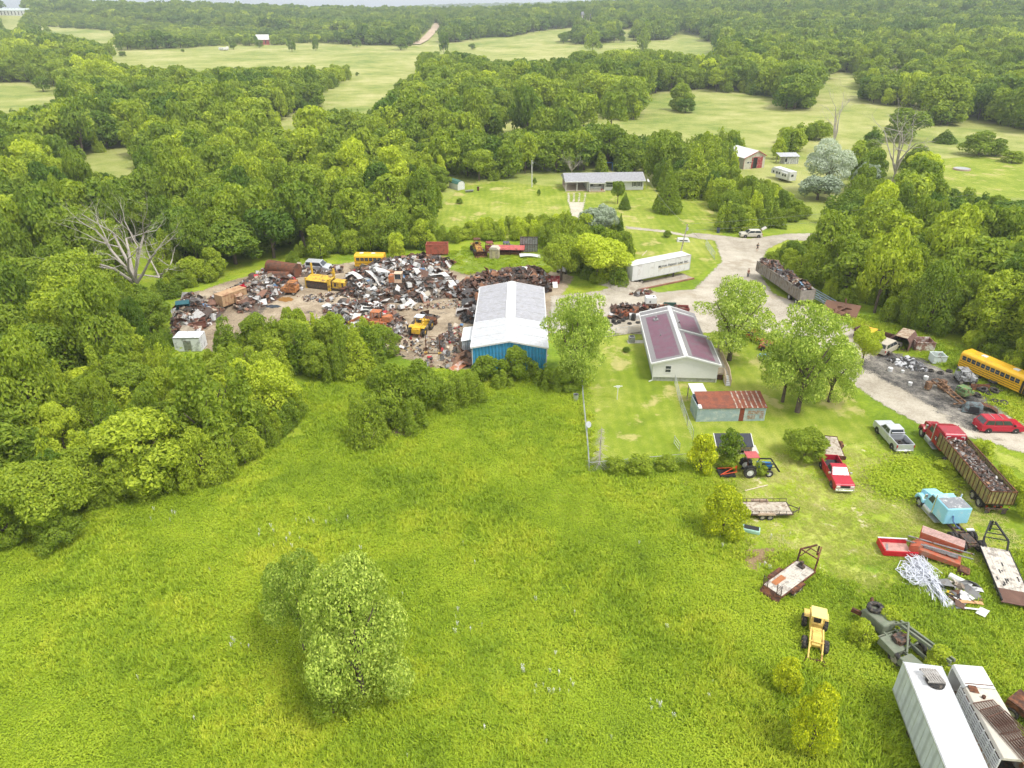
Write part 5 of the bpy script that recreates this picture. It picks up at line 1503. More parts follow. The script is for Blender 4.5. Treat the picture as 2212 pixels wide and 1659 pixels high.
# red truck with grain trailer loaded with scrap
ra, rb = Vector((48.5, 70.6, 0)), Vector((47.35, 55.4, 0))
axr = (ra - rb).normalized(); rzr = math.atan2(axr.y, axr.x)
tL = 10.6
rt = semi("semi_truck", "dark red sleeper truck coupled to the loaded scrap trailer", ra - axr * 5.3, rzr, M_TR, 2.75, bonnet=1.7, cabl=1.5, slp=2.1, tail=2.9, hgt=2.65)
m = MB(); m.prism([(-.06, 2.3), (2.2, 2.3), (3.3, 2.55), (2.9, 2.75), (1.9, 3.1), (.1, 3.15), (-.1, 2.95)], -1.15, 1.15); m.build("roof_fairing", M_TR, rt, bev=.1)
m = MB()
for s in (-1, 1):
    m.box(-.14, -.1, min(s * .55, s * .95), max(s * .55, s * .95), 2.86, 2.92); m.box(-.14, -.1, min(s * .9, s * .96), max(s * .9, s * .96), 2.62, 2.86)
for y, w_ in ((-.3, .14), (-.1, .14), (.1, .2), (.3, .12)): m.box(-.13, -.1, y, y + w_, 2.52, 2.56)
m.cyl((-.13, 0, 2.7), (-.1, 0, 2.7), .1, n=8); m.build("rear_marks", WTRIM, rt)
m = MB(); m.box(1.0, 1.5, 1.215, 1.235, 1.55, 2.05); m.build("side_panel", BLACK, rt); m = MB(); m.tube([(1.4, 1.25, 1.9), (1.2, 1.25, 1.95), (1.15, 1.25, 1.8), (1.35, 1.25, 1.72), (1.1, 1.25, 1.65)], .025); m.build("side_number", WTRIM, rt)
m = MB(); m.box(-.5, -.12, -.9, .9, .95, 2.1); m.build("headache_rack", GALV, rt)
tc = rb + axr * (tL / 2 + .1)
gt = thing("scrap_trailer", "ribbed olive trailer heaped with scrap metal behind the red truck", "trailer", tc, rzr)
M_OL = ribbed("olive_ribbed", (.24, .20, .09), .42, 0, depth=.7, metal=.1, dirt=(.36, .30, .12), dirtamt=.3)
z0, z1 = 1.25, 2.75
for s in (-1, 1):
    m = MB(); y0, y1 = sorted((s * 1.2, s * 1.26)); m.box(-tL / 2, tL / 2, y0, y1, z0, z1); m.build("side_wall", M_OL, gt)
    m = MB(); y0, y1 = sorted((s * 1.17, s * 1.29)); m.box(-tL / 2 - .06, tL / 2 + .06, y0, y1, z1, z1 + .09)
    for i in range(17): x = -tL / 2 + i * tL / 16; yy0, yy1 = sorted((s * 1.26, s * 1.31)); m.box(x - .04, x + .04, yy0, yy1, z0, z1)
    m.build("rail", RUSTM, gt)
for x in (-tL / 2, tL / 2 - .06):
    m = MB(); m.box(x, x + .06, -1.2, 1.2, z0, z1 - (.0 if x < 0 else .1)); m.build("end_wall", M_OL, gt)
m = MB()
for i in range(7): y = -1.1 + i * .366; m.box(-tL / 2 - .05, -tL / 2, y - .03, y + .03, z0, z1)
m.box(-tL / 2 - .06, -tL / 2, -1.26, 1.26, z1, z1 + .09); m.box(tL / 2 - .06, tL / 2, -1.26, 1.26, z1, z1 + .09); m.build("rail", RUSTM, gt)
m = MB(); m.box(-tL / 2, tL / 2, -1.2, 1.2, z0, z0 + .08); m.box(-tL / 2 + .1, tL / 2 - .4, -.45, .45, .9, 1.24); m.box(-tL / 2 + .02, -tL / 2 + .15, -1.1, 1.1, .62, .72)
for s in (-.95, .6): m.box(-tL / 2 - .02, -tL / 2 + .02, s, s + .45, .15, .65)
m.build("chassis", CAST, gt)
m = MB()
for y in (-1.1, -.35, .25, 1.0): m.box(-tL / 2 - .03, -tL / 2 + .01, y, y + .12, .95, 1.03)
m.build("tail_light", LAMP_R, gt)
trailer_wheels(gt, (-tL / 2 + 1.3, -tL / 2 + 2.5), 1.0, .5)

# blue truck
nose, rear = Vector((41.5, 57.4, 0)), Vector((41.9, 49.9, 0))
axb = (nose - rear).normalized()
bt = semi("semi_truck", "sky blue truck cab without trailer, white peeling roof", rear + axb * 3.1, math.atan2(axb.y, axb.x), M_SKY, 2.75, bonnet=1.5, cabl=1.35, slp=1.75, tail=2.9, hgt=2.55)
m = MB(); m.box(0, 1.66, -1.1, 1.1, 2.751, 2.775); m.build("roof_coat", mat("peeling_white", (.72, .73, .72), .8, 0, .05, 3, (.22, .23, .25), .62), bt)
m = MB(); m.tube([(-.15, .5, 2.0), (-.35, .5, 1.5), (-.6, .2, 1.15), (-1.0, .1, 1.1)], .06); m.build("air_hose", mat("hose_blue", (.08, .14, .32), .6), bt)
m = MB(); m.box(-1.2, -.9, -1.2, -.5, 1.0, 1.1); m.build("mudguard", WHITE, bt)

# ---- trailers on the grass
ut = thing("utility_trailer", "low wooden utility trailer with tandem wheels and side rail", "trailer", Vector((24.9, 55.8, 0)), R(0))
planks(ut, -2.3, 2.3, -.95, .95, .55, 8, m_=M_DK, seed=3)
m = MB()
for y in (-.98, .98):
    m.bar((-2.35, y, .55), (2.35, y, .55), .08, .12); m.bar((-2.35, y, .98), (2.35, y, .98), .04)
    for i in range(8): x = -2.3 + i * 4.6 / 7; m.bar((x, y, .55), (x, y, .98), .04)
for x in (-2.35, 2.35): m.bar((x, -.98, .55), (x, .98, .55), .08, .12)
m.bar((2.35, -.7, .5), (3.35, 0, .5), .07); m.bar((2.35, .7, .5), (3.35, 0, .5), .07); m.bar((3.3, 0, 0), (3.3, 0, .8), .05)
m.build("frame", CAST, ut)
for s in (-1, 1):
    for x in (-.65, .1): wheel(ut, (x, s * 1.12, .33), .33, .2, RIMD)
    MB().prism([(-1.15, .62), (.6, .62), (.45, .78), (-1.0, .78)], s * 1.12 - .13, s * 1.12 + .13).build("fender", mat("tan_fender", (.38, .28, .2), .7, 0, .2), ut)
A_, B_, C_, D_ = at(1648.9, 1262.7, .8), at(1721.4, 1210, .8), at(1763, 1233.5, .8), at(1689.7, 1287.7, .8)
cen = (A_ + B_ + C_ + D_) / 4; rzg = heading((A_ + D_) / 2, (B_ + C_) / 2); gl = (((B_ + C_) - (A_ + D_)) / 2).length; gw = (B_ - C_).length
gn = thing("gooseneck_trailer", "rusty gooseneck trailer with pale wooden deck alone on the meadow", "trailer", (cen.x, cen.y, 0), rzg)
M_DK2 = mat("bleached_deck", (.58, .53, .46), .85, 0, .2, 1.6, (.28, .25, .22), .3)
planks(gn, -gl / 2, gl / 2, -gw / 2, gw / 2, .75, 9, m_=M_DK2, seed=5)
m = MB()
for s in (-1, 1): m.bar((-gl / 2, s * gw / 2, .74), (gl / 2, s * gw / 2, .74), .08, .16)
m.bar((gl / 2, -gw / 2, .74), (gl / 2, gw / 2, .74), .08, .16)
m.hexa([(-gl / 2 - .45, -gw / 2, .25), (-gl / 2, -gw / 2, .7), (-gl / 2, gw / 2, .7), (-gl / 2 - .45, gw / 2, .25), (-gl / 2 - .45, -gw / 2, .32), (-gl / 2, -gw / 2, .8), (-gl / 2, gw / 2, .8), (-gl / 2 - .45, gw / 2, .32)])
for s in (-1, 1):
    m.bar((gl / 2 - .1, s * gw * .46, .8), (gl / 2 - .0, s * gw * .46, 2.1), .12); m.bar((gl / 2, s * gw * .46, 2.1), (gl / 2 + 1.5, s * .2, 2.2), .12)
    m.bar((gl / 2, s * gw * .46, 1.2), (gl / 2 + .9, s * .35, 2.1), .06)
m.bar((gl / 2, -gw * .46, 2.1), (gl / 2, gw * .46, 2.1), .09); m.bar((gl / 2 + .7, -.6, 2.15), (gl / 2 + .7, .6, 2.15), .07); m.bar((gl / 2 + 1.5, 0, 2.2), (gl / 2 + 1.5, 0, 1.2), .12)
m.build("frame", RUSTM, gn)
MB().box(-gl * .36, -gl * .06, .15, .65, .81, .83).build("steel_plate", mat("rust_plate", (.38, .15, .06), .85, .1, .15, 3), gn)
m = MB(); m.box(gl / 2 - .75, gl / 2 - .35, -.1, .5, .8, 1.0); m.box(gl / 2 - .6, gl / 2 - .35, .1, .35, 1.0, 1.35); m.build("winch", CAST, gn)
for s in (-1, 1):
    for x in (-.9, -.1): wheel(gn, (x, s * (gw / 2 + .2), .36), .36, .22, RIMD)
    MB().prism([(-1.4, .68), (.45, .68), (.3, .9), (-1.25, .9)], s * (gw / 2 + .2) - .17, s * (gw / 2 + .2) + .17).build("fender", RUSTM, gn)
    m = MB()
    for dy in (-.2, .2): m.bar((-gl / 2 - .1, s * gw * .36 + dy, .75), (-gl / 2 - .25, s * gw * .36 + dy, 2.0), .05)
    for k in range(7): z = .85 + k * .17; m.bar((-gl / 2 - .1 - .02 * k, s * gw * .36 - .2, z), (-gl / 2 - .1 - .02 * k, s * gw * .36 + .2, z), .03)
    m.build("ramp", CAST, gn)
# black gooseneck at the frame edge
g0, g1, g2 = at(2119, 1181, .9), at(2178, 1186, .9), at(2168, 1285, .9)
axg = (g0 - at(2164, 1290, .9)); axg.z = 0; axg.normalize(); rg = math.atan2(axg.y, axg.x); w3 = (g1 - g0).length; l3 = 6.9
cg = (g0 + g1) / 2 - axg * l3 / 2
bgk = thing("gooseneck_trailer", "black gooseneck trailer with long holed wooden deck beside the blue truck", "trailer", (cg.x, cg.y, 0), rg)
planks(bgk, -l3 * .3, l3 / 2, -w3 / 2, w3 / 2, .85, 10, m_=M_DK2, seed=9)
MB().hexa([(-l3 / 2, -w3 / 2, .55), (-l3 * .3, -w3 / 2, .85), (-l3 * .3, w3 / 2, .85), (-l3 / 2, w3 / 2, .55), (-l3 / 2, -w3 / 2, .62), (-l3 * .3, -w3 / 2, .91), (-l3 * .3, w3 / 2, .91), (-l3 / 2, w3 / 2, .62)]).build("tail_ramp", mat("brown_steel", (.14, .075, .055), .8, .1, .2, 2), bgk)
m = MB(); q = random.Random(3)
for i in range(9): x, y = q.uniform(-1.8, 1.5), q.uniform(-w3 * .4, w3 * .35); m.box(x, x + q.uniform(.15, .7), y, y + .12, .905, .912)
m.build("deck_hole", BLACK, bgk)
m = MB()
for s in (-1, 1): m.bar((-l3 / 2, s * w3 / 2, .8), (l3 / 2, s * w3 / 2, .8), .1, .2); m.bar((l3 / 2 - .1, s * w3 * .42, .9), (l3 / 2 + .3, s * w3 * .42, 1.7), .14); m.bar((l3 / 2 + .3, s * w3 * .42, 1.7), (l3 / 2 + 2.1, s * .18, 2.3), .14)
for k in range(4): x = l3 / 2 + .3 + k * .5; yy = w3 * .42 * (1 - k / 5); m.bar((x, -yy, 1.72 + k * .16), (x, yy, 1.72 + k * .16), .07)
m.bar((l3 / 2 + 2.1, 0, 2.35), (l3 / 2 + 2.1, 0, 1.2), .14); m.build("gooseneck", BLACK, bgk)
for s in (-1, 1):
    for x in (-1.2, -2.0): wheel(bgk, (x, s * (w3 / 2 - .2), .38), .38, .22, RIMD)

# ---- white freight trailer on the hill of gravel
bl, br = at(1364.5, 607, 1.2), at(1489.4, 581.3, 1.2); bl.z = br.z = 0
axf = (br - bl).normalized(); nf = Vector((-axf.y, axf.x, 0)); fL = (br - bl).length
fo = thing("freight_trailer", "white freight trailer with black lettering parked on the grass", "trailer", (bl + br) / 2 + nf * 1.3, heading(bl, br))
M_FW = mat("trailer_white", (.64, .64, .63), .4, 0, .04, .8, (.5, .48, .45), .16)
MB().box(-fL / 2, fL / 2, -1.3, 1.3, 1.15, 3.95).build("body", M_FW, fo, bev=.05)
m = MB()
for z in (1.12, 3.9): m.box(-fL / 2 - .02, fL / 2 + .02, -1.33, -1.3, z, z + .1)
for x in (-fL / 2 - .02, fL / 2 - .06): m.box(x, x + .08, -1.33, -1.3, 1.12, 4.0)
m.build("rail", GALV, fo)
MB().box(-fL * .05, fL / 2 - .3, -1.325, -1.305, 2.45, 2.5).build("pinstripe", mat("ochre_line", (.55, .38, .06), .6), fo)
trailer_wheels(fo, (-fL / 2 + 1.2, -fL / 2 + 2.4), 1.05, .5)
m = MB(); m.box(fL * .24, fL * .26, -.9, -.7, 0, 1.15); m.box(fL * .24, fL * .26, .7, .9, 0, 1.15); m.box(fL * .22, fL * .28, -1.0, -.6, 0, .06); m.bar((fL * .25, -.8, .5), (fL * .25, .8, .5), .06); m.build("landing_leg", CAST, fo)
x = 0.0; lv, lf = [], []
for txt, big in (("M", 1), ("OTOR ", 0), ("F", 1), ("REIGHT ", 0), ("L", 1), ("INE, ", 0), ("I", 1), ("NC.", 0)):
    cu = bpy.data.curves.new("letters", 'FONT'); cu.body = txt.rstrip(); cu.size = .84 if big else .66; cu.extrude = .006; cu.offset = .012
    lo = bpy.data.objects.new("letters", cu); COL.objects.link(lo)
    bpy.context.view_layer.update()
    me = bpy.data.meshes.new_from_object(lo.evaluated_get(bpy.context.evaluated_depsgraph_get()))
    k = len(lv); lv += [(x + v.co.x, -1.322 - v.co.z, 2.62 + v.co.y) for v in me.vertices]; lf += [tuple(i + k for i in pg.vertices) for pg in me.polygons]
    x += lo.dimensions.x + (.10 if not txt.endswith(" ") else .34)
    bpy.data.objects.remove(lo)
ks = fL * .53 / x
MB().add([(-fL * .065 + vx * ks, vy, 2.62 + (vz - 2.62) * ks) for vx, vy, vz in lv], lf).build("lettering", BLACK, fo)
m = MB()
for i in range(1, 11): xx = -fL / 2 + fL * i / 11; m.box(xx - .012, xx + .012, -1.312, -1.3, 1.22, 3.9)
m.build("panel_seam", GALV, fo)

# ---- grey scrap trailer on the road
q0, q1 = at(1751, 663), at(1655, 596)
axt = (q1 - q0).normalized(); gL = (q1 - q0).length
sc = thing("scrap_trailer", "grey ribbed open trailer piled with strapped scrap by the road", "trailer", (q0 + q1) / 2 + Vector((-.9, 0, 0)), heading(q0, q1))
M_GT = ribbed("weathered_grey_ribs", (.27, .25, .22), .5, 0, depth=.9, metal=.1, dirt=(.2, .16, .12), dirtamt=.3)
for s in (-1, 1):
    m = MB(); y0, y1 = sorted((s * 1.2, s * 1.27)); m.box(-gL / 2, gL / 2, y0, y1, 1.1, 2.9); m.build("side_wall", M_GT, sc)
    m = MB()
    for i in range(22): x = -gL / 2 + i * gL / 21; yy0, yy1 = sorted((s * 1.27, s * 1.34)); m.box(x - .05, x + .05, yy0, yy1, 1.1, 2.9)
    yy0, yy1 = sorted((s * 1.17, s * 1.34)); m.box(-gL / 2, gL / 2, yy0, yy1, 2.9, 3.0); m.build("rib", M_GT, sc)
m = MB(); m.box(-gL / 2, -gL / 2 + .08, -1.2, 1.2, 1.1, 2.9); m.build("tailgate", mat("grey_tailgate", (.30, .27, .24), .8, 0, .2, 2), sc)
m = MB(); m.box(-gL / 2, gL / 2, -1.2, 1.2, 1.0, 1.1); m.box(-gL / 2 + .2, gL / 2, -.4, .4, .7, 1.0); m.build("chassis", CAST, sc)
trailer_wheels(sc, (-gL / 2 + 1.3, -gL / 2 + 3.6), 1.0, .5, rim=RIM)
m = MB()
for x in (-gL / 2 + 2.4, -gL / 2 + 3.3): m.tube([(x, -1.37, 1.2), (x, -1.37, 3.0), (x + .1, -.6, 3.7), (x + .1, .6, 3.7), (x, 1.37, 3.0)], .035)
m.build("strap", mat("strap_tan", (.55, .48, .36), .8), sc)

# ---- travel trailer by the barn
r0, r1 = at(1672, 384), at(1714, 397)
rv = thing("travel_trailer", "white travel trailer with raised nose near the barn", "caravan", (r0 + r1) / 2 + Vector((0, 1, 0)), heading(r1, r0) )
LL = 8.2
MB().prism([(-LL / 2, .55), (LL / 2 - 2.2, .55), (LL / 2 - 2.2, 1.35), (LL / 2, 1.35), (LL / 2 - .05, 2.6), (LL / 2 - .9, 3.2), (-LL / 2, 3.1)], -1.2, 1.2).build("body", WHITE, rv, bev=.1)
MB().box(-LL / 2 + .6, -LL / 2 + 3.4, 1.2, 1.75, .9, 2.6).build("slide_out", WHITE, rv, bev=.04)
for x in (-2.9, -1.9, .3, 1.4, 2.9): window(rv, (x, 1.75 if x < -.9 else 1.2, 1.95), .6, .6, 'y', 1, glass=GLASS, frame=BLACK, divide=False)
window(rv, (-LL / 2, .3, 2.0), .7, .6, 'x', -1, frame=BLACK, divide=False)
m = MB()
for x in (-2, 0, 1.5): m.box(x, x + .4, -.3, .3, 3.1, 3.35)
m.build("roof_vent", WTRIM, rv); trailer_wheels(rv, (-.9, .0), 1.05, .36, False)
# white golf cart / small vehicle at the driveway
gc = thing("camper_shell", "white fibreglass pickup shell lying on the roadside lawn", "camper shell", at(1476, 521), R(-6))
MB().hexa([(-1.4, -.8, 0), (1.4, -.8, 0), (1.4, .8, 0), (-1.4, .8, 0), (-1.2, -.6, .65), (1.0, -.6, .65), (1.0, .6, .65), (-1.2, .6, .65)]).build("shell", WHITE, gc, bev=.06)
MB().box(-.9, .8, -.74, -.70, .2, .45).build("window", GLASS, gc)
# ---------------- machines ----------------
M_LY = mat("pale_loader_yellow", (.72, .50, .14), .5, 0, .08, 1.5, (.36, .18, .06), .18)
M_CY = mat("loader_yellow", (.68, .42, .03), .5, 0, .1, 1.5, (.30, .17, .06), .2)
M_OR = mat("faded_orange", (.52, .16, .05), .7, 0, .2, 2, (.30, .14, .08), .35)
M_BL = mat("tractor_blue", (.03, .16, .42), .35, 0, .1)

def loader(label, loc, rz, paint, roof, r=.72, load=False, bucket=True, group=None, gw=1.0):
    """articulated wheel loader; x forward"""
    o = thing("wheel_loader", label, "loader", loc, rz, group)
    MB().prism([(-2.5, .8), (-.3, .8), (-.3, 1.75), (-1.0, 1.85), (-2.4, 1.6)], -.6 * gw, .6 * gw).build("engine_cover", paint, o, bev=.06)
    MB().box(-2.65, -2.45, -.62 * gw, .62 * gw, .7, 1.45).build("counterweight", paint, o, bev=.04)
    MB().prism([(.1, .75), (1.6, .75), (1.7, 1.1), (1.1, 1.7), (.1, 1.7)], -.45 * gw, .45 * gw).build("front_frame", paint, o, bev=.04)
    m = MB()
    for x in (-.35, -1.25) if not bucket else (-.1, -1.1):
        for s in (-1, 1): m.bar((x, s * .52, 1.7), (x, s * .52, 2.75), .09)
    m.build("cab_pillars", paint, o)
    MB().box(-1.35, .05, -.68, .68, 2.75, 2.87).build("cab_roof", roof, o, bev=.05)
    MB().box(-1.0, -.45, -.3, .3, 1.7, 2.15).build("seat", BLACK, o)
    for x in (-1.7, 1.15):
        for s in (-1, 1):
            wheel(o, (x, s * 1.02 * gw, r), r, .46, M_LY if paint is M_LY else paint, hole=.45)
    for s in (-1, 1):
        MB().prism([(-2.2, 1.5), (-1.2, 1.5), (-1.3, 1.62), (-2.1, 1.62)], min(s * .65 * gw, s * 1.2 * gw), max(s * .65 * gw, s * 1.2 * gw)).build("fender", paint, o)
    m = MB()
    for s in (-1, 1):
        m.bar((.3, s * .5, 1.75), (1.6, s * .55, 1.35), .14, .22); m.bar((1.6, s * .55, 1.35), (2.7, s * .55, .45), .12, .2); m.cyl((.6, s * .4, 1.1), (1.9, s * .45, .95), .06, n=8)
    m.bar((1.5, -.6, 1.3), (1.5, .6, 1.3), .16); m.build("lift_arm", paint, o)
    if bucket:
        m = MB(); m.prism([(2.6, .2), (3.5, .05), (3.5, .12), (2.7, .3), (2.62, .9), (3.1, 1.25), (3.05, 1.3), (2.52, .95)], -1.25, 1.25)
        for s in (-1.25, 1.2): m.prism([(2.6, .2), (3.5, .05), (3.1, 1.25), (2.6, .9)], s, s + .05)
        m.build("bucket", RUSTM, o)
    else:
        m = MB(); m.bar((2.7, -.85, .4), (2.7, .85, .4), .1)
        for s in (-.8, 0, .8): m.bar((2.7, s, .4), (3.0, s, .15), .08)
        m.build("carriage", RUSTM, o)
    return o
loader("pale yellow wheel loader without bucket standing in the tall meadow", at(1757, 1383), heading(at(1757, 1335), at(1758, 1420)), M_LY, mat("cream_yellow_roof", (.78, .62, .22), .6, 0, .05), bucket=False, r=.62, gw=.88).scale = (.86, .86, .86)
yl = loader("yellow wheel loader carrying tangled scrap across the scrapyard", at(912, 716), R(75), M_CY, mat("pale_cab_roof", (.55, .58, .62), .5), r=.75, gw=1.05)
loader("old rusty yellow loader sitting behind the yard grass", at(1032, 547), R(-75), mat("rust_yellow", (.50, .29, .07), .8, 0, .3, 2, RUST, .35), RUSTM, r=.6, gw=.9)

# blue farm tractor with red roof
tr = thing("tractor", "blue tractor with faded red canopy and black front loader", "tractor", (25.9, 62.5, 0), R(2))
MB().prism([(.1, .75), (1.6, .75), (1.65, 1.25), (.3, 1.4), (.1, 1.4)], -.32, .32).build("hood", M_BL, tr, bev=.06)
MB().box(-1.0, 1.6, -.22, .22, .5, .76).build("chassis", BLACK, tr)
for s in (-1, 1):
    wheel(tr, (-.85, s * .78, .68), .68, .38, WTRIM, hole=.55); wheel(tr, (1.25, s * .72, .42), .42, .26, WTRIM, hole=.55)
    m = MB(); y0, y1 = sorted((s * .55, s * .95)); m.prism([(-1.5, 1.2), (-1.2, 1.42), (-.6, 1.45), (-.2, 1.2), (-.25, 1.15), (-.65, 1.38), (-1.15, 1.36), (-1.42, 1.15)], y0, y1); m.build("fender", BLACK, tr)
m = MB()
for s in (-1, 1):
    m.bar((.35, s * .42, .8), (.45, s * .5, 1.55), .09); m.bar((.45, s * .5, 1.55), (1.7, s * .5, 1.5), .09, .14); m.bar((1.7, s * .5, 1.5), (2.45, s * .5, .5), .09, .14); m.bar((1.0, s * .5, 1.0), (2.0, s * .5, 1.1), .06)
m.bar((1.75, -.5, 1.48), (1.75, .5, 1.48), .08); m.bar((2.3, -.6, .6), (2.3, .6, .6), .1); m.build("loader_arms", BLACK, tr)
m = MB(); m.bar((-1.1, -.45, 1.3), (-1.2, -.45, 2.35), .08); m.bar((-1.1, .45, 1.3), (-1.2, .45, 2.35), .08); m.build("roll_bar", RUSTM, tr)
MB().box(-1.35, .0, -.62, .62, 2.35, 2.45).build("canopy", mat("faded_red_canopy", (.45, .10, .10), .7, 0, .1), tr, bev=.03)
MB().box(-.9, -.5, -.25, .25, 1.1, 1.5).build("seat", BLACK, tr)
mw = thing("rotary_mower", "dark mower deck with orange hitch bars behind the blue tractor", "mower", (22.9, 62.3, 0), R(2))
MB().box(-1.0, .7, -.8, .8, .2, .34).build("deck", BLACK, mw)
m = MB(); m.bar((.9, -.1, .95), (-.9, .6, .4), .07); m.bar((.9, .1, .95), (-.9, -.6, .4), .07); m.bar((.9, -.4, .6), (-.6, -.5, .38), .07); m.bar((.9, 0, .3), (.9, 0, 1.1), .08); m.build("hitch_bars", mat("orange_red_paint", (.62, .09, .03), .5), mw)

# green military crane truck half sunk in the grass
c0, c1 = at(1872, 1345), at(1985, 1450)
axm = (c0 - c1).normalized(); rm = math.atan2(axm.y, axm.x); mc = (c0 + c1) / 2
M_MG = mat("army_green", (.17, .195, .14), .8, 0, .2, 2, (.19, .20, .15), .3)
mt = thing("crane_truck", "derelict grey green crane truck with spare tyre on its nose", "truck", (mc.x, mc.y, 0), rm)
LM = (c0 - c1).length
MB().prism([(LM / 2 - 2.0, .5), (LM / 2, .5), (LM / 2 + .1, .9), (LM / 2 - .2, 1.3), (LM / 2 - 2.0, 1.35)], -.55, .55).build("hood", M_MG, mt, bev=.12)
t = MB(); t.tyre((0, 0, 0), .52, .26, axis='z', hole=.5); t.build("spare_tyre", RUBBER, mt, (LM / 2 - .5, -.05, 1.45))
m = MB(); m.prism([(-1.2, .5), (LM / 2 - 2.3, .5), (LM / 2 - 2.4, 1.05), (-1.2, .95)], .2, 1.15); m.prism([(-3.2, .45), (-1.5, .45), (-1.6, 1.0), (-3.2, 1.1)], .3, 1.2); m.build("deck_box", M_MG, mt, bev=.05)
m = MB()
for s in (-.45, -.75):
    bb = MB(); bb.bar((LM / 2 - 2.0, s, 1.3), (-LM / 2 - 1.0, s - .1, 1.7), .12, .2); bb.build("boom_rail", M_MG, mt)
for i in range(9): x = LM / 2 - 2.3 - i * .75; z = 1.3 + (LM / 2 - 2 - x) * .045; m.bar((x, -.45, z), (x - .35, -.8, z + .03), .07)
m.build("boom_braces", M_MG, mt)
m = MB(); m.bar((-LM / 2, .4, .75), (LM / 2, .4, .75), .12, .22); m.bar((-LM / 2, -.4, .75), (LM / 2, -.4, .75), .12, .22)
for x in (-2.6, -1.0, .4, 1.5): m.bar((x, -.9, .75), (x, 1.0, .75), .1, .16)
m.bar((1.0, .3, .9), (-.2, -.5, 1.9), .1); m.bar((-.2, -.5, 1.9), (-1.4, .4, .9), .1); m.build("chassis", M_MG, mt)
m = MB(); m.box(-.9, -.1, -.25, .5, .9, 1.25); m.cyl((-.5, -.35, 1.1), (-.5, .6, 1.1), .22, n=10); m.build("winch", CAST, mt)
m = MB(); m.bar((LM / 2 - .1, .5, .8), (LM / 2 + .4, .9, .9), .15, .3); m.bar((LM / 2 - .1, -.4, .9), (LM / 2 + .5, -.7, 1.2), .14, .3); m.build("hook_bracket", RUSTM, mt)
for x in (-2.6, -1.2, LM / 2 - 1.4):
    for s in (-1, 1): wheel(mt, (x, s * 1.0, .45), .48, .28, RIMD)

mt.scale = (1.12, 1.3, 1.3)
# orange field machine and its neighbours
c = at(2028, 1200); rzo = R(-33)
ho = thing("farm_machine", "orange red farm machine with striped top and long steel bars", "machine", (c.x - .2, c.y, 0), rzo)
M_OM = mat("red_oxide_paint", (.42, .10, .05), .75, 0, .18, 1.6, (.30, .15, .10), .3)
MB().prism([(-1.9, .3), (1.7, .3), (1.8, .7), (-1.9, .9)], -1.2, .3).build("body", M_OM, ho, bev=.03)
MB().prism([(-1.7, .8), (1.8, .9), (1.8, 1.5), (-1.7, 1.7)], .3, 1.5).build("hopper", M_OM, ho, bev=.03)
m = MB()
for i in range(6): m.prism([(-1.68, 1.72), (1.8, 1.52), (1.8, 1.56), (-1.68, 1.76)], .34 + i * .19, .43 + i * .19)
m.build("striped_top", mat("worn_pale_red", (.60, .42, .38), .7, 0, .2, 3), ho)
m = MB(); m.bar((-2.6, -.35, 1.35), (2.6, -.05, 1.4), .09); m.bar((-2.7, -.8, 1.1), (2.6, -.5, 1.2), .09); m.build("steel_bar", GREYM, ho)
MB().box(-1.2, 1.5, -.75, -.25, .9, 1.0).build("tray", GREYM, ho)
m = MB(); m.hexa([(-2.3, -1.3, .1), (-1.5, -1.4, .1), (-1.5, -.2, .1), (-2.3, -.2, .1), (-2.2, -1.2, 1.0), (-1.5, -1.2, 1.2), (-1.5, -.2, 1.3), (-2.2, -.2, .9)]); m.build("feeder", M_OM, ho)
m = MB(); m.prism([(1.6, .1), (2.3, -.0), (2.6, .5), (1.8, .6)], -1.9, -1.0); m.build("chute", RUSTM, ho)
rb_ = thing("truck_bed", "loose bright red pickup bed lying in the grass", "truck bed", (at(1932, 1190)).to_tuple()[:2] + (0,), R(-5))
M_RB = mat("bright_red_bed", (.50, .015, .03), .35, 0, .08)
bw, bl_ = 1.5, 2.5
MB().box(-bl_ / 2, bl_ / 2, -bw / 2, bw / 2, .25, .33).build("floor", mat("rubbed_pink_floor", (.48, .28, .24), .7, 0, .2, 3), rb_)
m = MB(); m.box(-bl_ / 2, bl_ / 2, bw / 2, bw / 2 + .1, .15, .8); m.box(-bl_ / 2, bl_ / 2 + .4, -bw / 2 - .1, -bw / 2, .1, .62); m.box(-bl_ / 2 - .1, -bl_ / 2, -bw / 2 - .1, bw / 2 + .1, .15, .8); m.build("side", M_RB, rb_)
MB().box(-bl_ / 2 - .12, bl_ / 2, bw / 2 - .02, bw / 2 + .12, .8, .84).build("rail_cap", WTRIM, rb_)
m = MB(); m.bar((-.9, -.5, .36), (-.55, .5, .36), .18, .03); m.build("grey_board", GREYM, rb_)
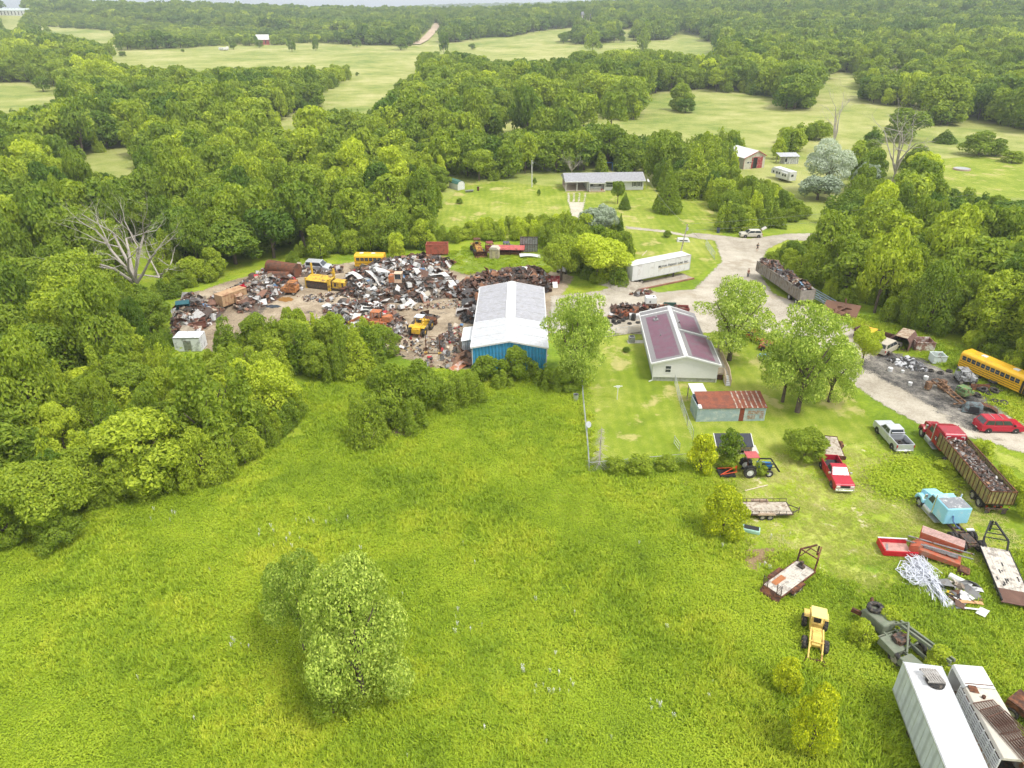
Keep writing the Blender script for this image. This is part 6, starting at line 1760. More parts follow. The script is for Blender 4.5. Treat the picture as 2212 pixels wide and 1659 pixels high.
# ---------------- scrap ----------------
m_, nt, b_ = newmat("scrap_metal")
a = nt.nodes.new("ShaderNodeAttribute"); a.attribute_name = "tone"
f = noise(nt, 2.2, 5, .7)
nt.links.new(mixc(nt, ramp(nt, f, [(.56, 0), (.66, .8)]), a.outputs["Color"], (.15, .07, .04)), b_.inputs["Base Color"])
b_.inputs["Roughness"].default_value = .6; b_.inputs["Metallic"].default_value = .15
M_SCRAP = m_
PAL = {
 'white': [((.56, .555, .55), 3.2), ((.36, .36, .36), 3.2), ((.20, .20, .20), 2.4), ((.20, .10, .065), 3.4), ((.07, .06, .055), 2), ((.30, .25, .20), 3), ((.36, .02, .03), .12), ((.10, .22, .40), .1), ((.48, .43, .35), 1.0)],
 'rust': [((.12, .06, .04), 6), ((.07, .045, .035), 5), ((.24, .11, .055), 2), ((.05, .045, .045), 3), ((.45, .43, .42), 1.2), ((.68, .68, .67), .7), ((.36, .02, .03), .25)],
 'mixed': [((.5, .5, .5), 2.2), ((.32, .31, .30), 2.4), ((.20, .10, .065), 4), ((.08, .07, .065), 2.4), ((.29, .24, .18), 2.5), ((.5, .42, .33), 1.5), ((.36, .03, .03), .3), ((.10, .2, .35), .15)],
 'load': [((.14, .08, .06), 5), ((.07, .06, .055), 5), ((.32, .30, .29), 2.2), ((.5, .49, .48), 1), ((.25, .13, .07), 1.5), ((.2, .35, .5), .1)],
 'dark': [((.05, .05, .052), 4), ((.12, .11, .1), 3), ((.2, .1, .06), 2), ((.4, .4, .4), 1)],
}
def pick(pal, q):
    tot = sum(w for _, w in pal); r = q.uniform(0, tot)
    for c, w in pal:
        r -= w
        if r <= 0: break
    k = q.uniform(.75, 1.2)
    return tuple(min(.85, x * k) for x in c)
def scrap_piece(mb, p, q, smin, smax):
    s = q.uniform(smin, smax) * (1 if q.random() < .86 else q.uniform(1.5, 2.4))
    M = Matrix.Translation(p) @ Euler((q.gauss(0, .55), q.gauss(0, .55), q.uniform(0, 6.28))).to_matrix().to_4x4()
    t = q.random()
    if t < .52:     # bent sheet
        w, k = s * q.uniform(.3, .6), s * q.uniform(.05, .3)
        P = [(-s / 2, -w, 0), (0, -w, k), (s / 2, -w, q.uniform(-k, k)), (-s / 2, w, 0), (0, w, k * q.uniform(.4, 1.3)), (s / 2, w, q.uniform(-k, k))]
        lo = [M @ Vector(v) for v in P]; hi = [M @ (Vector(v) + Vector((0, 0, .02))) for v in P]
        mb.add(lo + hi, [(0, 3, 4, 1), (1, 4, 5, 2), (6, 7, 10, 9), (7, 8, 11, 10), (0, 1, 7, 6), (1, 2, 8, 7), (5, 4, 10, 11), (4, 3, 9, 10)])
    elif t < .62:   # box shape
        a_, b_, c_ = s * q.uniform(.25, .5), s * q.uniform(.2, .4), s * q.uniform(.1, .35)
        mb.box(-a_, a_, -b_, b_, -c_, c_, M)
    elif t < .86:   # bar or pipe
        L = s * q.uniform(.7, 1.4); r = s * q.uniform(.02, .05)
        mb.cyl(M @ Vector((-L / 2, 0, 0)), M @ Vector((L / 2, 0, 0)), r, n=5)
        if q.random() < .4: mb.cyl(M @ Vector((L / 2, 0, 0)), M @ Vector((L / 2 + s * .1, L * .3, 0)), r, n=5)
    else:           # drum or hoop
        r = s * q.uniform(.15, .28); mb.cyl(M @ Vector((0, 0, -r)), M @ Vector((0, 0, r)), r, n=9)
def heap(name, label, poly_px, h, n, pal, seed, smin=.35, smax=1.3, core=True, world=None):
    q = random.Random(seed); P = world or [tuple(at(*p)[:2]) for p in poly_px]
    xs = [p[0] for p in P]; ys = [p[1] for p in P]
    PA = np.array(P)
    def hz(x, y):
        d = segdist(np.array([x]), np.array([y]), P)[0]
        if d <= 0: return -1
        return h * (1 - math.exp(-d / (h * .7 + .3))) * (1 + .28 * math.sin(x * 1.1 + seed) * math.cos(y * .9))
    mb = MB(); c = pal if isinstance(pal, list) else PAL[pal]
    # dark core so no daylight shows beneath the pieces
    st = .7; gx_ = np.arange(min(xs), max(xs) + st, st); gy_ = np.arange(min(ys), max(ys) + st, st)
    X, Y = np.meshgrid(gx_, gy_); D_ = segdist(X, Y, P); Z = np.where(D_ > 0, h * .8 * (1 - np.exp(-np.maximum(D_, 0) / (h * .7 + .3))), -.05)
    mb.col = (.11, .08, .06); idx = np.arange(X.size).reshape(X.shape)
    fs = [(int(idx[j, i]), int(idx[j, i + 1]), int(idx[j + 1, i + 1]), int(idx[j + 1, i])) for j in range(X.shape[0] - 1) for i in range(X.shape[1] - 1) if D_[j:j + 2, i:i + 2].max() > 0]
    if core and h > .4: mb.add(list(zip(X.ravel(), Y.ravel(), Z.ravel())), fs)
    k = 0
    while k < n:
        x, y = q.uniform(min(xs), max(xs)), q.uniform(min(ys), max(ys)); z = hz(x, y)
        if z < 0: continue
        k += 1; pn = math.sin(x * .55 + seed * 2) * math.cos(y * .7 + seed) + .5 * math.sin(x * 1.3 + y * .9)
        mb.col = pick(c if pn > -.25 or c is PAL['rust'] or isinstance(pal, list) else PAL['rust'], q)
        scrap_piece(mb, Vector((x, y, z * q.uniform(.75, 1.05) + .08)), q, smin, smax)
    o = mb.build(name, M_SCRAP)
    tag(o, label, None, kind="stuff"); return hz
hzA = heap("scrap_heap", "big heap of white and grey scrap metal", [(735, 632), (752, 600), (800, 580), (850, 572), (920, 572), (965, 590), (990, 612), (985, 640), (900, 655), (800, 652)], 2.4, 3600, 'white', 1, .2, .95)
heap("scrap_heap", "rust brown scrap row behind the white scrap heap", [(835, 575), (860, 560), (930, 560), (985, 568), (960, 585), (880, 580)], 1.8, 600, 'rust', 2, .25, .9)
hzB = heap("scrap_heap", "dark rust brown scrap heap beyond the blue building", [(985, 648), (1000, 610), (1060, 598), (1100, 588), (1165, 586), (1195, 606), (1185, 632), (1060, 640), (1040, 655)], 2.0, 2300, 'rust', 3, .2, .85)
heap("scrap_heap", "tangled mixed scrap below the rusty tanks", [(500, 655), (545, 610), (590, 605), (640, 608), (655, 625), (610, 640), (560, 668), (520, 678)], 1.5, 1000, 'mixed', 4, .2, .9)
heap("scrap_heap", "mixed scrap at the wooded end of the yard", [(370, 728), (372, 690), (395, 645), (430, 640), (470, 665), (475, 690), (430, 715), (410, 735)], 1.6, 900, 'mixed', 5, .2, .9)
hzC = heap("scrap_heap", "white and rust scrap heap on the meadow side of the yard", [(697, 672), (745, 660), (830, 664), (868, 690), (870, 730), (850, 745), (800, 720), (730, 705)], 1.7, 1300, 'white', 6, .2, .9)
heap("scrap_heap", "dark scrap beside the blue building's far corner", [(995, 695), (1000, 668), (1035, 660), (1045, 680), (1030, 700)], 1.5, 150, 'dark', 7)
heap("scrap_heap", "low litter of parts near the lean-to", [(940, 730), (990, 705), (1005, 750), (1000, 785), (955, 780)], .25, 130, 'mixed', 8, .2, .7)
heap("scrap_heap", "white and brown scrap around the wooded yard tip", [(590, 735), (640, 700), (700, 690), (700, 720), (640, 745)], .7, 90, 'white', 9)
heap("scrap_heap", "rust brown parts heaped between gravel and tyres", [(1312, 690), (1322, 664), (1370, 660), (1420, 664), (1480, 668), (1480, 682), (1400, 690)], .9, 260, 'rust', 10, .3, 1.0)
heap("scrap_heap", "small scrap row among weeds near the gravel", [(1355, 634), (1400, 628), (1415, 634), (1380, 642)], .5, 50, 'mixed', 12, .2, .8)
heap("scrap_heap", "black charred scrap along the thicket edge", [(1845, 712), (1870, 708), (1905, 745), (1925, 770), (1890, 770)], .9, 160, 'dark', 13, .3, .9)
heap("scrap_litter", "flat litter of small scrap trodden into the yard dirt", [(640, 640), (740, 632), (800, 655), (900, 660), (985, 648), (1045, 655), (1040, 668), (960, 668), (860, 672), (740, 655), (660, 652)], .1, 650, 'mixed', 41, .12, .5)
heap("scrap_litter", "scrap strewn between the tan dump body and the wood", [(440, 650), (500, 625), (560, 585), (660, 572), (740, 578), (740, 590), (640, 600), (560, 610), (500, 650), (470, 690), (440, 700)], .5, 750, 'mixed', 42, .2, .8)
heap("scrap_litter", "scrap strewn along the meadow side of the yard", [(860, 700), (940, 735), (1000, 700), (1010, 760), (985, 800), (930, 795), (860, 765), (850, 740)], .12, 420, 'mixed', 43, .12, .6)
heap("ash_heap", "pale ash and burnt remains", [(1910, 778), (1960, 772), (2000, 790), (2010, 805), (1960, 800)], .25, 260, [((.5, .5, .52), 3), ((.25, .25, .27), 2), ((.05, .05, .05), 3)], 14, .12, .5)
# loads on the two scrap trailers
def load(name, label, o_, L, Wd, z, h, n, pal, seed, smin, smax, x0=0):
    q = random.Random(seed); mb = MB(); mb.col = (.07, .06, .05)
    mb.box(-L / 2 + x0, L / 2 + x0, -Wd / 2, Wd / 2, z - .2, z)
    for i in range(n):
        mb.col = pick(PAL[pal], q); x = q.uniform(-L / 2, L / 2) + x0; y = q.uniform(-Wd / 2 + .1, Wd / 2 - .1)
        hh = h * (1 - (2 * abs(y) / Wd) ** 2) * (.7 + .5 * math.sin(x * 1.3 + seed))
        scrap_piece(mb, Vector((x, y, z + .05 + hh * q.uniform(.5, 1))), q, smin, smax)
    tag(mb.build(name, M_SCRAP, None, o_.location, rot=o_.rotation_euler), label, None, kind="stuff")
load("scrap_load", "small rusty scrap filling the olive trailer", gt, tL - .4, 2.2, 2.3, .2, 2200, 'load', 21, .07, .3)
load("scrap_load", "tall load of wire and crushed parts on the grey trailer", sc, gL - .8, 2.3, 2.75, .9, 1200, 'load', 22, .18, .7)

# whole things lying on and around the heaps
M_ENAM = mat("white_enamel", (.6, .6, .59), .4, 0, .04, 2, (.45, .35, .28), .15)
def on(px, py, hz=None, dz=0.0, guess=0.0):
    z = 0
    for _ in range(4):
        p = at(px, py, z); z = (hz(p.x, p.y) if hz else 0); z = max(z, 0)
    p.z = z + dz; return p
q = random.Random(77)
WM = thing("washing_machine", "white washer carcass tumbled on the big white scrap heap", "washing machine", on(838, 604, hzA, .1), 1.0, "washing machines on the big scrap heap")
MB().box(-.34, .34, -.32, .32, 0, .85).build("case", M_ENAM, WM, bev=.03)
m = MB(); m.cyl((0, -.33, .45), (0, -.36, .45), .2, n=16); m.build("door", BLACK, WM)
def dup(o, loc, rot, label=None, group=None):
    r = o.copy(); COL.objects.link(r); r.location = loc; r.rotation_euler = rot
    if label: r["label"] = label
    if group: r["group"] = group
    for ch in list(o.children):
        c_ = ch.copy(); COL.objects.link(c_); c_.parent = r
        for g_ in list(ch.children):
            d_ = g_.copy(); COL.objects.link(d_); d_.parent = c_
    return r
for px, py in ((868, 588), (898, 600), (916, 622), (872, 628), (812, 622), (935, 596), (780, 618), (958, 612), (850, 640)):
    dup(WM, on(px, py, hzA, .15), (q.uniform(-1.2, 1.2), q.uniform(-1.2, 1.2), q.uniform(0, 6)))
FR = thing("refrigerator", "white fridge shell lying on the big white scrap heap", "refrigerator", on(880, 612, hzA, .2), 0, "fridges on the big scrap heap")
FR.rotation_euler = (1.4, 0, .4)
MB().box(-.38, .38, -.34, .30, 0, 1.7).build("case", M_ENAM, FR, bev=.03)
m = MB(); m.box(-.38, .38, -.42, -.35, .02, 1.05); m.box(-.38, .38, -.42, -.35, 1.1, 1.7); m.build("door", WTRIM, FR, bev=.02)
for px, py in ((826, 592), (905, 582), (945, 610), (862, 645), (790, 606), (975, 622)):
    dup(FR, on(px, py, hzA, .2), (q.uniform(1.1, 1.6), q.uniform(-.4, .4), q.uniform(0, 6)))
def sheet_thing(name, label, p, rot, L, Wd, mat_, k=.2, cat="sheet", group=None):
    mb = MB(); n = 6; v = []
    for i in range(n + 1):
        x = -L / 2 + L * i / n
        z = k * math.sin(i / n * 3.1)
        v += [(x, -Wd / 2, z), (x, Wd / 2, z * .6), (x, -Wd / 2, z + .025), (x, Wd / 2, z * .6 + .025)]
    fs = []
    for i in range(n):
        a, b_ = 4 * i, 4 * i + 4
        fs += [(a, a + 1, b_ + 1, b_), (a + 2, b_ + 2, b_ + 3, a + 3), (a, b_, b_ + 2, a + 2), (a + 1, a + 3, b_ + 3, b_ + 1)]
    mb.add(v, fs + [(0, 2, 3, 1), (4 * n, 4 * n + 1, 4 * n + 3, 4 * n + 2)])
    return tag(mb.build(name, mat_, None, p, rot=rot), label, cat, group)
for i, (px, py, L, Wd) in enumerate(((810, 606, 4.5, 1.4), (835, 596, 4, 1.2), (900, 590, 2.5, 1.6), (950, 600, 4, 1), (968, 606, 3.6, 1.3), (826, 634, 2.4, 1.4), (885, 642, 1.8, 1.4), (930, 575, 3, .8), (770, 612, 3, 1.2))):
    sheet_thing("metal_sheet", "crumpled white metal sheet on the big white scrap heap", on(px, py, hzA, .3), (q.uniform(-.5, .5), q.uniform(-.5, .5), q.uniform(-.9, .9)), L, Wd, M_ENAM, .3, group="white metal sheets on the big scrap heap")
for i, (px, py) in enumerate(((710, 668), (745, 664), (770, 690), (795, 672), (765, 707), (740, 685))):
    sheet_thing("metal_sheet", "crumpled white metal sheet on the meadow side heap", on(px, py, hzC, .2), (q.uniform(-.5, .5), q.uniform(-.5, .5), q.uniform(0, 3)), 2.2, 1.2, M_ENAM, .4, group="white metal sheets on the meadow side heap")
sheet_thing("metal_sheet", "white rounded panel lying at the foot of the big heap", on(930, 636, None, .3), (.2, .1, .3), 2.6, 1.8, M_ENAM, .6)
# tanks
def tank(label, a, b_, r, z, mat_=RUSTM):
    A, B2 = at(*a), at(*b_); A.z = B2.z = z
    o = thing("storage_tank", label, "tank", A)
    m = MB(); d = B2 - A; m.cyl((0, 0, 0), d, r, n=24); m.build("shell", mat_, o, smooth=False)
    m = MB(); u = d.normalized()
    for t in (.0, .33, .66, 1.0): m.cyl(d * t - u * .04, d * t + u * .04, r * 1.015, n=24)
    m.build("seam", mat_, o); return o
M_TK = mat("tank_rust", (.20, .075, .04), .8, .1, .25, 1, (.09, .05, .035), .35)
tank("large rusty cylindrical tank lying behind the mixed scrap", (584, 590), (645, 599), 1.25, 1.3, M_TK)
tank("smaller rusty tank lying in front of the large one", (582, 603), (627, 604), .75, .75, M_TK)
tank("rust brown pipe leaning at the foot of the white scrap heap", (955, 636), (974, 645), .38, .4, M_TK)
# yellow shear truck: long bin plus cab
p0, p1 = at(662, 622), at(712, 628); 
yb = thing("crusher_trailer", "yellow industrial baler with raised posts at the heap's edge", "machine", p0, heading(p0, p1))
LY_ = (p1 - p0).length; M_YB = mat("baler_yellow", (.62, .40, .04), .6, 0, .12, 1.5, (.22, .12, .05), .25)
MB().box(0, LY_, .0, .15, 0.2, 1.5).build("front_wall", CAST, yb)
MB().prismx([(-.1, 1.45), (2.1, 1.9), (2.1, 2.0), (-.1, 1.55)], -.1, LY_ + .1).build("lid", M_YB, yb)
MB().box(0, LY_, .2, 2.0, .2, 1.4).build("body", CAST, yb)
m = MB(); m.box(-.15, .15, .0, .3, 0, 1.9); m.box(.1, .35, 1.9, 2.2, 0, 4.0); m.box(LY_ - .2, LY_ + .25, -.2, .25, 0, 2.1); m.box(LY_ - .2, LY_ + .1, 1.8, 2.2, 0, 3.4); m.box(LY_ - .5, LY_ + .4, 1.7, 1.85, 2.6, 2.85); m.build("posts", M_YB, yb)
MB().box(LY_ + .5, LY_ + 3.0, .2, 1.9, .5, 1.7).build("engine_box", M_YB, yb, bev=.03)
m = MB(); m.box(LY_ + .9, LY_ + 1.35, .15, .2, .8, 1.5); m.box(LY_ + 2.4, LY_ + 2.7, .15, .2, .6, 1.6); m.build("panel", CAST, yb); MB().box(LY_ + .2, LY_ + 3.3, 0, 2.0, .35, .5).build("base", CAST, yb)
# crane with orange cab inside the heap, long black boom
c = on(862, 613, hzA); cr = thing("crane", "orange and cream crane cab with long dark boom in the white heap", "crane", c, R(-4))
MB().box(-.9, .9, -.8, .8, -.2, .35).build("base", CAST, cr); MB().box(-1.6, -.6, -.7, .8, .35, 1.5).build("engine_box", M_OR, cr, bev=.04)
m = MB()
for x in (-.55, .6):
    for y in (-.7, .5): m.box(x - .06, x + .06, y - .06, y + .06, .35, 1.9)
m.box(-.65, .7, -.8, .6, 1.9, 2.0); m.box(-.6, .65, -.75, -.68, .35, .95); m.build("cab", mat("cream_cab", (.60, .42, .30), .7, 0, .15), cr)
m = MB(); m.box(-.5, .55, -.66, .45, .95, 1.85); m.build("cab_window", GLASS, cr)
m = MB()
for y in (-.25, .25):
    for z in (.45, .85): m.bar((.6, y, z), (9.5, y + .2, z + .5), .09)
for i in range(14): x = .8 + i * .62; m.bar((x, -.25, .45 + x * .055), (x + .5, -.25, .87 + x * .055), .06)
for i in range(15): xx = .7 + i * .62; zz = .45 + (xx - .6) * .055; m.bar((xx, -.25 + xx * .02, zz), (xx, .25 + xx * .02, zz), .05); m.bar((xx, -.25 + xx * .02, zz + .4), (xx, .25 + xx * .02, zz + .4), .05)
m.build("boom", CAST, cr)
c = on(1097, 626, hzB, -.3); c2 = thing("excavator", "white cabbed red based excavator sunk among rust brown scrap", "excavator", c, R(8))
MB().box(-1.5, 1.5, -1.3, 1.3, .3, .8).build("base", M_RD, c2); MB().box(-1.4, 1.4, -1.2, .9, .8, 2.2).build("engine_box", WHITE, c2, bev=.05); MB().box(-.2, .9, -.2, 1.2, 2.2, 3.0).build("cab", WHITE, c2, bev=.06)
MB().box(-.1, .8, -.24, -.2, 2.35, 2.85).build("window", GLASS, c2); MB().box(-1.7, 1.7, -1.4, 1.3, -.2, .3).build("track", CAST, c2)
m = MB(); m.bar((.6, 1.2, 1.8), (1.4, 3.2, 3.6), .35, .45); m.bar((1.4, 3.2, 3.6), (3.5, 3.6, 3.2), .25, .35); m.build("boom", CAST, c2)
# orange loader by the lower heap
oc = thing("tracked_loader", "faded orange excavator with open frame cab among lower scrap", "excavator", at(822, 712), R(170))
MB().box(-1.3, 1.3, -.9, .9, .6, 1.6).build("engine_box", M_OR, oc, bev=.05); m = MB()
for x in (-.2, 1.1):
    for y in (-.6, .6): m.box(x - .06, x + .06, y - .06, y + .06, 1.6, 3.0)
m.box(-.3, 1.2, -.7, .7, 3.0, 3.1); m.box(-1.9, -.6, -.6, .6, 1.6, 2.4); m.build("cab", M_OR, oc)
m = MB(); m.bar((1.0, 0, 1.3), (3.2, .2, 1.9), .3, .4); m.bar((3.2, .2, 1.9), (5.0, .3, .9), .25, .35); m.build("boom", M_OR, oc); MB().box(-1.6, 1.6, -1.2, 1.2, 0, .6).build("track", CAST, oc)
# rusted truck cab
def wreck_cab(name, label, loc, rz, mt_, wheels=True, s=1.0):
    o = thing(name, label, "truck cab", loc, rz)
    MB().prism([(-1.1 * s, .5), (1.2 * s, .5), (1.2 * s, 1.1 * s), (.4 * s, 1.2 * s), (.4 * s, 1.2 * s), (-1.1 * s, 1.2 * s)], -.9 * s, .9 * s).build("body", mt_, o, bev=.08)
    m = MB()
    for x, x2 in ((-1.0, -.9), (.4, .15), (-.3, -.3)):
        for y in (-.84, .84): m.bar((x * s, y * s, 1.2 * s), (x2 * s, y * .88 * s, 1.85 * s), .1)
    m.box(-1.0 * s, .25 * s, -.8 * s, .8 * s, 1.85 * s, 1.93 * s); m.build("cab_frame", mt_, o)
    if wheels:
        for x in (-.7, .75):
            for y in (-.8, .8): wheel(o, (x * s, y * s, .38), .38, .22, RIMD)
    return o
M_ORU = mat("orange_rust", (.42, .17, .05), .9, 0, .25, 2.5, (.18, .08, .04), .35)
wreck_cab("truck_cab", "burnt orange rusted truck cab by the brown puddle", at(629, 634), R(175), M_ORU, s=1.15)
wreck_cab("truck_cab", "crumpled pale rust car shell in front of the tan dump body", at(524, 658), R(30), mat("pale_rust", (.45, .32, .22), .9, 0, .3, 2, RUST, .3), False, .95)
# tan dump body
def open_bin(name, label, cat, loc, rz, L, Wd, z0, z1, mt_, ribs=8, closed_top=False, group=None, th=.07, inner=None):
    o = thing(name, label, cat, loc, rz, group)
    m = MB()
    m.box(-L / 2, L / 2, -Wd / 2, -Wd / 2 + th, z0, z1); m.box(-L / 2, L / 2, Wd / 2 - th, Wd / 2, z0, z1); m.box(-L / 2, -L / 2 + th, -Wd / 2 + th, Wd / 2 - th, z0, z1); m.box(L / 2 - th, L / 2, -Wd / 2 + th, Wd / 2 - th, z0, z1)
    m.build("wall", mt_, o)
    MB().box(-L / 2 + th, L / 2 - th, -Wd / 2 + th, Wd / 2 - th, z0, z0 + .08).build("floor", inner or mt_, o)
    m = MB()
    for i in range(ribs):
        x = -L / 2 + .05 + i * (L - .1) / max(1, ribs - 1)
        for s in (-1, 1): y0, y1 = sorted((s * Wd / 2, s * (Wd / 2 + .07))); m.box(x - .04, x + .04, y0, y1, z0, z1)
    for s in (-1, 1): y0, y1 = sorted((s * (Wd / 2 - .02), s * (Wd / 2 + .08))); m.box(-L / 2 - .03, L / 2 + .03, y0, y1, z1, z1 + .08)
    m.build("rib", mt_, o)
    if closed_top: MB().box(-L / 2, L / 2, -Wd / 2, Wd / 2, z1 + .001, z1 + .08).build("lid", mt_, o)
    return o
p0, p1 = at(478, 668), at(521, 652)
open_bin("dump_body", "tan rust dump body with closed top and ribbed side", "dump body", (p0 + p1) / 2 + Vector((0, .6, 0)), heading(p0, p1), 4.9, 1.9, .5, 2.3, mat("tan_rust_panel", (.46, .30, .17), .8, 0, .12, 1.2, (.30, .15, .08), .25), 9, True)
p0, p1 = at(401, 712), at(441, 706)
open_bin("scrap_bin", "brown ribbed scrap bin piled with red hose at the wooded end", "bin", (p0 + p1) / 2, heading(p0, p1), 3.4, 1.6, .2, 1.2, mat("dark_rust_panel", (.17, .07, .05), .8, 0, .2, 2), 5)
open_bin("dump_body", "red brown steel dump body in the grass behind the heaps", "dump body", at(945, 549), R(0), 4.4, 2.0, .3, 2.2, mat("red_brown_steel", (.40, .11, .07), .7, 0, .1, 1.4, (.22, .08, .05), .25), 9)
bd = thing("truck_bed", "bright red pickup bed propped on its end above the tan dump body", "truck bed", at(520, 640) + Vector((0, 0, 1.2)), R(35)); bd.rotation_euler[1] = R(-12)
MB().box(-1.2, 1.2, -.6, .6, 0, .06).build("floor", mat("deep_red_bed", (.45, .015, .04), .35, 0, .08), bd)
m = MB(); m.box(-1.2, 1.2, -.7, -.6, 0, .45); m.box(-1.2, 1.2, .6, .7, 0, .45); m.box(-1.3, -1.2, -.7, .7, 0, .45); m.build("side", RED, bd)
tb = thing("truck_bed", "dark teal pickup bed standing on end at the wooded yard tip", "truck bed", at(401, 676), R(15)); tb.rotation_euler[0] = R(18)
M_TEAL = mat("dark_teal_paint", (.012, .09, .11), .35, 0, .1)
MB().prism([(-.9, .1), (.95, .1), (.95, 2.3), (-.9, 2.3)], -.35, -.28).build("floor", M_TEAL, tb, bev=.03)
m = MB(); m.box(-1.0, -.9, -.75, .3, .1, 2.3); m.box(.95, 1.05, -.75, .3, .1, 2.3); m.box(-1.0, 1.05, -.75, .3, 2.3, 2.38); m.build("side", M_TEAL, tb)
bx_ = thing("truck_container", "white box truck body half hidden in the meadow side wood", "box body", at(414, 752), R(2))
MB().box(-1.9, 1.9, -1.2, 1.2, 0, 2.2).build("wall", mat("patched_white_box", (.70, .72, .74), .5, 0, .05, 1, (.35, .36, .38), .2), bx_, bev=.06)
m = MB(); m.box(-1.9, 1.9, -1.24, -1.2, 2.05, 2.2); m.box(-.5, .6, -1.23, -1.2, .2, 1.7); m.build("trim", GREYM, bx_)
# bed-spring frames and gate stack
gate("bed_frame", "rusty grid frame lying in scrap at the wooded end", on(449, 672, None, .9), .5, 3.4, 2.0, 9, RUSTM, None, (R(-25), R(5)))
# back row behind the yard grass
wreck_cab("truck_cab", "derelict maroon truck cab in the back row", at(1062, 545), R(10), mat("maroon_rust", (.25, .05, .05), .8, 0, .2, 2, RUST, .3), True, 1.1)
wreck_cab("truck_cab", "derelict dark blue truck cab in the back row", at(1098, 543), R(5), mat("navy_rust", (.06, .08, .14), .7, 0, .2, 2, RUST, .2), True, 1.0)
tw = thing("tool_shed", "small weathered wooden booth among the back row wrecks", "shed", at(1062 + 0, 558) + Vector((.6, 0, 0)), R(-12))
M_BO = mat("weathered_board", (.42, .36, .24), .85, 0, .2, 2, (.30, .26, .2), .3)
MB().box(-.9, .9, -.7, .7, 0, 2.0).build("wall", M_BO, tw); MB().prism([(-1.05, 1.95), (1.05, 1.95), (.6, 2.45), (-.6, 2.45)], -.8, .8).build("roof", mat("pale_board_roof", (.50, .46, .38), .8), tw); MB().box(-.3, .3, -.74, -.71, 0, 1.6).build("door", mat("yellowed_door", (.48, .42, .24), .8), tw)
rr_ = thing("red_roof_shelter", "low shelter with faded red metal roof in the back row", "shelter", at(1102, 549), R(-3))
MB().prismx([(-1.4, 1.3), (1.4, 1.3), (1.2, 1.55), (0, 1.75), (-1.2, 1.55)], -2.9, 2.9).build("roof", mat("faded_red_metal", (.48, .11, .10), .6, 0, .12, 1.5, RUST, .2), rr_)
m = MB()
for x in (-2.6, 0, 2.6):
    for y in (-1.2, 1.2): m.box(x - .06, x + .06, y - .06, y + .06, 0, 1.35)
m.build("posts", RUSTM, rr_); MB().box(-2.4, 2.2, -1.0, 1.0, 0, .7).build("wreck_body", RUSTM, rr_, bev=.1)
gr_ = thing("steel_screen", "tall grey ribbed steel screen standing in the back row", "screen", at(1142, 545), R(0))
MB().box(-1.8, 1.8, -.05, .05, 0, 3.2).build("sheet", GREYM, gr_); m = MB()
for i in range(8): m.box(-1.8 + i * .5, -1.74 + i * .5, -.13, -.05, 0, 3.25)
for z in (.05, 1.6, 3.2): m.box(-1.8, 1.8, -.16, -.05, z, z + .08)
m.build("rib", CAST, gr_)
sheet_thing("metal_sheet", "long white sheet lying in the grass before the ribbed panel", at(1145, 556) + Vector((0, 0, .3)), (.1, .1, .1), 4.2, 1.6, WHITE, .3)
wh = wreck_cab("car_shell", "white crumpled van nose among bushes behind the brown heap", at(1217, 588), R(60), WHITE, True, 1.0); wh["category"] = "car"
open_bin("scrap_bin", "low red bin heaped with junk in the weeds beyond the blue building", "bin", at(1192, 610), R(-5), 2.8, 1.6, .1, .9, M_RD, 5)
tag(MB().box(-.45, .45, -.03, .03, 0, 1.1).build("fridge_lid", WTRIM, None, at(1200, 622), rot=(R(-35), 0, .2)), "white panel with handle lying in the weeds past the building corner", "panel")
# puddles
def puddle(label, poly, mt_, z=.03):
    P = [at(*p) for p in poly]; mb = MB(); mb.add([(p.x, p.y, z) for p in P], [tuple(range(len(P)))])
    tag(mb.build("puddle", mt_), label, None, kind="structure")
def oval(cx, cy, rx, ry, n=22, s=0): return [(cx + rx * math.cos(i * 6.283 / n) * (1 + .12 * math.sin(3 * i + s)), cy - ry * math.sin(i * 6.283 / n) * (1 + .15 * math.sin(2 * i + s))) for i in range(n)]
M_PU = mat("muddy_water", (.30, .16, .05), .12, 0, .1, 1)
puddle("orange brown puddle beside the rusted truck cab", oval(617, 647, 17, 5), M_PU); puddle("tan puddle near the yard frame", oval(880, 755, 20, 5, s=2), mat("tan_water", (.34, .26, .14), .2, 0, .1, 1)); puddle("dark oily wet patch in the yard", oval(590, 662, 16, 3.5, s=1), mat("oily_water", (.05, .06, .08), .1, 0, .2, 1))
# load on the yellow loader's bucket
heap("bucket_load", "black tangled scrap held in the yellow loader's bucket", None, .9, 60, 'dark', 31, .3, 1.2, world=[(v.x, v.y) for v in (at(893, 700), at(940, 694), at(948, 684), at(905, 686))])
# frame rack
p0 = at(920, 764); fr = thing("pipe_rack", "rusty A shaped pipe rack standing in front of the yellow loader", "rack", p0, R(-4))
m = MB()
for x in (0, 2.0):
    m.cyl((x, 0, 0), (x, .3, 2.6), .05, n=6); m.cyl((x, 1.0, 0), (x, .3, 2.6), .05, n=6)
for z, y in ((2.55, .3), (1.3, .15), (.1, .0)): m.cyl((0, y, z), (2.0, y, z), .05, n=6)
m.build("frame", RUSTM, fr); m = MB(); m.box(-.2, .2, -.2, .2, 0, .25); m.box(1.8, 2.2, -.15, .2, 0, .2); m.build("foot", M_YB, fr)
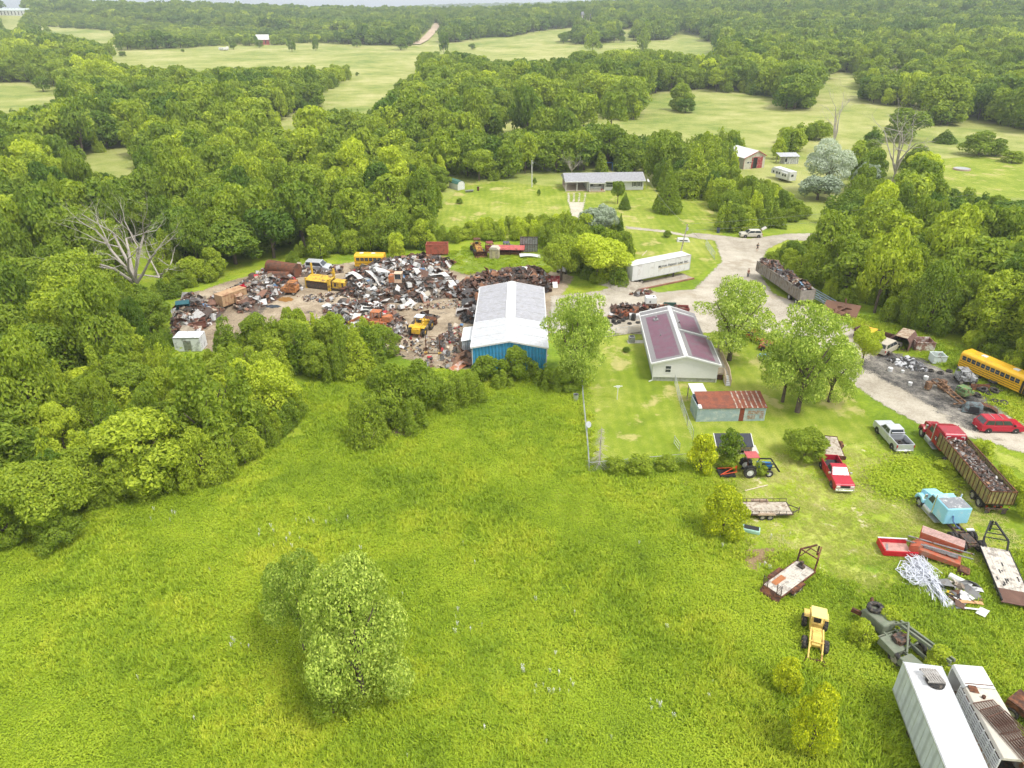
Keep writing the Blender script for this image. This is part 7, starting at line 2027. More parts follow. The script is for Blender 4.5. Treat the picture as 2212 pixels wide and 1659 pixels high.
# barrels and tyres
DR = thing("barrel", "grey steel drum among the litter near the lean-to", "barrel", at(972, 710), 0, "drums near the lean-to")
m = MB(); m.cyl((0, 0, 0), (0, 0, .88), .29, n=14); m.build("drum", GREYM, DR); m = MB()
for z in (.0, .3, .6, .86): m.cyl((0, 0, z), (0, 0, z + .03), .305, n=14)
m.build("hoop", CAST, DR)
for px, py in ((948, 745), (958, 752), (976, 728), (964, 733), (980, 740), (968, 770), (955, 778), (984, 762), (972, 718)):
    dup(DR, at(px, py), (0, 0, q.uniform(0, 6)))
c_ = thing("trash_bin", "grey open topped bin beside the chain link fence", "trash can", at(1243.5, 866), 0)
m = MB(); m.cyl((0, 0, 0), (0, 0, .95), .28, .33, n=14, caps=False); m.cyl((0, 0, .93), (0, 0, .97), .35, n=14, caps=False); m.build("bin_wall", GALV, c_); m = MB(); m.cyl((0, 0, .02), (0, 0, .8), .27, .31, n=12); m.build("contents", BLACK, c_)
TY = MB(); TY.tyre((0, 0, 0), .36, .22, axis='z', hole=.55)
ty0 = TY.build("tyre", RUBBER); first = True
def tyre_at(p, label, group, sc=1.0, rot=(0, 0, 0)):
    global first
    o = ty0 if first else ty0.copy()
    if not first: COL.objects.link(o)
    first = False; o.location = p + Vector((0, 0, .11 * sc)); o.scale = (sc,) * 3; o.rotation_euler = rot; tag(o, label, "tyre", group); return o
for px, py, n_ in ((1330, 700, 1), (1337, 698, 2), (1346, 694, 2), (1368, 692, 5), (1378, 698, 1), (1388, 695, 2), (1398, 693, 1), (1412, 692, 4), (1320, 704, 1), (1325, 697, 3), (1352, 690, 2), (1395, 700, 1), (1360, 700, 1), (1404, 698, 1)):
    for k in range(n_): tyre_at(at(px, py) + Vector((q.uniform(-.04, .04), 0, k * .22)), "old black tyre in the tyre row by the gravel and house", "tyres stacked along the gravel by the house")
for px, py, s, k in ((2117, 842, 1.35, 0), (2122, 848, 1.3, 1), (2138, 838, 1.4, 0), (2141, 835, 1.4, 2), (2146, 850, 1.4, 1), (2155, 845, 1.35, 0), (2133, 852, 1.2, 0), (2112, 856, 1.3, 0), (2128, 846, 1.2, 0), (2168, 872, 1.2, 0), (2149, 868, 1.1, 0)):
    tyre_at(at(px, py) + Vector((0, 0, k * .28)), "large truck tyre piled in front of the long school bus", "truck tyres in front of the school bus", s * 1.15, (q.uniform(-.3, .3), q.uniform(-.3, .3), 0))
for px, py in ((2031, 807), (2050, 803), (2010, 802)): tyre_at(at(px, py), "flat dirty tyre on the burnt ground edge", "tyres on the burnt ground edge", 1.2)
# bins and wrecks around the burnt ground
oc_ = thing("dumpster", "octagonal brown steel container beside the gold suv", "container", at(1948, 748), R(48))
m = MB(); oct_ = [(-1.25, .1), (1.25, .1), (1.25, 1.5), (.8, 2.1), (-.8, 2.1), (-1.25, 1.5)]
M_BC = mat("brown_container", (.16, .09, .075), .8, 0, .15, 1.5); mb = MB()
n8 = len(oct_); out = oct_; inn = [(y * .94, z * .96 + .04) for y, z in oct_]
v = [(-1.9, y, z) for y, z in out] + [(1.9, y, z) for y, z in out] + [(-1.9, y, z) for y, z in inn] + [(1.8, y, z) for y, z in inn]
fs = [(i, i + n8, (i + 1) % n8 + n8, (i + 1) % n8) for i in range(n8)] + [(i + 2 * n8, (i + 1) % n8 + 2 * n8, (i + 1) % n8 + 3 * n8, i + 3 * n8) for i in range(n8)] + [(i, (i + 1) % n8, (i + 1) % n8 + 2 * n8, i + 2 * n8) for i in range(n8)] + [tuple(range(n8, 2 * n8))]
mb.add(v, fs); mb.build("wall", M_BC, oc_); MB().box(-1.88, 1.88, -.82, .82, 2.1, 2.13).build("lid", mat("stained_tan_lid", (.42, .34, .25), .8, 0, .15, 2, (.24, .14, .09), .3), oc_)
M_IN = mat("rust_inside", (.20, .07, .05), .85, 0, .2, 2)
open_bin("dumpster", "open rusty box with white sides near the thicket", "container", at(1990, 755), R(-4), 2.6, 2.0, .05, 1.5, mat("white_rust_wall", (.30, .16, .13), .7, 0, .2, 1, (.66, .64, .62), .3), 0, inner=M_IN)
open_bin("dumpster", "small pale blue white box with black contents", "container", at(2023, 782), R(-4), 1.75, 1.5, .1, 1.2, mat("pale_blue_box", (.60, .66, .66), .6, 0, .06, 2, RUST, .12), 0, inner=BLACK)
open_bin("dump_body", "long dark rust steel body behind the gold suv", "dump body", at(1900, 745) + Vector((-.6, 1.2, 0)), R(-48), 5.0, 1.8, .3, 1.6, mat("dark_rust_body", (.11, .05, .04), .85, 0, .3, 2), 7)
wreck_cab("truck_cab", "yellow loader wreck behind the spreading yard tree", at(1880, 745), R(-40), M_CY, True, 1.2)
sk = thing("stripped_truck", "rusty stripped truck frame standing on the burnt ground", "truck wreck", (at(2048, 862)).to_tuple()[:2] + (0,), R(-80))
M_FR = mat("burnt_frame", (.30, .17, .09), .9, .1, .3, 3, (.12, .07, .05), .4); m = MB()
for s in (-1, 1): m.bar((-2.9, s * .5, 1.25), (.6, s * .42, .9), .12, .2); m.bar((.6, s * .42, .9), (2.6, s * .38, .75), .12, .2)
for x in (-2.8, -2.0, -1.2, -.4, .4, 1.1, 1.8, 2.5): m.bar((x, -.5, 1.1 - x * .12), (x, .5, 1.1 - x * .12), .09)
m.bar((-2.6, -1.2, .9), (-2.6, 1.2, .9), .16); m.bar((2.0, -1.0, .5), (2.0, 1.0, .5), .14)
m.bar((-1, -.4, 1.2), (.6, .4, .95), .06); m.bar((-1, .4, 1.2), (.6, -.4, .95), .06); m.build("chassis", M_FR, sk)
m = MB(); m.box(-2.9, -2.3, -1.3, -.7, .2, 1.2); m.box(-2.9, -2.2, .7, 1.3, .1, 1.3); m.box(-2.3, -1.3, .6, 1.2, .3, .9); m.build("axle_hub", M_FR, sk); m = MB(); m.tube([(2.8, -1.0, .25), (3.0, -.5, .2), (3.05, .5, .2), (2.8, 1.0, .25)], .07); m.build("bumper", GREYM, sk)
sh_ = thing("car_shell", "crushed grey blue truck cab on its side on burnt ground", "truck cab", at(2098, 888), R(-20))
MB().hexa([(-1.3, -.9, .1), (1.1, -1.0, .1), (1.2, .8, .1), (-1.1, .9, .1), (-.8, -.5, 1.2), (.9, -.6, 1.35), (.8, .5, 1.2), (-.6, .6, 1.0)]).build("body", mat("grey_blue_wreck", (.16, .22, .24), .7, 0, .2, 2, (.08, .07, .07), .35), sh_, bev=.12)
MB().hexa([(-.6, -1.0, .3), (.6, -1.05, .3), (.5, -.85, 1.0), (-.5, -.8, 1.0), (-.6, -.96, .3), (.6, -1.0, .3), (.5, -.8, 1.0), (-.5, -.76, 1.0)]).build("window", BLACK, sh_)
bw_ = wreck_cab("car_shell", "grey upside down car wreck beside the school bus", at(2082, 826), R(-10), mat("grey_wreck", (.36, .37, .38), .7, 0, .2, 2, (.08, .07, .07), .3), True, 1.0); bw_["category"] = "car"
wreck_cab("junk_engine", "green crushed machine beside the rusty frame", at(2080, 858), R(20), mat("moss_green_paint", (.12, .22, .08), .8, 0, .3, 2, (.2, .12, .07), .3), False, .8)["category"] = "machine"
for i, (px, py, lab, sz) in enumerate(((1922, 842, "white bucket standing on the burnt ground", .3), (1965, 832 - 0, "white plastic jug on the ash", .24), (1999, 815 + 5, "round white canister near the ash", .28), (1949, 805, "small white tub in the black ash", .2), (1938, 782, "white pail at the ash edge", .24))):
    tag(MB().cyl((0, 0, 0), (0, 0, sz * 1.8), sz, sz * 1.1, n=12).build("bucket", WTRIM, None, at(px, py - 40 if i == 0 else py)), lab, "bucket")
sheet_thing("metal_sheet", "folded brown grey steel sheet by the crushed cab", at(2130, 885) + Vector((0, 0, .2)), (0, .2, -.5), 2.8, 1.4, RUSTM, .5)
tag(MB().box(-1.2, 1.2, -.05, .05, 0, .8).build("steel_beam", RUSTM, None, at(2088, 838) + Vector((1.4, -.6, 0)), rot=(R(-20), 0, R(-3))), "rusty steel side leaning below the school bus", "beam")
# aluminium tubing pile
ALU = mat("aluminium", (.66, .68, .74), .35, .3, .08, 3)
qq = random.Random(9); P0, P1 = at(1985, 1225), at(2045, 1320)
m = MB(); d0 = (P1 - P0); L0 = d0.length; d0.normalize(); s0 = Vector((-d0.y, d0.x, 0))
tp = MB()
for i in range(170):
    t = qq.uniform(-.1, .8); w = qq.gauss(0, .55) * (1 if t < .5 else .5); an = qq.gauss(0, .22); L = qq.uniform(1.0, 3.2)
    c = P0 + d0 * L0 * t + s0 * w + Vector((0, 0, .12 + qq.uniform(0, .55) * max(0, 1 - abs(w))))
    dd = (Matrix.Rotation(an, 3, 'Z') @ d0) + Vector((0, 0, qq.gauss(0, .05)))
    tp.bar(c - dd * L / 2, c + dd * L / 2, qq.choice((.03, .05, .08)), .03)
for i in range(46):
    c = P0 + d0 * L0 * qq.uniform(0, .45) + s0 * qq.uniform(-1.7, .2) + Vector((0, 0, .1 + qq.uniform(0, .5)))
    M = Matrix.Translation(c) @ Euler((qq.gauss(0, .15), qq.gauss(0, .15), qq.uniform(0, 6))).to_matrix().to_4x4(); w, l = qq.uniform(.2, .5), qq.uniform(.3, .9)
    C = [M @ Vector(v) for v in ((-l, -w, 0), (l, -w, 0), (l, w, 0), (-l, w, 0))]
    for a, b2 in zip(C, C[1:] + C[:1]): tp.bar(a, b2, .05, .03)
tag(tp.build("aluminium_tubing", ALU), "sprawling pile of pale aluminium tubes and window frames", None, kind="stuff")
heap("scrap_heap", "loose white and brown scrap beside the aluminium tubes", [(2035, 1262), (2070, 1250), (2105, 1275), (2120, 1300), (2085, 1320), (2050, 1310)], .35, 70, 'white', 33, .25, .8)
wtk = thing("water_heater", "white split water heater tank in the loose scrap", "water heater", at(2072, 1262) + Vector((0, 0, .35)), R(-50))
m = MB(); m.cyl((-.9, 0, .0), (.9, 0, 0), .3, n=16, caps=False); m.build("shell", WHITE, wtk); m = MB(); m.cyl((.8, 0, 0), (.85, 0, 0), .28, n=12); m.build("end", RUSTM, wtk)
for nm, lab, px, py, L, Wd, mt_, rz_ in (("yellow_strip", "yellow metal strip lying on the loose scrap", 2058, 1291, 1.1, .32, mat("bright_yellow", (.68, .50, .02), .6), -.8), ("plywood_board", "long orange brown board on the loose scrap", 2092, 1308, 2.1, .35, mat("orange_board", (.55, .30, .14), .7), -.1), ("white_board", "white triangular panel on the loose scrap", 2080, 1298, 1.4, 1.0, WHITE, .5), ("white_board", "white board lying apart on the grass past the scrap", 2120, 1329, 1.1, .7, WHITE, .7), ("white_board", "crumpled white panel on the edge of the loose scrap", 2106, 1280, 1.0, .6, WHITE, -.2), ("white_pipe", "long white gutter lying below the loose scrap", 2090, 1322, 1.9, .2, WHITE, -.25)):
    sheet_thing(nm, lab, at(px, py) + Vector((0, 0, .35)), (q.uniform(-.1, .1), q.uniform(-.1, .1), rz_), L, Wd, mt_, .08, cat=nm.split("_")[1])
# rust truck at the frame corner
rc = thing("truck_cab", "rust brown truck bed end with white door at the near corner", "truck", Vector((30.6, 26.6, 0)), R(-8))
MB().box(-1.0, 2.4, -.8, 1.2, .6, 1.3).build("body", mat("white_rust_body", (.66, .64, .60), .5, 0, .1, 2, RUST, .2), rc, bev=.05)
m = MB()
for a, b2 in (((-1, 1.2, 1.3), (-.8, 1.0, 2.1)), ((-.8, 1.0, 2.1), (2.4, 1.0, 2.1)), ((-1, -.8, 1.3), (-.8, -.6, 2.1)), ((-.8, -.6, 2.1), (-.8, 1.0, 2.1))): m.bar(a, b2, .1, .12)
m.build("cab_frame", RUSTM, rc); MB().box(-.8, 2.3, .95, 1.0, 1.35, 2.05).build("window", GLASS, rc)
rk = thing("farm_wagon", "rust brown wagon corner with wheel beyond the livestock trailer", "wagon", at(2225, 1560), R(-60))
MB().box(-1.5, 1.3, -.8, .8, .7, 1.3).build("box", RUSTM, rk)
for x in (-.9, .9):
    for s in (-1, 1): wheel(rk, (x, s * .85, .42), .42, .22, RIMD)
# drums, plates near the building corner
sheet_thing("metal_sheet", "rust and white roofing sheet leaning near the building corner", at(992, 795) + Vector((0, 0, .3)), (R(10), R(-6), .9), 2.8, 1.3, mat("rust_white_sheet", (.60, .56, .52), .6, 0, .05, 1, (.38, .14, .06), .5), .05)
heap("timber_stack", "brown stakes stacked beside the blue building corner", [(985, 790), (1000, 765), (1018, 762), (1015, 790)], .4, 40, [((.22, .12, .07), 1)], 35, 1.0, 1.8)
# grey pipes by the thicket behind the grey trailer
m = MB(); a, b2 = at(1740, 640), at(1792, 668)
for i in range(10):
    o_ = Vector((i * .22, i * .1, .5 + .25 * (i % 3))); m.cyl(a + o_, b2 + o_ * .9, .07, n=6)
m.bar(a + Vector((-.5, -1, 1.2)), b2 + Vector((0, -1, .9)), .1); m.bar(a + Vector((1.5, -1.2, .8)), b2 + Vector((-1, .5, 1)), .1)
tag(m.build("pipe_stack", mat("blue_grey_pipe", (.30, .36, .44), .5, .3, .15)), "stack of blue grey pipes behind the grey scrap trailer", "pipes", kind=None)
tag(MB().hexa([(-.9, -.6, 0), (.9, -.6, 0), (.9, .6, 0), (-.9, .6, 0), (-.6, -.4, 1.3), (.7, -.4, 1.1), (.7, .4, 1.1), (-.6, .4, 1.3)]).build("tarp", mat("blue_tarp", (.06, .25, .5), .7, 0, .1), None, at(1800, 667)), "blue tarpaulin over a crate at the thicket edge", "tarp")
heap("timber_stack", "brown planks lying along the thicket edge", [(1788, 672), (1815, 668), (1835, 685), (1815, 690)], .25, 40, [((.2, .1, .06), 1)], 36, 1.2, 2.2)
# furniture-like rusty boxes by the gravel
for i, (px, py, w, c_) in enumerate(((1336, 682, 1.0, (.24, .08, .04)), (1350, 686, .9, (.30, .10, .05)), (1358, 676, 1.2, (.20, .08, .05)), (1368, 681, 1.0, (.34, .12, .06)), (1432, 672, 1.1, (.30, .11, .05)), (1447, 675, .9, (.55, .20, .12)), (1376, 674, 1.3, (.45, .40, .36)))):
    B_ = open_bin("steel_box", "rust brown open steel box in the row along the gravel", "box", at(px, py), q.uniform(0, 1.5), w, .8, .0, .9, mat("rust_box_%d" % i, c_, .85, 0, .2, 3), 2, group="rusty steel boxes along the gravel")
open_bin("dumpster", "dark red bin with flat scrap behind the mobile home", "bin", at(1472, 676), R(-4), 2.2, 1.5, .0, 1.0, mat("dark_red_bin", (.22, .05, .04), .8), 4)
open_bin("dumpster", "dark green bin with scrap behind the mobile home", "bin", at(1447, 670), R(-4), 2.0, 1.4, .0, 1.0, mat("dark_green_bin", (.04, .10, .08), .8), 4)
ct = thing("steel_stand", "white topped steel frame stand among the rusty boxes", "stand", at(1402, 682), R(2))
m = MB()
for x in (-.8, .8):
    for y in (-.6, .6): m.cyl((x, y, 0), (x * .9, y * .9, 2.3), .05, n=6)
m.tube([(-.75, -.55, 1.9), (-.4, -.55, 2.3), (.4, -.55, 2.3), (.75, -.55, 1.9)], .05); m.build("frame", RUSTM, ct)
MB().box(-.85, .85, -.7, .7, 2.3, 3.3).build("tank", WHITE, ct, bev=.06); m = MB(); m.box(-.3, -.1, -.72, -.7, 2.5, 2.8); m.cyl((.4, -.2, 3.3), (.4, -.2, 3.4), .15, n=8); m.build("fitting", BLACK, ct)
tag(MB().box(-.9, .9, -.5, .5, .0, .75).build("freezer", M_ENAM, None, at(1400, 690) + Vector((-2.1, .4, 0)), bev=.04), "long white freezer chest among the rusty boxes", "freezer")
# ---------------- fences, poles, yard furniture ----------------
M_LINK = mat("chain_link", (.46, .48, .50), .5, .5, .1)
def chain_fence(name, label, pts, h=1.25, step=2.6, wire=.28, r=.006, closed=False):
    o = thing(name, label, "fence", pts[0])
    L = [p - pts[0] for p in pts]
    post = MB(); rl = MB(); w = MB()
    for a, b_ in zip(L[:-1], L[1:]):
        d = b_ - a; n = max(1, round(d.length / step))
        for i in range(n + 1): p = a.lerp(b_, i / n); post.cyl(p, p + Vector((0, 0, h + .05)), .035, n=6)
        rl.cyl(a + Vector((0, 0, h)), b_ + Vector((0, 0, h)), .025, n=5)
        k = int(d.length / wire)
        for i in range(k):
            p = a.lerp(b_, i / k); p2 = a.lerp(b_, min(1, (i + h / wire) / k)); t = min(1, (1 - i / k) * k * wire / h)
            w.cyl(p, p2 + Vector((0, 0, h * t)), r, n=3, caps=False)
            p3 = a.lerp(b_, max(0, (i - h / wire) / k)); t = min(1, i * wire / h)
            if t > .05: w.cyl(p, p3 + Vector((0, 0, h * t)), r, n=3, caps=False)
    post.build("posts", M_LINK, o); rl.build("top_rail", M_LINK, o); w.build("mesh_wire", M_LINK, o)
    return o
chain_fence("chain_link_fence", "chain link fence between meadow and mown lawn", [at(1256, 828), at(1260, 880), at(1266, 940), at(1270, 985), at(1272, 1020)])
chain_fence("chain_link_fence", "chain link fence from the mobile home down to the yellow bush", [at(1457, 828), at(1470, 880), at(1484, 920), at(1496, 950)])
chain_fence("chain_link_fence", "chain link fence hidden in bushes along the lawn's near edge", [at(1272, 1020), at(1400, 1008), at(1490, 1000)])
chain_fence("chain_link_gate", "pale chain link panel at the road mouth", [at(1524, 532), at(1543, 561)], h=1.5, wire=.2)
chain_fence("wire_fence", "low wire fence behind the lawn beside the gravel", [at(1292, 727), at(1330, 723), at(1385, 716)], h=1.1, wire=.5)
m = MB(); a, b_ = at(1290, 731), at(1400, 716); m.cyl(a + Vector((0, 0, .1)), b_ + Vector((0, 0, .1)), .07, n=6); tag(m.build("pole", WOODG), "long pale pole lying along the low wire fence", "pole")
ga = thing("metal_gate", "silver tube gate panel half hidden by the yellow bush", "gate", at(1467, 975), R(100))
m = MB()
for z in (.2, .6, 1.0): m.cyl((0, 0, z), (1.6, 0, z), .03, n=6)
for x in (0, 1.6): m.cyl((x, 0, 0), (x, 0, 1.1), .035, n=6)
m.build("frame", GALV, ga)
def pole(label, base, h, lean=(0, 0), arm=True, mat_=None):
    o = thing("utility_pole", label, "pole", base)
    top = Vector((lean[0], lean[1], h)); m = MB(); m.cyl((0, 0, -.1), top, .15, .1, n=8); m.build("shaft", mat_ or WOODG, o)
    m = MB(); m.cyl(top * .86 + Vector((.2, -.1, 0)), top * .93 + Vector((.2, -.1, 0)), .16, n=8); m.build("transformer", GALV, o)
    return o, base + top
pz, pt = pole("leaning wooden utility pole beside the freight trailer", at(1462, 580), 8.3, (1.3, 1.0))
def topfix(px, py): return at(px, py)
pz2, pt2 = pole("tall pale pole on the ranch lawn", at(1149, 404), 7.2, (-.1, 0), mat_=mat("pale_pole", (.6, .6, .58), .6))
def wire(label, a, b_, sag=.6, r=.018):
    m = MB(); P = [a.lerp(b_, t / 14) - Vector((0, 0, sag * 4 * (t / 14) * (1 - t / 14))) for t in range(15)]
    m.tube([p - a for p in P], r, n=4); tag(m.build("overhead_wire", GREYM, None, a), label, "wire")
e1 = at(2090, 505); e1.z = 8
wire("upper wire from the leaning pole toward the thicket", pt, e1 + Vector((0, 2, .2)), .8); wire("lower wire from the leaning pole toward the thicket", pt - Vector((0, 0, 1.2)), e1 + Vector((0, 0, -1.4)), .8)
wire("wire from the leaning pole across the lawn to the ranch house", pt - Vector((0, 0, .3)), Vector((36, 195, 4)), 1.0); wire("guy wire of the leaning pole", pt - Vector((0, 0, .6)), at(1545, 545), 0)
wire("wire from the pale lawn pole to the ranch house", pt2, Vector((15, 196, 3.4)), .6)
pfar, _ = pole("white far pole before the dark woods beyond the pasture", at_terrain(2006, 124), 11, mat_=mat("pale_pole", (.6, .6, .58), .6))
# clothes line post
cp = thing("clothesline_post", "white T shaped clothesline post alone on the mown lawn", "post", at(1333, 863), R(5))
MB().cyl((0, 0, 0), (0, 0, 1.9), .05, n=8).build("post", WTRIM, cp); m = MB(); m.box(-.55, .55, -.04, .04, 1.86, 1.94); m.hexa([(-.2, -.05, 1.7), (.2, -.05, 1.7), (.2, .05, 1.7), (-.2, .05, 1.7), (-.25, -.06, 1.98), (.25, -.06, 1.98), (.25, .06, 1.98), (-.25, .06, 1.98)]); m.build("crossbar", WTRIM, cp)
sd = thing("satellite_dish", "grey satellite dish on the meadow chain link fence", "dish", at(1268, 938), 0)
MB().cyl((0, 0, 0), (0, 0, 1.35), .035, n=6).build("mast", GREYM, sd); MB().cyl((0, -.05, 1.35), (.1, -.2, 1.45), .05, .38, n=14).build("reflector", GALV, sd)
ac = thing("air_conditioner", "grey air conditioner unit beside the mobile home", "air conditioner", at(1364, 739), R(3))
MB().box(-.42, .42, -.42, .42, .05, .95).build("case", GREYM, ac, bev=.04); MB().cyl((0, 0, .95), (0, 0, .99), .34, n=16).build("fan_grille", BLACK, ac); MB().box(-.6, 2.4, -.5, .5, 0, .05).build("pad", mat("pale_concrete", (.5, .48, .43), .9), ac)
# swing set behind ranch house, playpen, trailer, trampoline ring
sw = thing("swing_set", "blue swing set frame behind the ranch house", "swing set", at(1304, 378) + Vector((0, 6, 0)), 0)
m = MB()
for x in (0, 3.2):
    m.cyl((x, -1, 0), (x, 0, 2.4), .05, n=6); m.cyl((x, 1, 0), (x, 0, 2.4), .05, n=6)
m.cyl((0, 0, 2.4), (3.2, 0, 2.4), .05, n=6); m.build("frame", M_BL, sw)
pt_ = thing("above_ground_pool", "oval pale tank on the mown clearing by the woods", "pool", at(2077, 367), 0)
m = MB(); m.cyl((0, 0, 0), (0, 0, .5), 2.4, n=24); m.build("wall", mat("faded_pink_rim", (.45, .33, .30), .7), pt_); m = MB(); m.cyl((0, 0, .5), (0, 0, .54), 2.1, n=24); m.build("water_cover", GALV, pt_)
for nm, lab, px, py, s, mt_ in (("boat_hull", "grey small boat lying beside the white garden shed", 1014, 415, 2.0, GREYM), ("burn_barrel", "rusty barrel on the ranch lawn near the garden shed", 1033, 412, .8, RUSTM), ("trash_can", "dark blue trash can at the road edge below the spruce", 1551, 503, .9, mat("dark_blue_bin", (.05, .07, .12), .6))):
    if nm == "boat_hull":
        o = thing(nm, lab, "boat", at(px, py), .3); MB().hexa([(-.9, -.3, 0), (.9, -.3, 0), (.9, .3, 0), (-.9, .3, 0), (-1.2, -.55, .5), (1.1, -.55, .5), (1.1, .55, .5), (-1.2, .55, .5)]).build("hull", mt_, o)
    else:
        o = thing(nm, lab, "barrel" if "barrel" in nm else "trash can", at(px, py)); MB().cyl((0, 0, 0), (0, 0, s * 1.3), s * .35, s * .4, n=12).build("drum", mt_, o); MB().cyl((0, 0, s * 1.3), (0, 0, s * 1.36), s * .44, n=12).build("rim", BLACK, o)
for i, (px, py, c_) in enumerate(((1039, 412, "rusty"), (1156, 396, "brown"))): pass
tag(MB().cyl((0, 0, 0), (2.6, .9, .05), .06, n=6).build("log", mat("pale_wood", (.58, .50, .38), .8), None, at(1609, 1061) + Vector((.0, 0, .06))), "pale stick lying on the worn grass below the tractor", "stick")
tag(MB().cyl((0, 0, 0), (1.5, 3.2, .05), .07, n=6).build("log", mat("pale_wood", (.58, .50, .38), .8), None, at(1387, 553) + Vector((0, 0, .07))), "pale pole lying on the roadside lawn", "pole")
# bathtub behind the yellow shrub
bt_ = thing("bathtub", "pale green tub half sunk in weeds beside the yellow shrub", "tub", at(1622, 1148), R(-20))
MB().box(-.8, .8, -.4, .4, 0, .45).build("tub_wall", mat("pale_green_tub", (.35, .55, .48), .5), bt_, bev=.1); MB().box(-.68, .68, -.3, .3, .452, .47).build("contents", BLACK, bt_)
# railway-sleeper kerbs of the loading ramp, and the timber deck beside it
rp_ = thing("loading_ramp", "long timber and dirt loading ramp beside the freight trailer", "ramp", at(1380, 628), heading(at(1380, 628), at(1500, 603)))
Lr = (at(1500, 603) - at(1380, 628)).length
mb = MB(); mb.box(0, Lr, .3, 3.2, 0, .14); mb.build("deck", mat("dirt_deck", (.40, .35, .28), .9, 0, .15, 1.0, (.30, .24, .18), .3), rp_); mb = MB(); mb.box(0, Lr, 0, .28, 0, .24); mb.build("kerb", mat("rust_kerb", (.28, .13, .09), .9, 0, .3, 1), rp_)
mound("gravel_mound", mat("dirt_mound", (.42, .38, .31), .95, 0, .2, .8, (.28, .24, .19), .35, bump=.5), at(1345, 614), 4.5, 3.4, 1.5, 5)["kind"] = "structure"
bpy.data.objects["gravel_mound"]["label"] = "low mound of grey dirt at the freight trailer's rear"
mound("brush_pile", mat("brush_brown", (.16, .12, .08), .95, 0, .4, 5, bump=1.0), at(866, 935), 1.6, 1.0, .7, 9); tag(bpy.data.objects["brush_pile"], "brown dead brush pile among the meadow bushes", "brush pile")

# ---------------- people ----------------
M_SKIN = mat("skin", (.52, .32, .22), .6, 0, .05)
def person(label, loc, rz, shirt, trousers, shorts=False, bend=0.0, hat=None):
    o = thing("person", label, "person", loc, rz)
    def skin(name, V, E, Rr, mt_, sub=1):
        me = bpy.data.meshes.new(name); me.from_pydata(V, E, []); ob = bpy.data.objects.new(name, me); COL.objects.link(ob)
        s = ob.modifiers.new("skin", 'SKIN')
        for i, r_ in enumerate(Rr): me.skin_vertices[0].data[i].radius = (r_, r_ * .85)
        me.skin_vertices[0].data[0].use_root = True
        ss = ob.modifiers.new("sub", 'SUBSURF'); ss.levels = ss.render_levels = sub
        me.materials.append(mt_); ob.parent = o; return ob
    f = lambda z: bend * max(0, z - .9)
    V = [(0, 0, .95), (f(1.2), 0, 1.2), (f(1.42), 0, 1.42), (f(1.5), 0, 1.52), (f(1.55) + .02, 0, 1.64), (f(1.6) + .01, 0, 1.74),
         (f(1.42), .18, 1.42), (f(1.2) + .04, .26, 1.15), (f(1.1) + .16, .22, .95), (f(1.1) + .2, .2, .88), (f(1.42), -.18, 1.42), (f(1.2) + .04, -.26, 1.15), (f(1.1) + .16, -.22, .95), (f(1.1) + .2, -.2, .88),
         (0, .1, .88), (.03, .11, .48), (-.02, .12, .08), (.14, .13, .04), (0, -.1, .88), (-.04, -.11, .48), (-.08, -.12, .08), (.08, -.13, .04)]
    E = [(0, 1), (1, 2), (2, 3), (3, 4), (4, 5), (2, 6), (6, 7), (7, 8), (8, 9), (2, 10), (10, 11), (11, 12), (12, 13), (0, 14), (14, 15), (15, 16), (16, 17), (0, 18), (18, 19), (19, 20), (20, 21)]
    skin("body", V, E, [.14, .13, .13, .055, .1, .07, .065, .045, .035, .03, .065, .045, .035, .03, .09, .06, .042, .035, .09, .06, .042, .035], M_SKIN)
    skin("shirt", [V[0], V[1], V[2], V[6], V[7], V[10], V[11]], [(0, 1), (1, 2), (2, 3), (3, 4), (2, 5), (5, 6)], [.165, .155, .155, .085, .065, .085, .065], shirt)
    kz = .48 if shorts else .12
    skin("trousers", [V[0], V[14], (.02, .11, kz), V[18], (-.05, -.11, kz)], [(0, 1), (1, 2), (0, 3), (3, 4)], [.165, .11, .075, .11, .075], trousers)
    h = MB(); h.cyl((V[4][0] - .01, 0, 1.68), (V[4][0] - .01, 0, 1.80), .105, .06, n=10); h.build("hair" if hat is None else "cap", hat or mat("dark_hair", (.05, .035, .025), .8), o)
    m = MB()
    for s in (-.035, .035): m.cyl((V[4][0] + .08, s, 1.66), (V[4][0] + .10, s, 1.66), .012, n=5)
    m.build("eye", BLACK, o)
    for s in (-1, 1):
        m = MB(); c = V[9] if s > 0 else V[13]
        for k in range(4): m.bar((c[0] + .01, c[1] - .03 + k * .02, c[2]), (c[0] + .05 - .006 * abs(k - 1), c[1] - .03 + k * .02, c[2] - .07), .014)
        m.bar((c[0] + .0, c[1] - .045 * s, c[2] + .02), (c[0] + .04, c[1] - .06 * s, c[2] - .02), .015); m.build("fingers", M_SKIN, o)
    return o
person("person in dark shirt and shorts standing on the gravel road", at(1635, 543), R(-90), mat("black_shirt", (.03, .03, .035), .8), mat("dark_shorts", (.05, .05, .055), .8), True)
person("person in dark top behind the wagon with the raised tailgate", at(1644, 513) + Vector((.1, .6, 0)), R(180), mat("maroon_shirt", (.18, .04, .05), .8), mat("dark_shorts", (.05, .05, .055), .8), True, .2)
person("person in pale shirt bending over scrap beside the yellow loader", at(881, 713), R(180), mat("pale_shirt", (.62, .62, .62), .8), mat("dark_trousers", (.05, .05, .06), .8), False, .45)
person("person in brown cap standing near the tail of the grey trailer load", at(1615, 600), R(-60), mat("brown_shirt", (.25, .1, .07), .8), mat("dark_trousers", (.05, .05, .06), .8), False, 0, mat("brown_cap", (.2, .1, .06), .8))
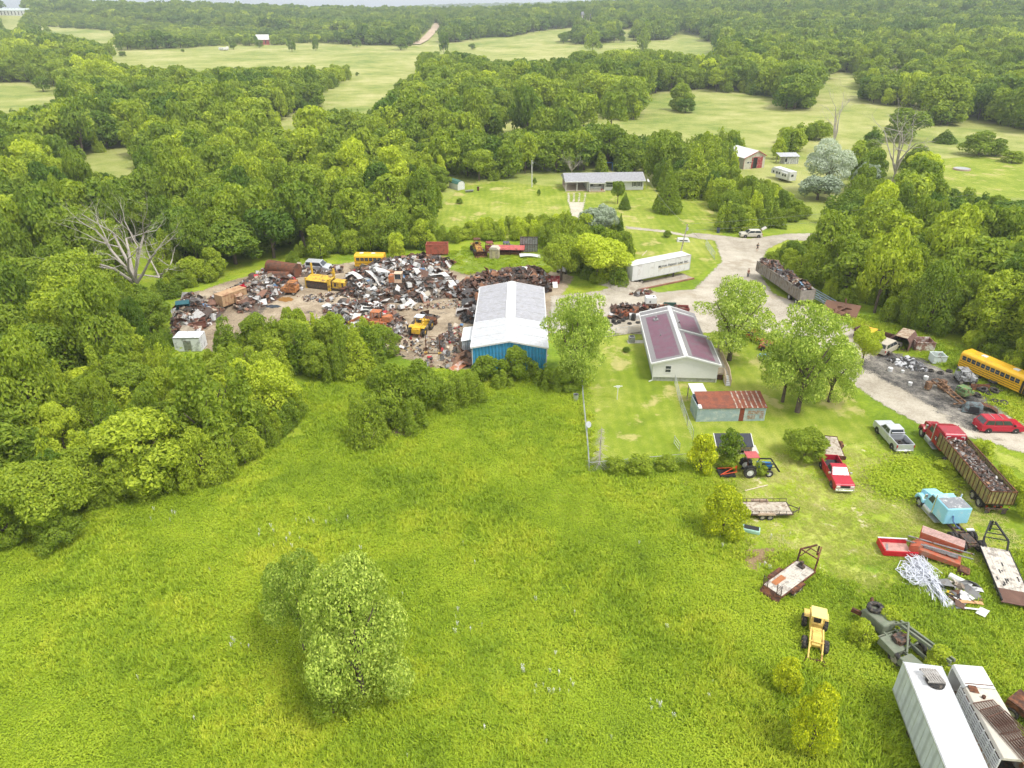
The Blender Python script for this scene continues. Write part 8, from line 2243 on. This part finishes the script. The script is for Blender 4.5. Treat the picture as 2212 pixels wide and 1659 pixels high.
# ---------------- single trees and shrubs ----------------
def solve(bx, by, topy, wpx, terrain=False):
    b = at_terrain(bx, by) if terrain else at(bx, by)
    lo, hi = .3, 45.0
    for _ in range(40):
        h = (lo + hi) / 2
        _, y, dep = proj(b.x, b.y, b.z + h)
        if y > topy: lo = h
        else: hi = h
    _, _, dep = proj(b.x, b.y, b.z + h * .55)
    return b, h, wpx / 2 * float(dep) / FOC
def T(kind, bx, by, topy, wpx, tint, label, name="broadleaf_tree", cat="tree", group=None, terrain=False, material=None, fat=1.0, **k):
    b, h, r = solve(bx, by, topy, wpx, terrain)
    if r < 1.9 and k.get('lod') == 0: k.update(lod=1)
    return tree(kind, b, r * fat, h * 1.02, tint, label, name, cat, group, material=material, **k)
# the pair in the foreground meadow
T('bush', 782, 1500, 1214, 250, .6, "big bright leafy tree in the middle of the foreground meadow", nq=30000, size=.047, material=M_POPLAR, lod=0, var=1)
T('round', 660, 1405, 1216, 150, .42, "thinner dull green tree behind the big bright meadow tree", nq=18000, size=.05, material=M_POPLAR, lod=0, var=0)
T('bush', 720, 1545, 1450, 110, .4, "low bush at the foot of the big bright meadow tree", "shrub", "shrub")
T('round', 118, 1150, 1010, 180, .55, "pale green round tree standing out from the wood at the meadow's edge", nq=11000, size=.075)
T('bush', 130, 1175, 1100, 110, .35, "dark bush under the pale green tree at the meadow's edge", "shrub", "shrub")
T('bush', 594, 905, 787, 120, .80, "bright yellow-green vine covered tree at the wood's corner")
T('bush', 555, 930, 870, 70, .25, "dark shrub beside the bright vine covered tree", "shrub", "shrub")
for bx, by, ty, w, t, lab in ((790, 945, 850, 85, .42, "first meadow bush, nearest the vine covered tree"), (852, 905, 790, 110, .36, "tallest dark bush of the meadow clump"), (905, 885, 785, 90, .30, "dark bush behind the tallest one of the meadow clump"), (965, 872, 815, 80, .38, "rounded bush of the meadow clump below the parts litter"), (1012, 862, 802, 70, .42, "bush at the end of the meadow clump near the blue building"), (885, 925, 868, 70, .34, "low dark bush in front of the meadow clump"), (800, 965, 915, 60, .45, "small bush leaning out of the meadow clump"), (840, 830, 790, 80, .3, "bush between meadow clump and scrapyard"), (930, 850, 800, 70, .35, "mid sized bush behind the meadow clump")):
    T('clump' if w < 90 else 'tall', bx, by + 4, ty, w * 1.12, t + .06, lab, "bush", "bush", "bushes clumped at the meadow edge", lod=0)
for bx, by, ty, w, t, lab in ((1052, 822, 768, 55, .3, "narrow shrub against the blue wall's west end"), (1112, 818, 752, 66, .34, "tall shrub in front of the middle of the blue wall"), (1158, 822, 785, 55, .36, "shrub in front of the blue wall's east end"), (1020, 832, 806, 45, .5, "low weeds clump at the blue building corner"), (1085, 832, 800, 50, .45, "low shrub between the two blue wall shrubs"), (1195, 838, 800, 60, .4, "dense shrub under the silvery tree by the blue building"), (1232, 842, 790, 60, .35, "shrub at the foot of the silvery tree near the fence")):
    T('tall' if by - ty > 45 else 'clump', bx, by, ty, w * 1.1, t + .05, lab, "shrub", "shrub", "shrubs along the blue building", lod=0)
T('airy', 1242, 835, 636, 150, .55, "tall silvery leaved tree between the blue building and the lawn", nq=22000, size=.05, material=M_POPLAR, var=1, lod=0)
T('round', 1255, 815, 665, 105, .6, "rounded silvery green tree crowding the tall one by the blue building", nq=8000, size=.07, material=M_POPLAR, lod=0)
T('airy', 1575, 778, 602, 165, .6, "light green yard tree shading the parked cars beside the deck", nq=24000, size=.05, material=M_POPLAR, var=0, lod=0)
T('airy', 1722, 890, 668, 185, .55, "large spreading light green tree in the yard beyond the tin shed", nq=26000, size=.05, material=M_POPLAR, var=1, lod=0)
T('round', 1690, 868, 730, 120, .58, "bushy light green tree joined to the large spreading yard tree", nq=15000, size=.052, material=M_POPLAR, lod=0)
T('wide', 1790, 868, 745, 110, .60, "light green tree leaning over the gravel next to the large yard tree", nq=15000, size=.052, material=M_POPLAR, lod=0)
T('round', 1860, 790, 708, 62, .78, "yellow-green tree hiding the wreck beyond the gravel", lod=0)
T('bush', 1513, 1018, 940, 66, .6, "yellow bush at the corner of the mown lawn", "bush", "bush", material=M_YEL, lod=0)
T('airy', 1570, 1005, 930, 58, .22, "thin dark sapling in front of the low hutch", "sapling", "tree", lod=0)
for bx, by, ty, w, lab in ((1380, 1018, 987, 62, "wide leafy bush on the lawn's near edge"), (1440, 1014, 985, 50, "smaller leafy bush near the yellow bush"), (1326, 1018, 988, 46, "leafy bush beside the dead spruce"), (1572, 1010, 985, 50, "low weeds under the thin dark sapling"), (1640, 1025, 1000, 36, "weeds at the tractor's loader")):
    T('bush', bx, by, ty, w, .55, lab, "bush", "bush", "leafy bushes along the lawn edge", lod=0)
T('wide', 1737, 990, 932, 92, .48, "round leafy bush between lawn and red pickup", "bush", "bush", lod=0)
T('bush', 1560, 1152, 1056, 90, .5, "yellow-green conical shrub below the utility trailer", "shrub", "shrub", material=M_YEL, lod=0)
T('bush', 1748, 1622, 1490, 100, .62, "large yellow shrub at the near edge of the meadow", "shrub", "shrub", nq=9000, size=.09, material=M_YEL, lod=0)
T('bush', 1693, 1492, 1428, 64, .6, "small yellow shrub below the pale yellow loader", "shrub", "shrub", material=M_YEL, lod=0)
for bx, by, ty, w, lab in ((1912, 1362, 1315, 55, "lime shrub behind the crane truck's nose"), (1858, 1388, 1345, 52, "lime shrub in front of the crane truck's nose"), (2018, 1455, 1402, 70, "lime shrub behind the white box trailer"), (2112, 1005, 955, 55, "lime shrub beside the red truck's sleeper"), (2160, 1052, 1010, 45, "leafy shrub along the far side of the olive trailer"), (2190, 1085, 1040, 50, "leafy shrub beside the olive trailer's tail"), (2212, 1120, 1065, 50, "leafy shrub past the olive trailer's tail"), (2040, 1020, 1000, 50, "weedy clump at the red truck's rear wheels")):
    T('bush', bx, by, ty, w, .78, lab, "shrub", "shrub", "lime shrubs among the parked trucks", lod=0)
T('cone', 1441, 458, 370, 62, .4, "tall green conifer on the ranch lawn", "conifer", "tree", lod=0, var=1)
T('round', 1334, 440, 392, 30, .3, "small round tree in front of the ranch house", lod=1)
T('cone', 1349, 452, 418, 26, .2, "short dark evergreen in front of the ranch house", "conifer", "tree", lod=1)
T('round', 1290, 608, 510, 125, .88, "broad lime green tree beside the freight trailer", lod=0)
T('wide', 1330, 604, 545, 90, .85, "lower lime green tree touching the freight trailer", lod=0)
T('round', 1212, 605, 512, 80, .62, "mid green tree left of the broad lime tree".replace("left of", "next to"), lod=0)
T('wide', 1288, 515, 447, 90, .35, "blue grey willow-like tree beyond the lime trees", material=M_SILVER, lod=0)
T('cone', 1338, 518, 466, 24, .1, "narrow dark cedar beside the blue grey tree", "cedar", "tree", lod=1)
T('round', 1783, 418, 303, 98, .8, "pale silver-white tree near the travel trailer", material=M_SILVER, lod=0, nq=14000, size=.06)
T('wide', 1765, 432, 380, 90, .25, "grey green undergrowth below the pale silver tree", "shrub", "shrub", material=M_SILVER, lod=1)
T('wide', 1862, 415, 355, 60, .15, "grey green willow right behind the bare grey tree".replace("right ", ""), material=M_SILVER, lod=1)
T('bush', 857, 562, 503, 42, .82, "yellow-green feathery tree behind the scrap heaps", lod=1)
T('bush', 1582, 498, 440, 58, .35, "dense shrub at the lawn's edge above the wagon", "shrub", "shrub", lod=0)
T('bush', 1155, 398, 384, 10, .3, "tiny shrub beside the pale lawn pole", "shrub", "shrub", lod=1)
T('bush', 1164, 422, 409, 9, .3, "tiny shrub on the open ranch lawn", "shrub", "shrub", lod=1)
T('bush', 993, 440, 428, 16, .35, "small shrub near the garden shed lawn", "shrub", "shrub", lod=1)
T('bush', 1441, 512, 498, 20, .35, "small round shrub beside the twin tracks", "shrub", "shrub", lod=1)
T('bush', 1350, 516, 504, 26, .35, "low shrub at the dark cedar's foot", "shrub", "shrub", lod=1)
T('bush', 1353, 760, 750, 18, .15, "dark little bush on the lawn by the mobile home", "shrub", "shrub", lod=1)
for bx, by, ty, w, k, t, lab in ((1345, 256, 172, 88, 'wide', .42, "large round tree at the near corner of the far pasture"), (1469, 240, 180, 54, 'tall', .48, "upright tree alone in the far pasture"), (1480, 244, 213, 42, 'wide', .08, "grey tree hugging the upright pasture tree"), (1716, 236, 162, 92, 'wide', .35, "broad dark oak in the far pasture"), (2036, 266, 167, 108, 'wide', .50, "broad bright oak before the dark woods"), (1861, 214, 186, 18, 'bush', .2, "small dark cedar at the pasture's far grove"), (1950, 305, 235, 95, 'wide', .30, "dark domed tree behind the bare grey tree"), (2112, 338, 284, 78, 'bush', .4, "bushy tree group member at the mown clearing"), (2150, 338, 300, 50, 'bush', .3, "shorter bushy tree by the mown clearing"), (2185, 352, 326, 48, 'wide', .55, "small spreading tree on the mown clearing"), (2040, 310, 282, 50, 'cone', .15, "dark cedar below the broad bright oak")):
    T(k, bx, by, ty, w, t, lab, terrain=by < 330, lod=1 if w > 40 else 2)
for bx, by, ty, w, lab in ((266, 123, 111, 16, "round dark cedar at the far pasture corner"), (245, 121, 113, 10, "smaller dark cedar beside the round one"), (395, 113, 106, 8, "tiny tree alone on the far pasture"), (631, 112, 89, 18, "small tree on the far pasture below the farmhouse"), (682, 110, 89, 13, "slim tree on the far pasture"), (771, 102, 85, 22, "spreading tree at the far pasture's wood edge"), (866, 108, 82, 34, "dark oak at the far pasture's wood edge"), (772, 164, 156, 9, "tiny cedar at the near wood's tip"), (1020, 107, 94, 16, "pair like small tree on the rising pasture"), (1297, 106, 95, 11, "small round tree below the far grove"), (1344, 92, 78, 14, "small cedar beside the far grove"), (94, 198, 166, 32, "grey green tree on the side pasture"), (560, 104, 86, 20, "dark tree beside the red farmhouse"), (1033, 86, 74, 10, "small cedar at the rising pasture's top"), (1022, 88, 76, 10, "another small cedar at the rising pasture's top"), (505, 107, 92, 18, "dark tree by the far white vehicles")):
    T('wide', bx, by, ty, w, .2, lab, terrain=True, lod=2)
# far pasture groves read as clumps of single trees
gi = 0
for cx, cy, rx, n_ in ((1255, 94, 44, 12), (1412, 84, 46, 13), (1320, 90, 18, 5)):
    for k in range(n_):
        bx = cx + rx * random.uniform(-.95, .95); by = cy + random.uniform(-8, 3)
        T(random.choice(('round', 'wide')), bx, by, by - random.uniform(20, 27), random.uniform(20, 28), random.uniform(.1, .3), "dark tree in the grove on the far pasture", terrain=True, lod=2, group="trees of the far pasture groves")

# light shrubs stepping down from the wood to the meadow
for i, (bx, by, ty, w, t) in enumerate(((225, 1088, 1010, 70, .45), (270, 1078, 990, 75, .55), (312, 1070, 975, 85, .6), (358, 1062, 960, 90, .5), (402, 1052, 952, 85, .62), (445, 1040, 930, 85, .66), (492, 1022, 915, 100, .58), (530, 1000, 930, 60, .5), (335, 1020, 925, 80, .4), (400, 1010, 915, 85, .42), (240, 1040, 950, 80, .35), (180, 1085, 1020, 60, .4), (30, 1130, 1040, 80, .5), (70, 1115, 1010, 70, .35), (610, 935, 880, 55, .3), (640, 900, 850, 50, .35), (720, 815, 745, 70, .4), (760, 800, 725, 75, .45), (815, 792, 715, 85, .38), (690, 815, 740, 70, .5), (660, 800, 700, 75, .4), (720, 760, 680, 85, .55), (790, 745, 690, 80, .62), (830, 765, 705, 70, .4), (600, 780, 690, 80, .45), (560, 760, 680, 80, .4), (500, 770, 690, 75, .35), (640, 745, 665, 60, .55))):
    T(('clump', 'bush')[i % 2], bx, by, ty, w, t, "rounded light green shrub at the meadow side edge of the wood", "shrub", "shrub", "light shrubs along the meadow edge of the wood", lod=0, var=i % 3)

# bare trees
def bare(label, bx, by, topy, wpx, seed, spread=1.0, n1=7, name="dead_tree", terrain=False, kind=0):
    b, h, r = solve(bx, by, topy, wpx, terrain); w_ = wpx
    q = random.Random(seed); o = thing(name, label, "tree", b, q.uniform(0, 6) if seed != 2 else 0)
    tr_ = MB(); br = MB()
    def grow(mb, p, d, L, rad, depth):
        steps = 3
        for s in range(steps):
            d = (d + Vector((q.gauss(0, .16), q.gauss(0, .16), q.gauss(0, .10) + .03))).normalized()
            p2 = p + d * L / steps; mb.cyl(p, p2, rad, rad * .82, n=6 if depth < 2 else 4, caps=False); p = p2; rad *= .82
            if depth < 4 and (s > 0 or depth > 0):
                dd = (d + Vector((q.gauss(0, .75), q.gauss(0, .75), q.gauss(0, .45)))).normalized()
                grow(br, p, dd, L * q.uniform(.5, .75), rad * .6, depth + 1)
    if kind == 1:      # dead conifer: straight stem, drooping side twigs
        tr_.cyl((0, 0, 0), (0, 0, h), .14, .02, n=6)
        for i in range(110):
            z = h * q.uniform(.08, .96); t = q.uniform(0, 6.28); L = r * (1.15 - z / h) * q.uniform(.5, 1.2)
            e = Vector((L * math.cos(t), L * math.sin(t), z - L * .15)); br.cyl((0, 0, z), e, .02, .008, n=3, caps=False)
            for k in range(3):
                f_ = q.uniform(.3, 1); pb = Vector((0, 0, z)).lerp(e, f_); br.cyl(pb, pb + Vector((q.gauss(0, .25), q.gauss(0, .25), -q.uniform(.0, .25))), .008, .004, n=3, caps=False)
    else:
        tr_.cyl((0, 0, -.1), (0, 0, h * .28), h * (.035 if w_ > 80 else .022), h * (.028 if w_ > 80 else .018), n=9)
        for i in range(n1):
            t = 6.28 * i / n1 + q.uniform(-.3, .3); tilt = q.uniform(.25, 1.0) * spread
            grow(br, Vector((0, 0, h * q.uniform(.16, .28))), Vector((math.cos(t) * tilt, math.sin(t) * tilt, 1)).normalized(), h * q.uniform(.55, .75), h * (.024 if w_ > 80 else .015), 0)
    tr_.build("trunk", M_DEAD, o); br.build("branches", M_DEAD, o)
    return o
bare("large dead grey tree with forked bare limbs at the scrapyard wood", 300, 640, 480, 200, 2, .8, 8)
bare("smaller dead grey tree leaning toward the scrapyard", 352, 622, 540, 110, 5, 1.6, 4)
bare("pale dead tree in the wood beside the small glade", 128, 330, 262, 50, 3, .5, 6)
bare("tall bare grey tree between the silver tree and the mown clearing", 1928, 398, 266, 75, 4, .45, 7)
bare("pale dead snag behind the silver tree", 1797, 330, 228, 40, 6, .25, 5)
bare("grey leafless bush beside the ranch house carport", 1235, 378, 342, 45, 8, 1.1, 10, "bare_bush")
bare("dead grey spruce at the corner of the chain link fence", 1294, 1008, 921, 52, 9, kind=1, name="dead_spruce")
for i, (bx, by, ty, w) in enumerate(((560, 330, 285, 30), (980, 330, 290, 26), (1040, 200, 175, 22), (2100, 560, 500, 40), (430, 470, 420, 36), (1660, 190, 165, 20))):
    bare("thin bare grey snag standing among green woodland crowns", bx, by, ty, w, 30 + i, .5, 6)["group"] = "bare snags in the woods"
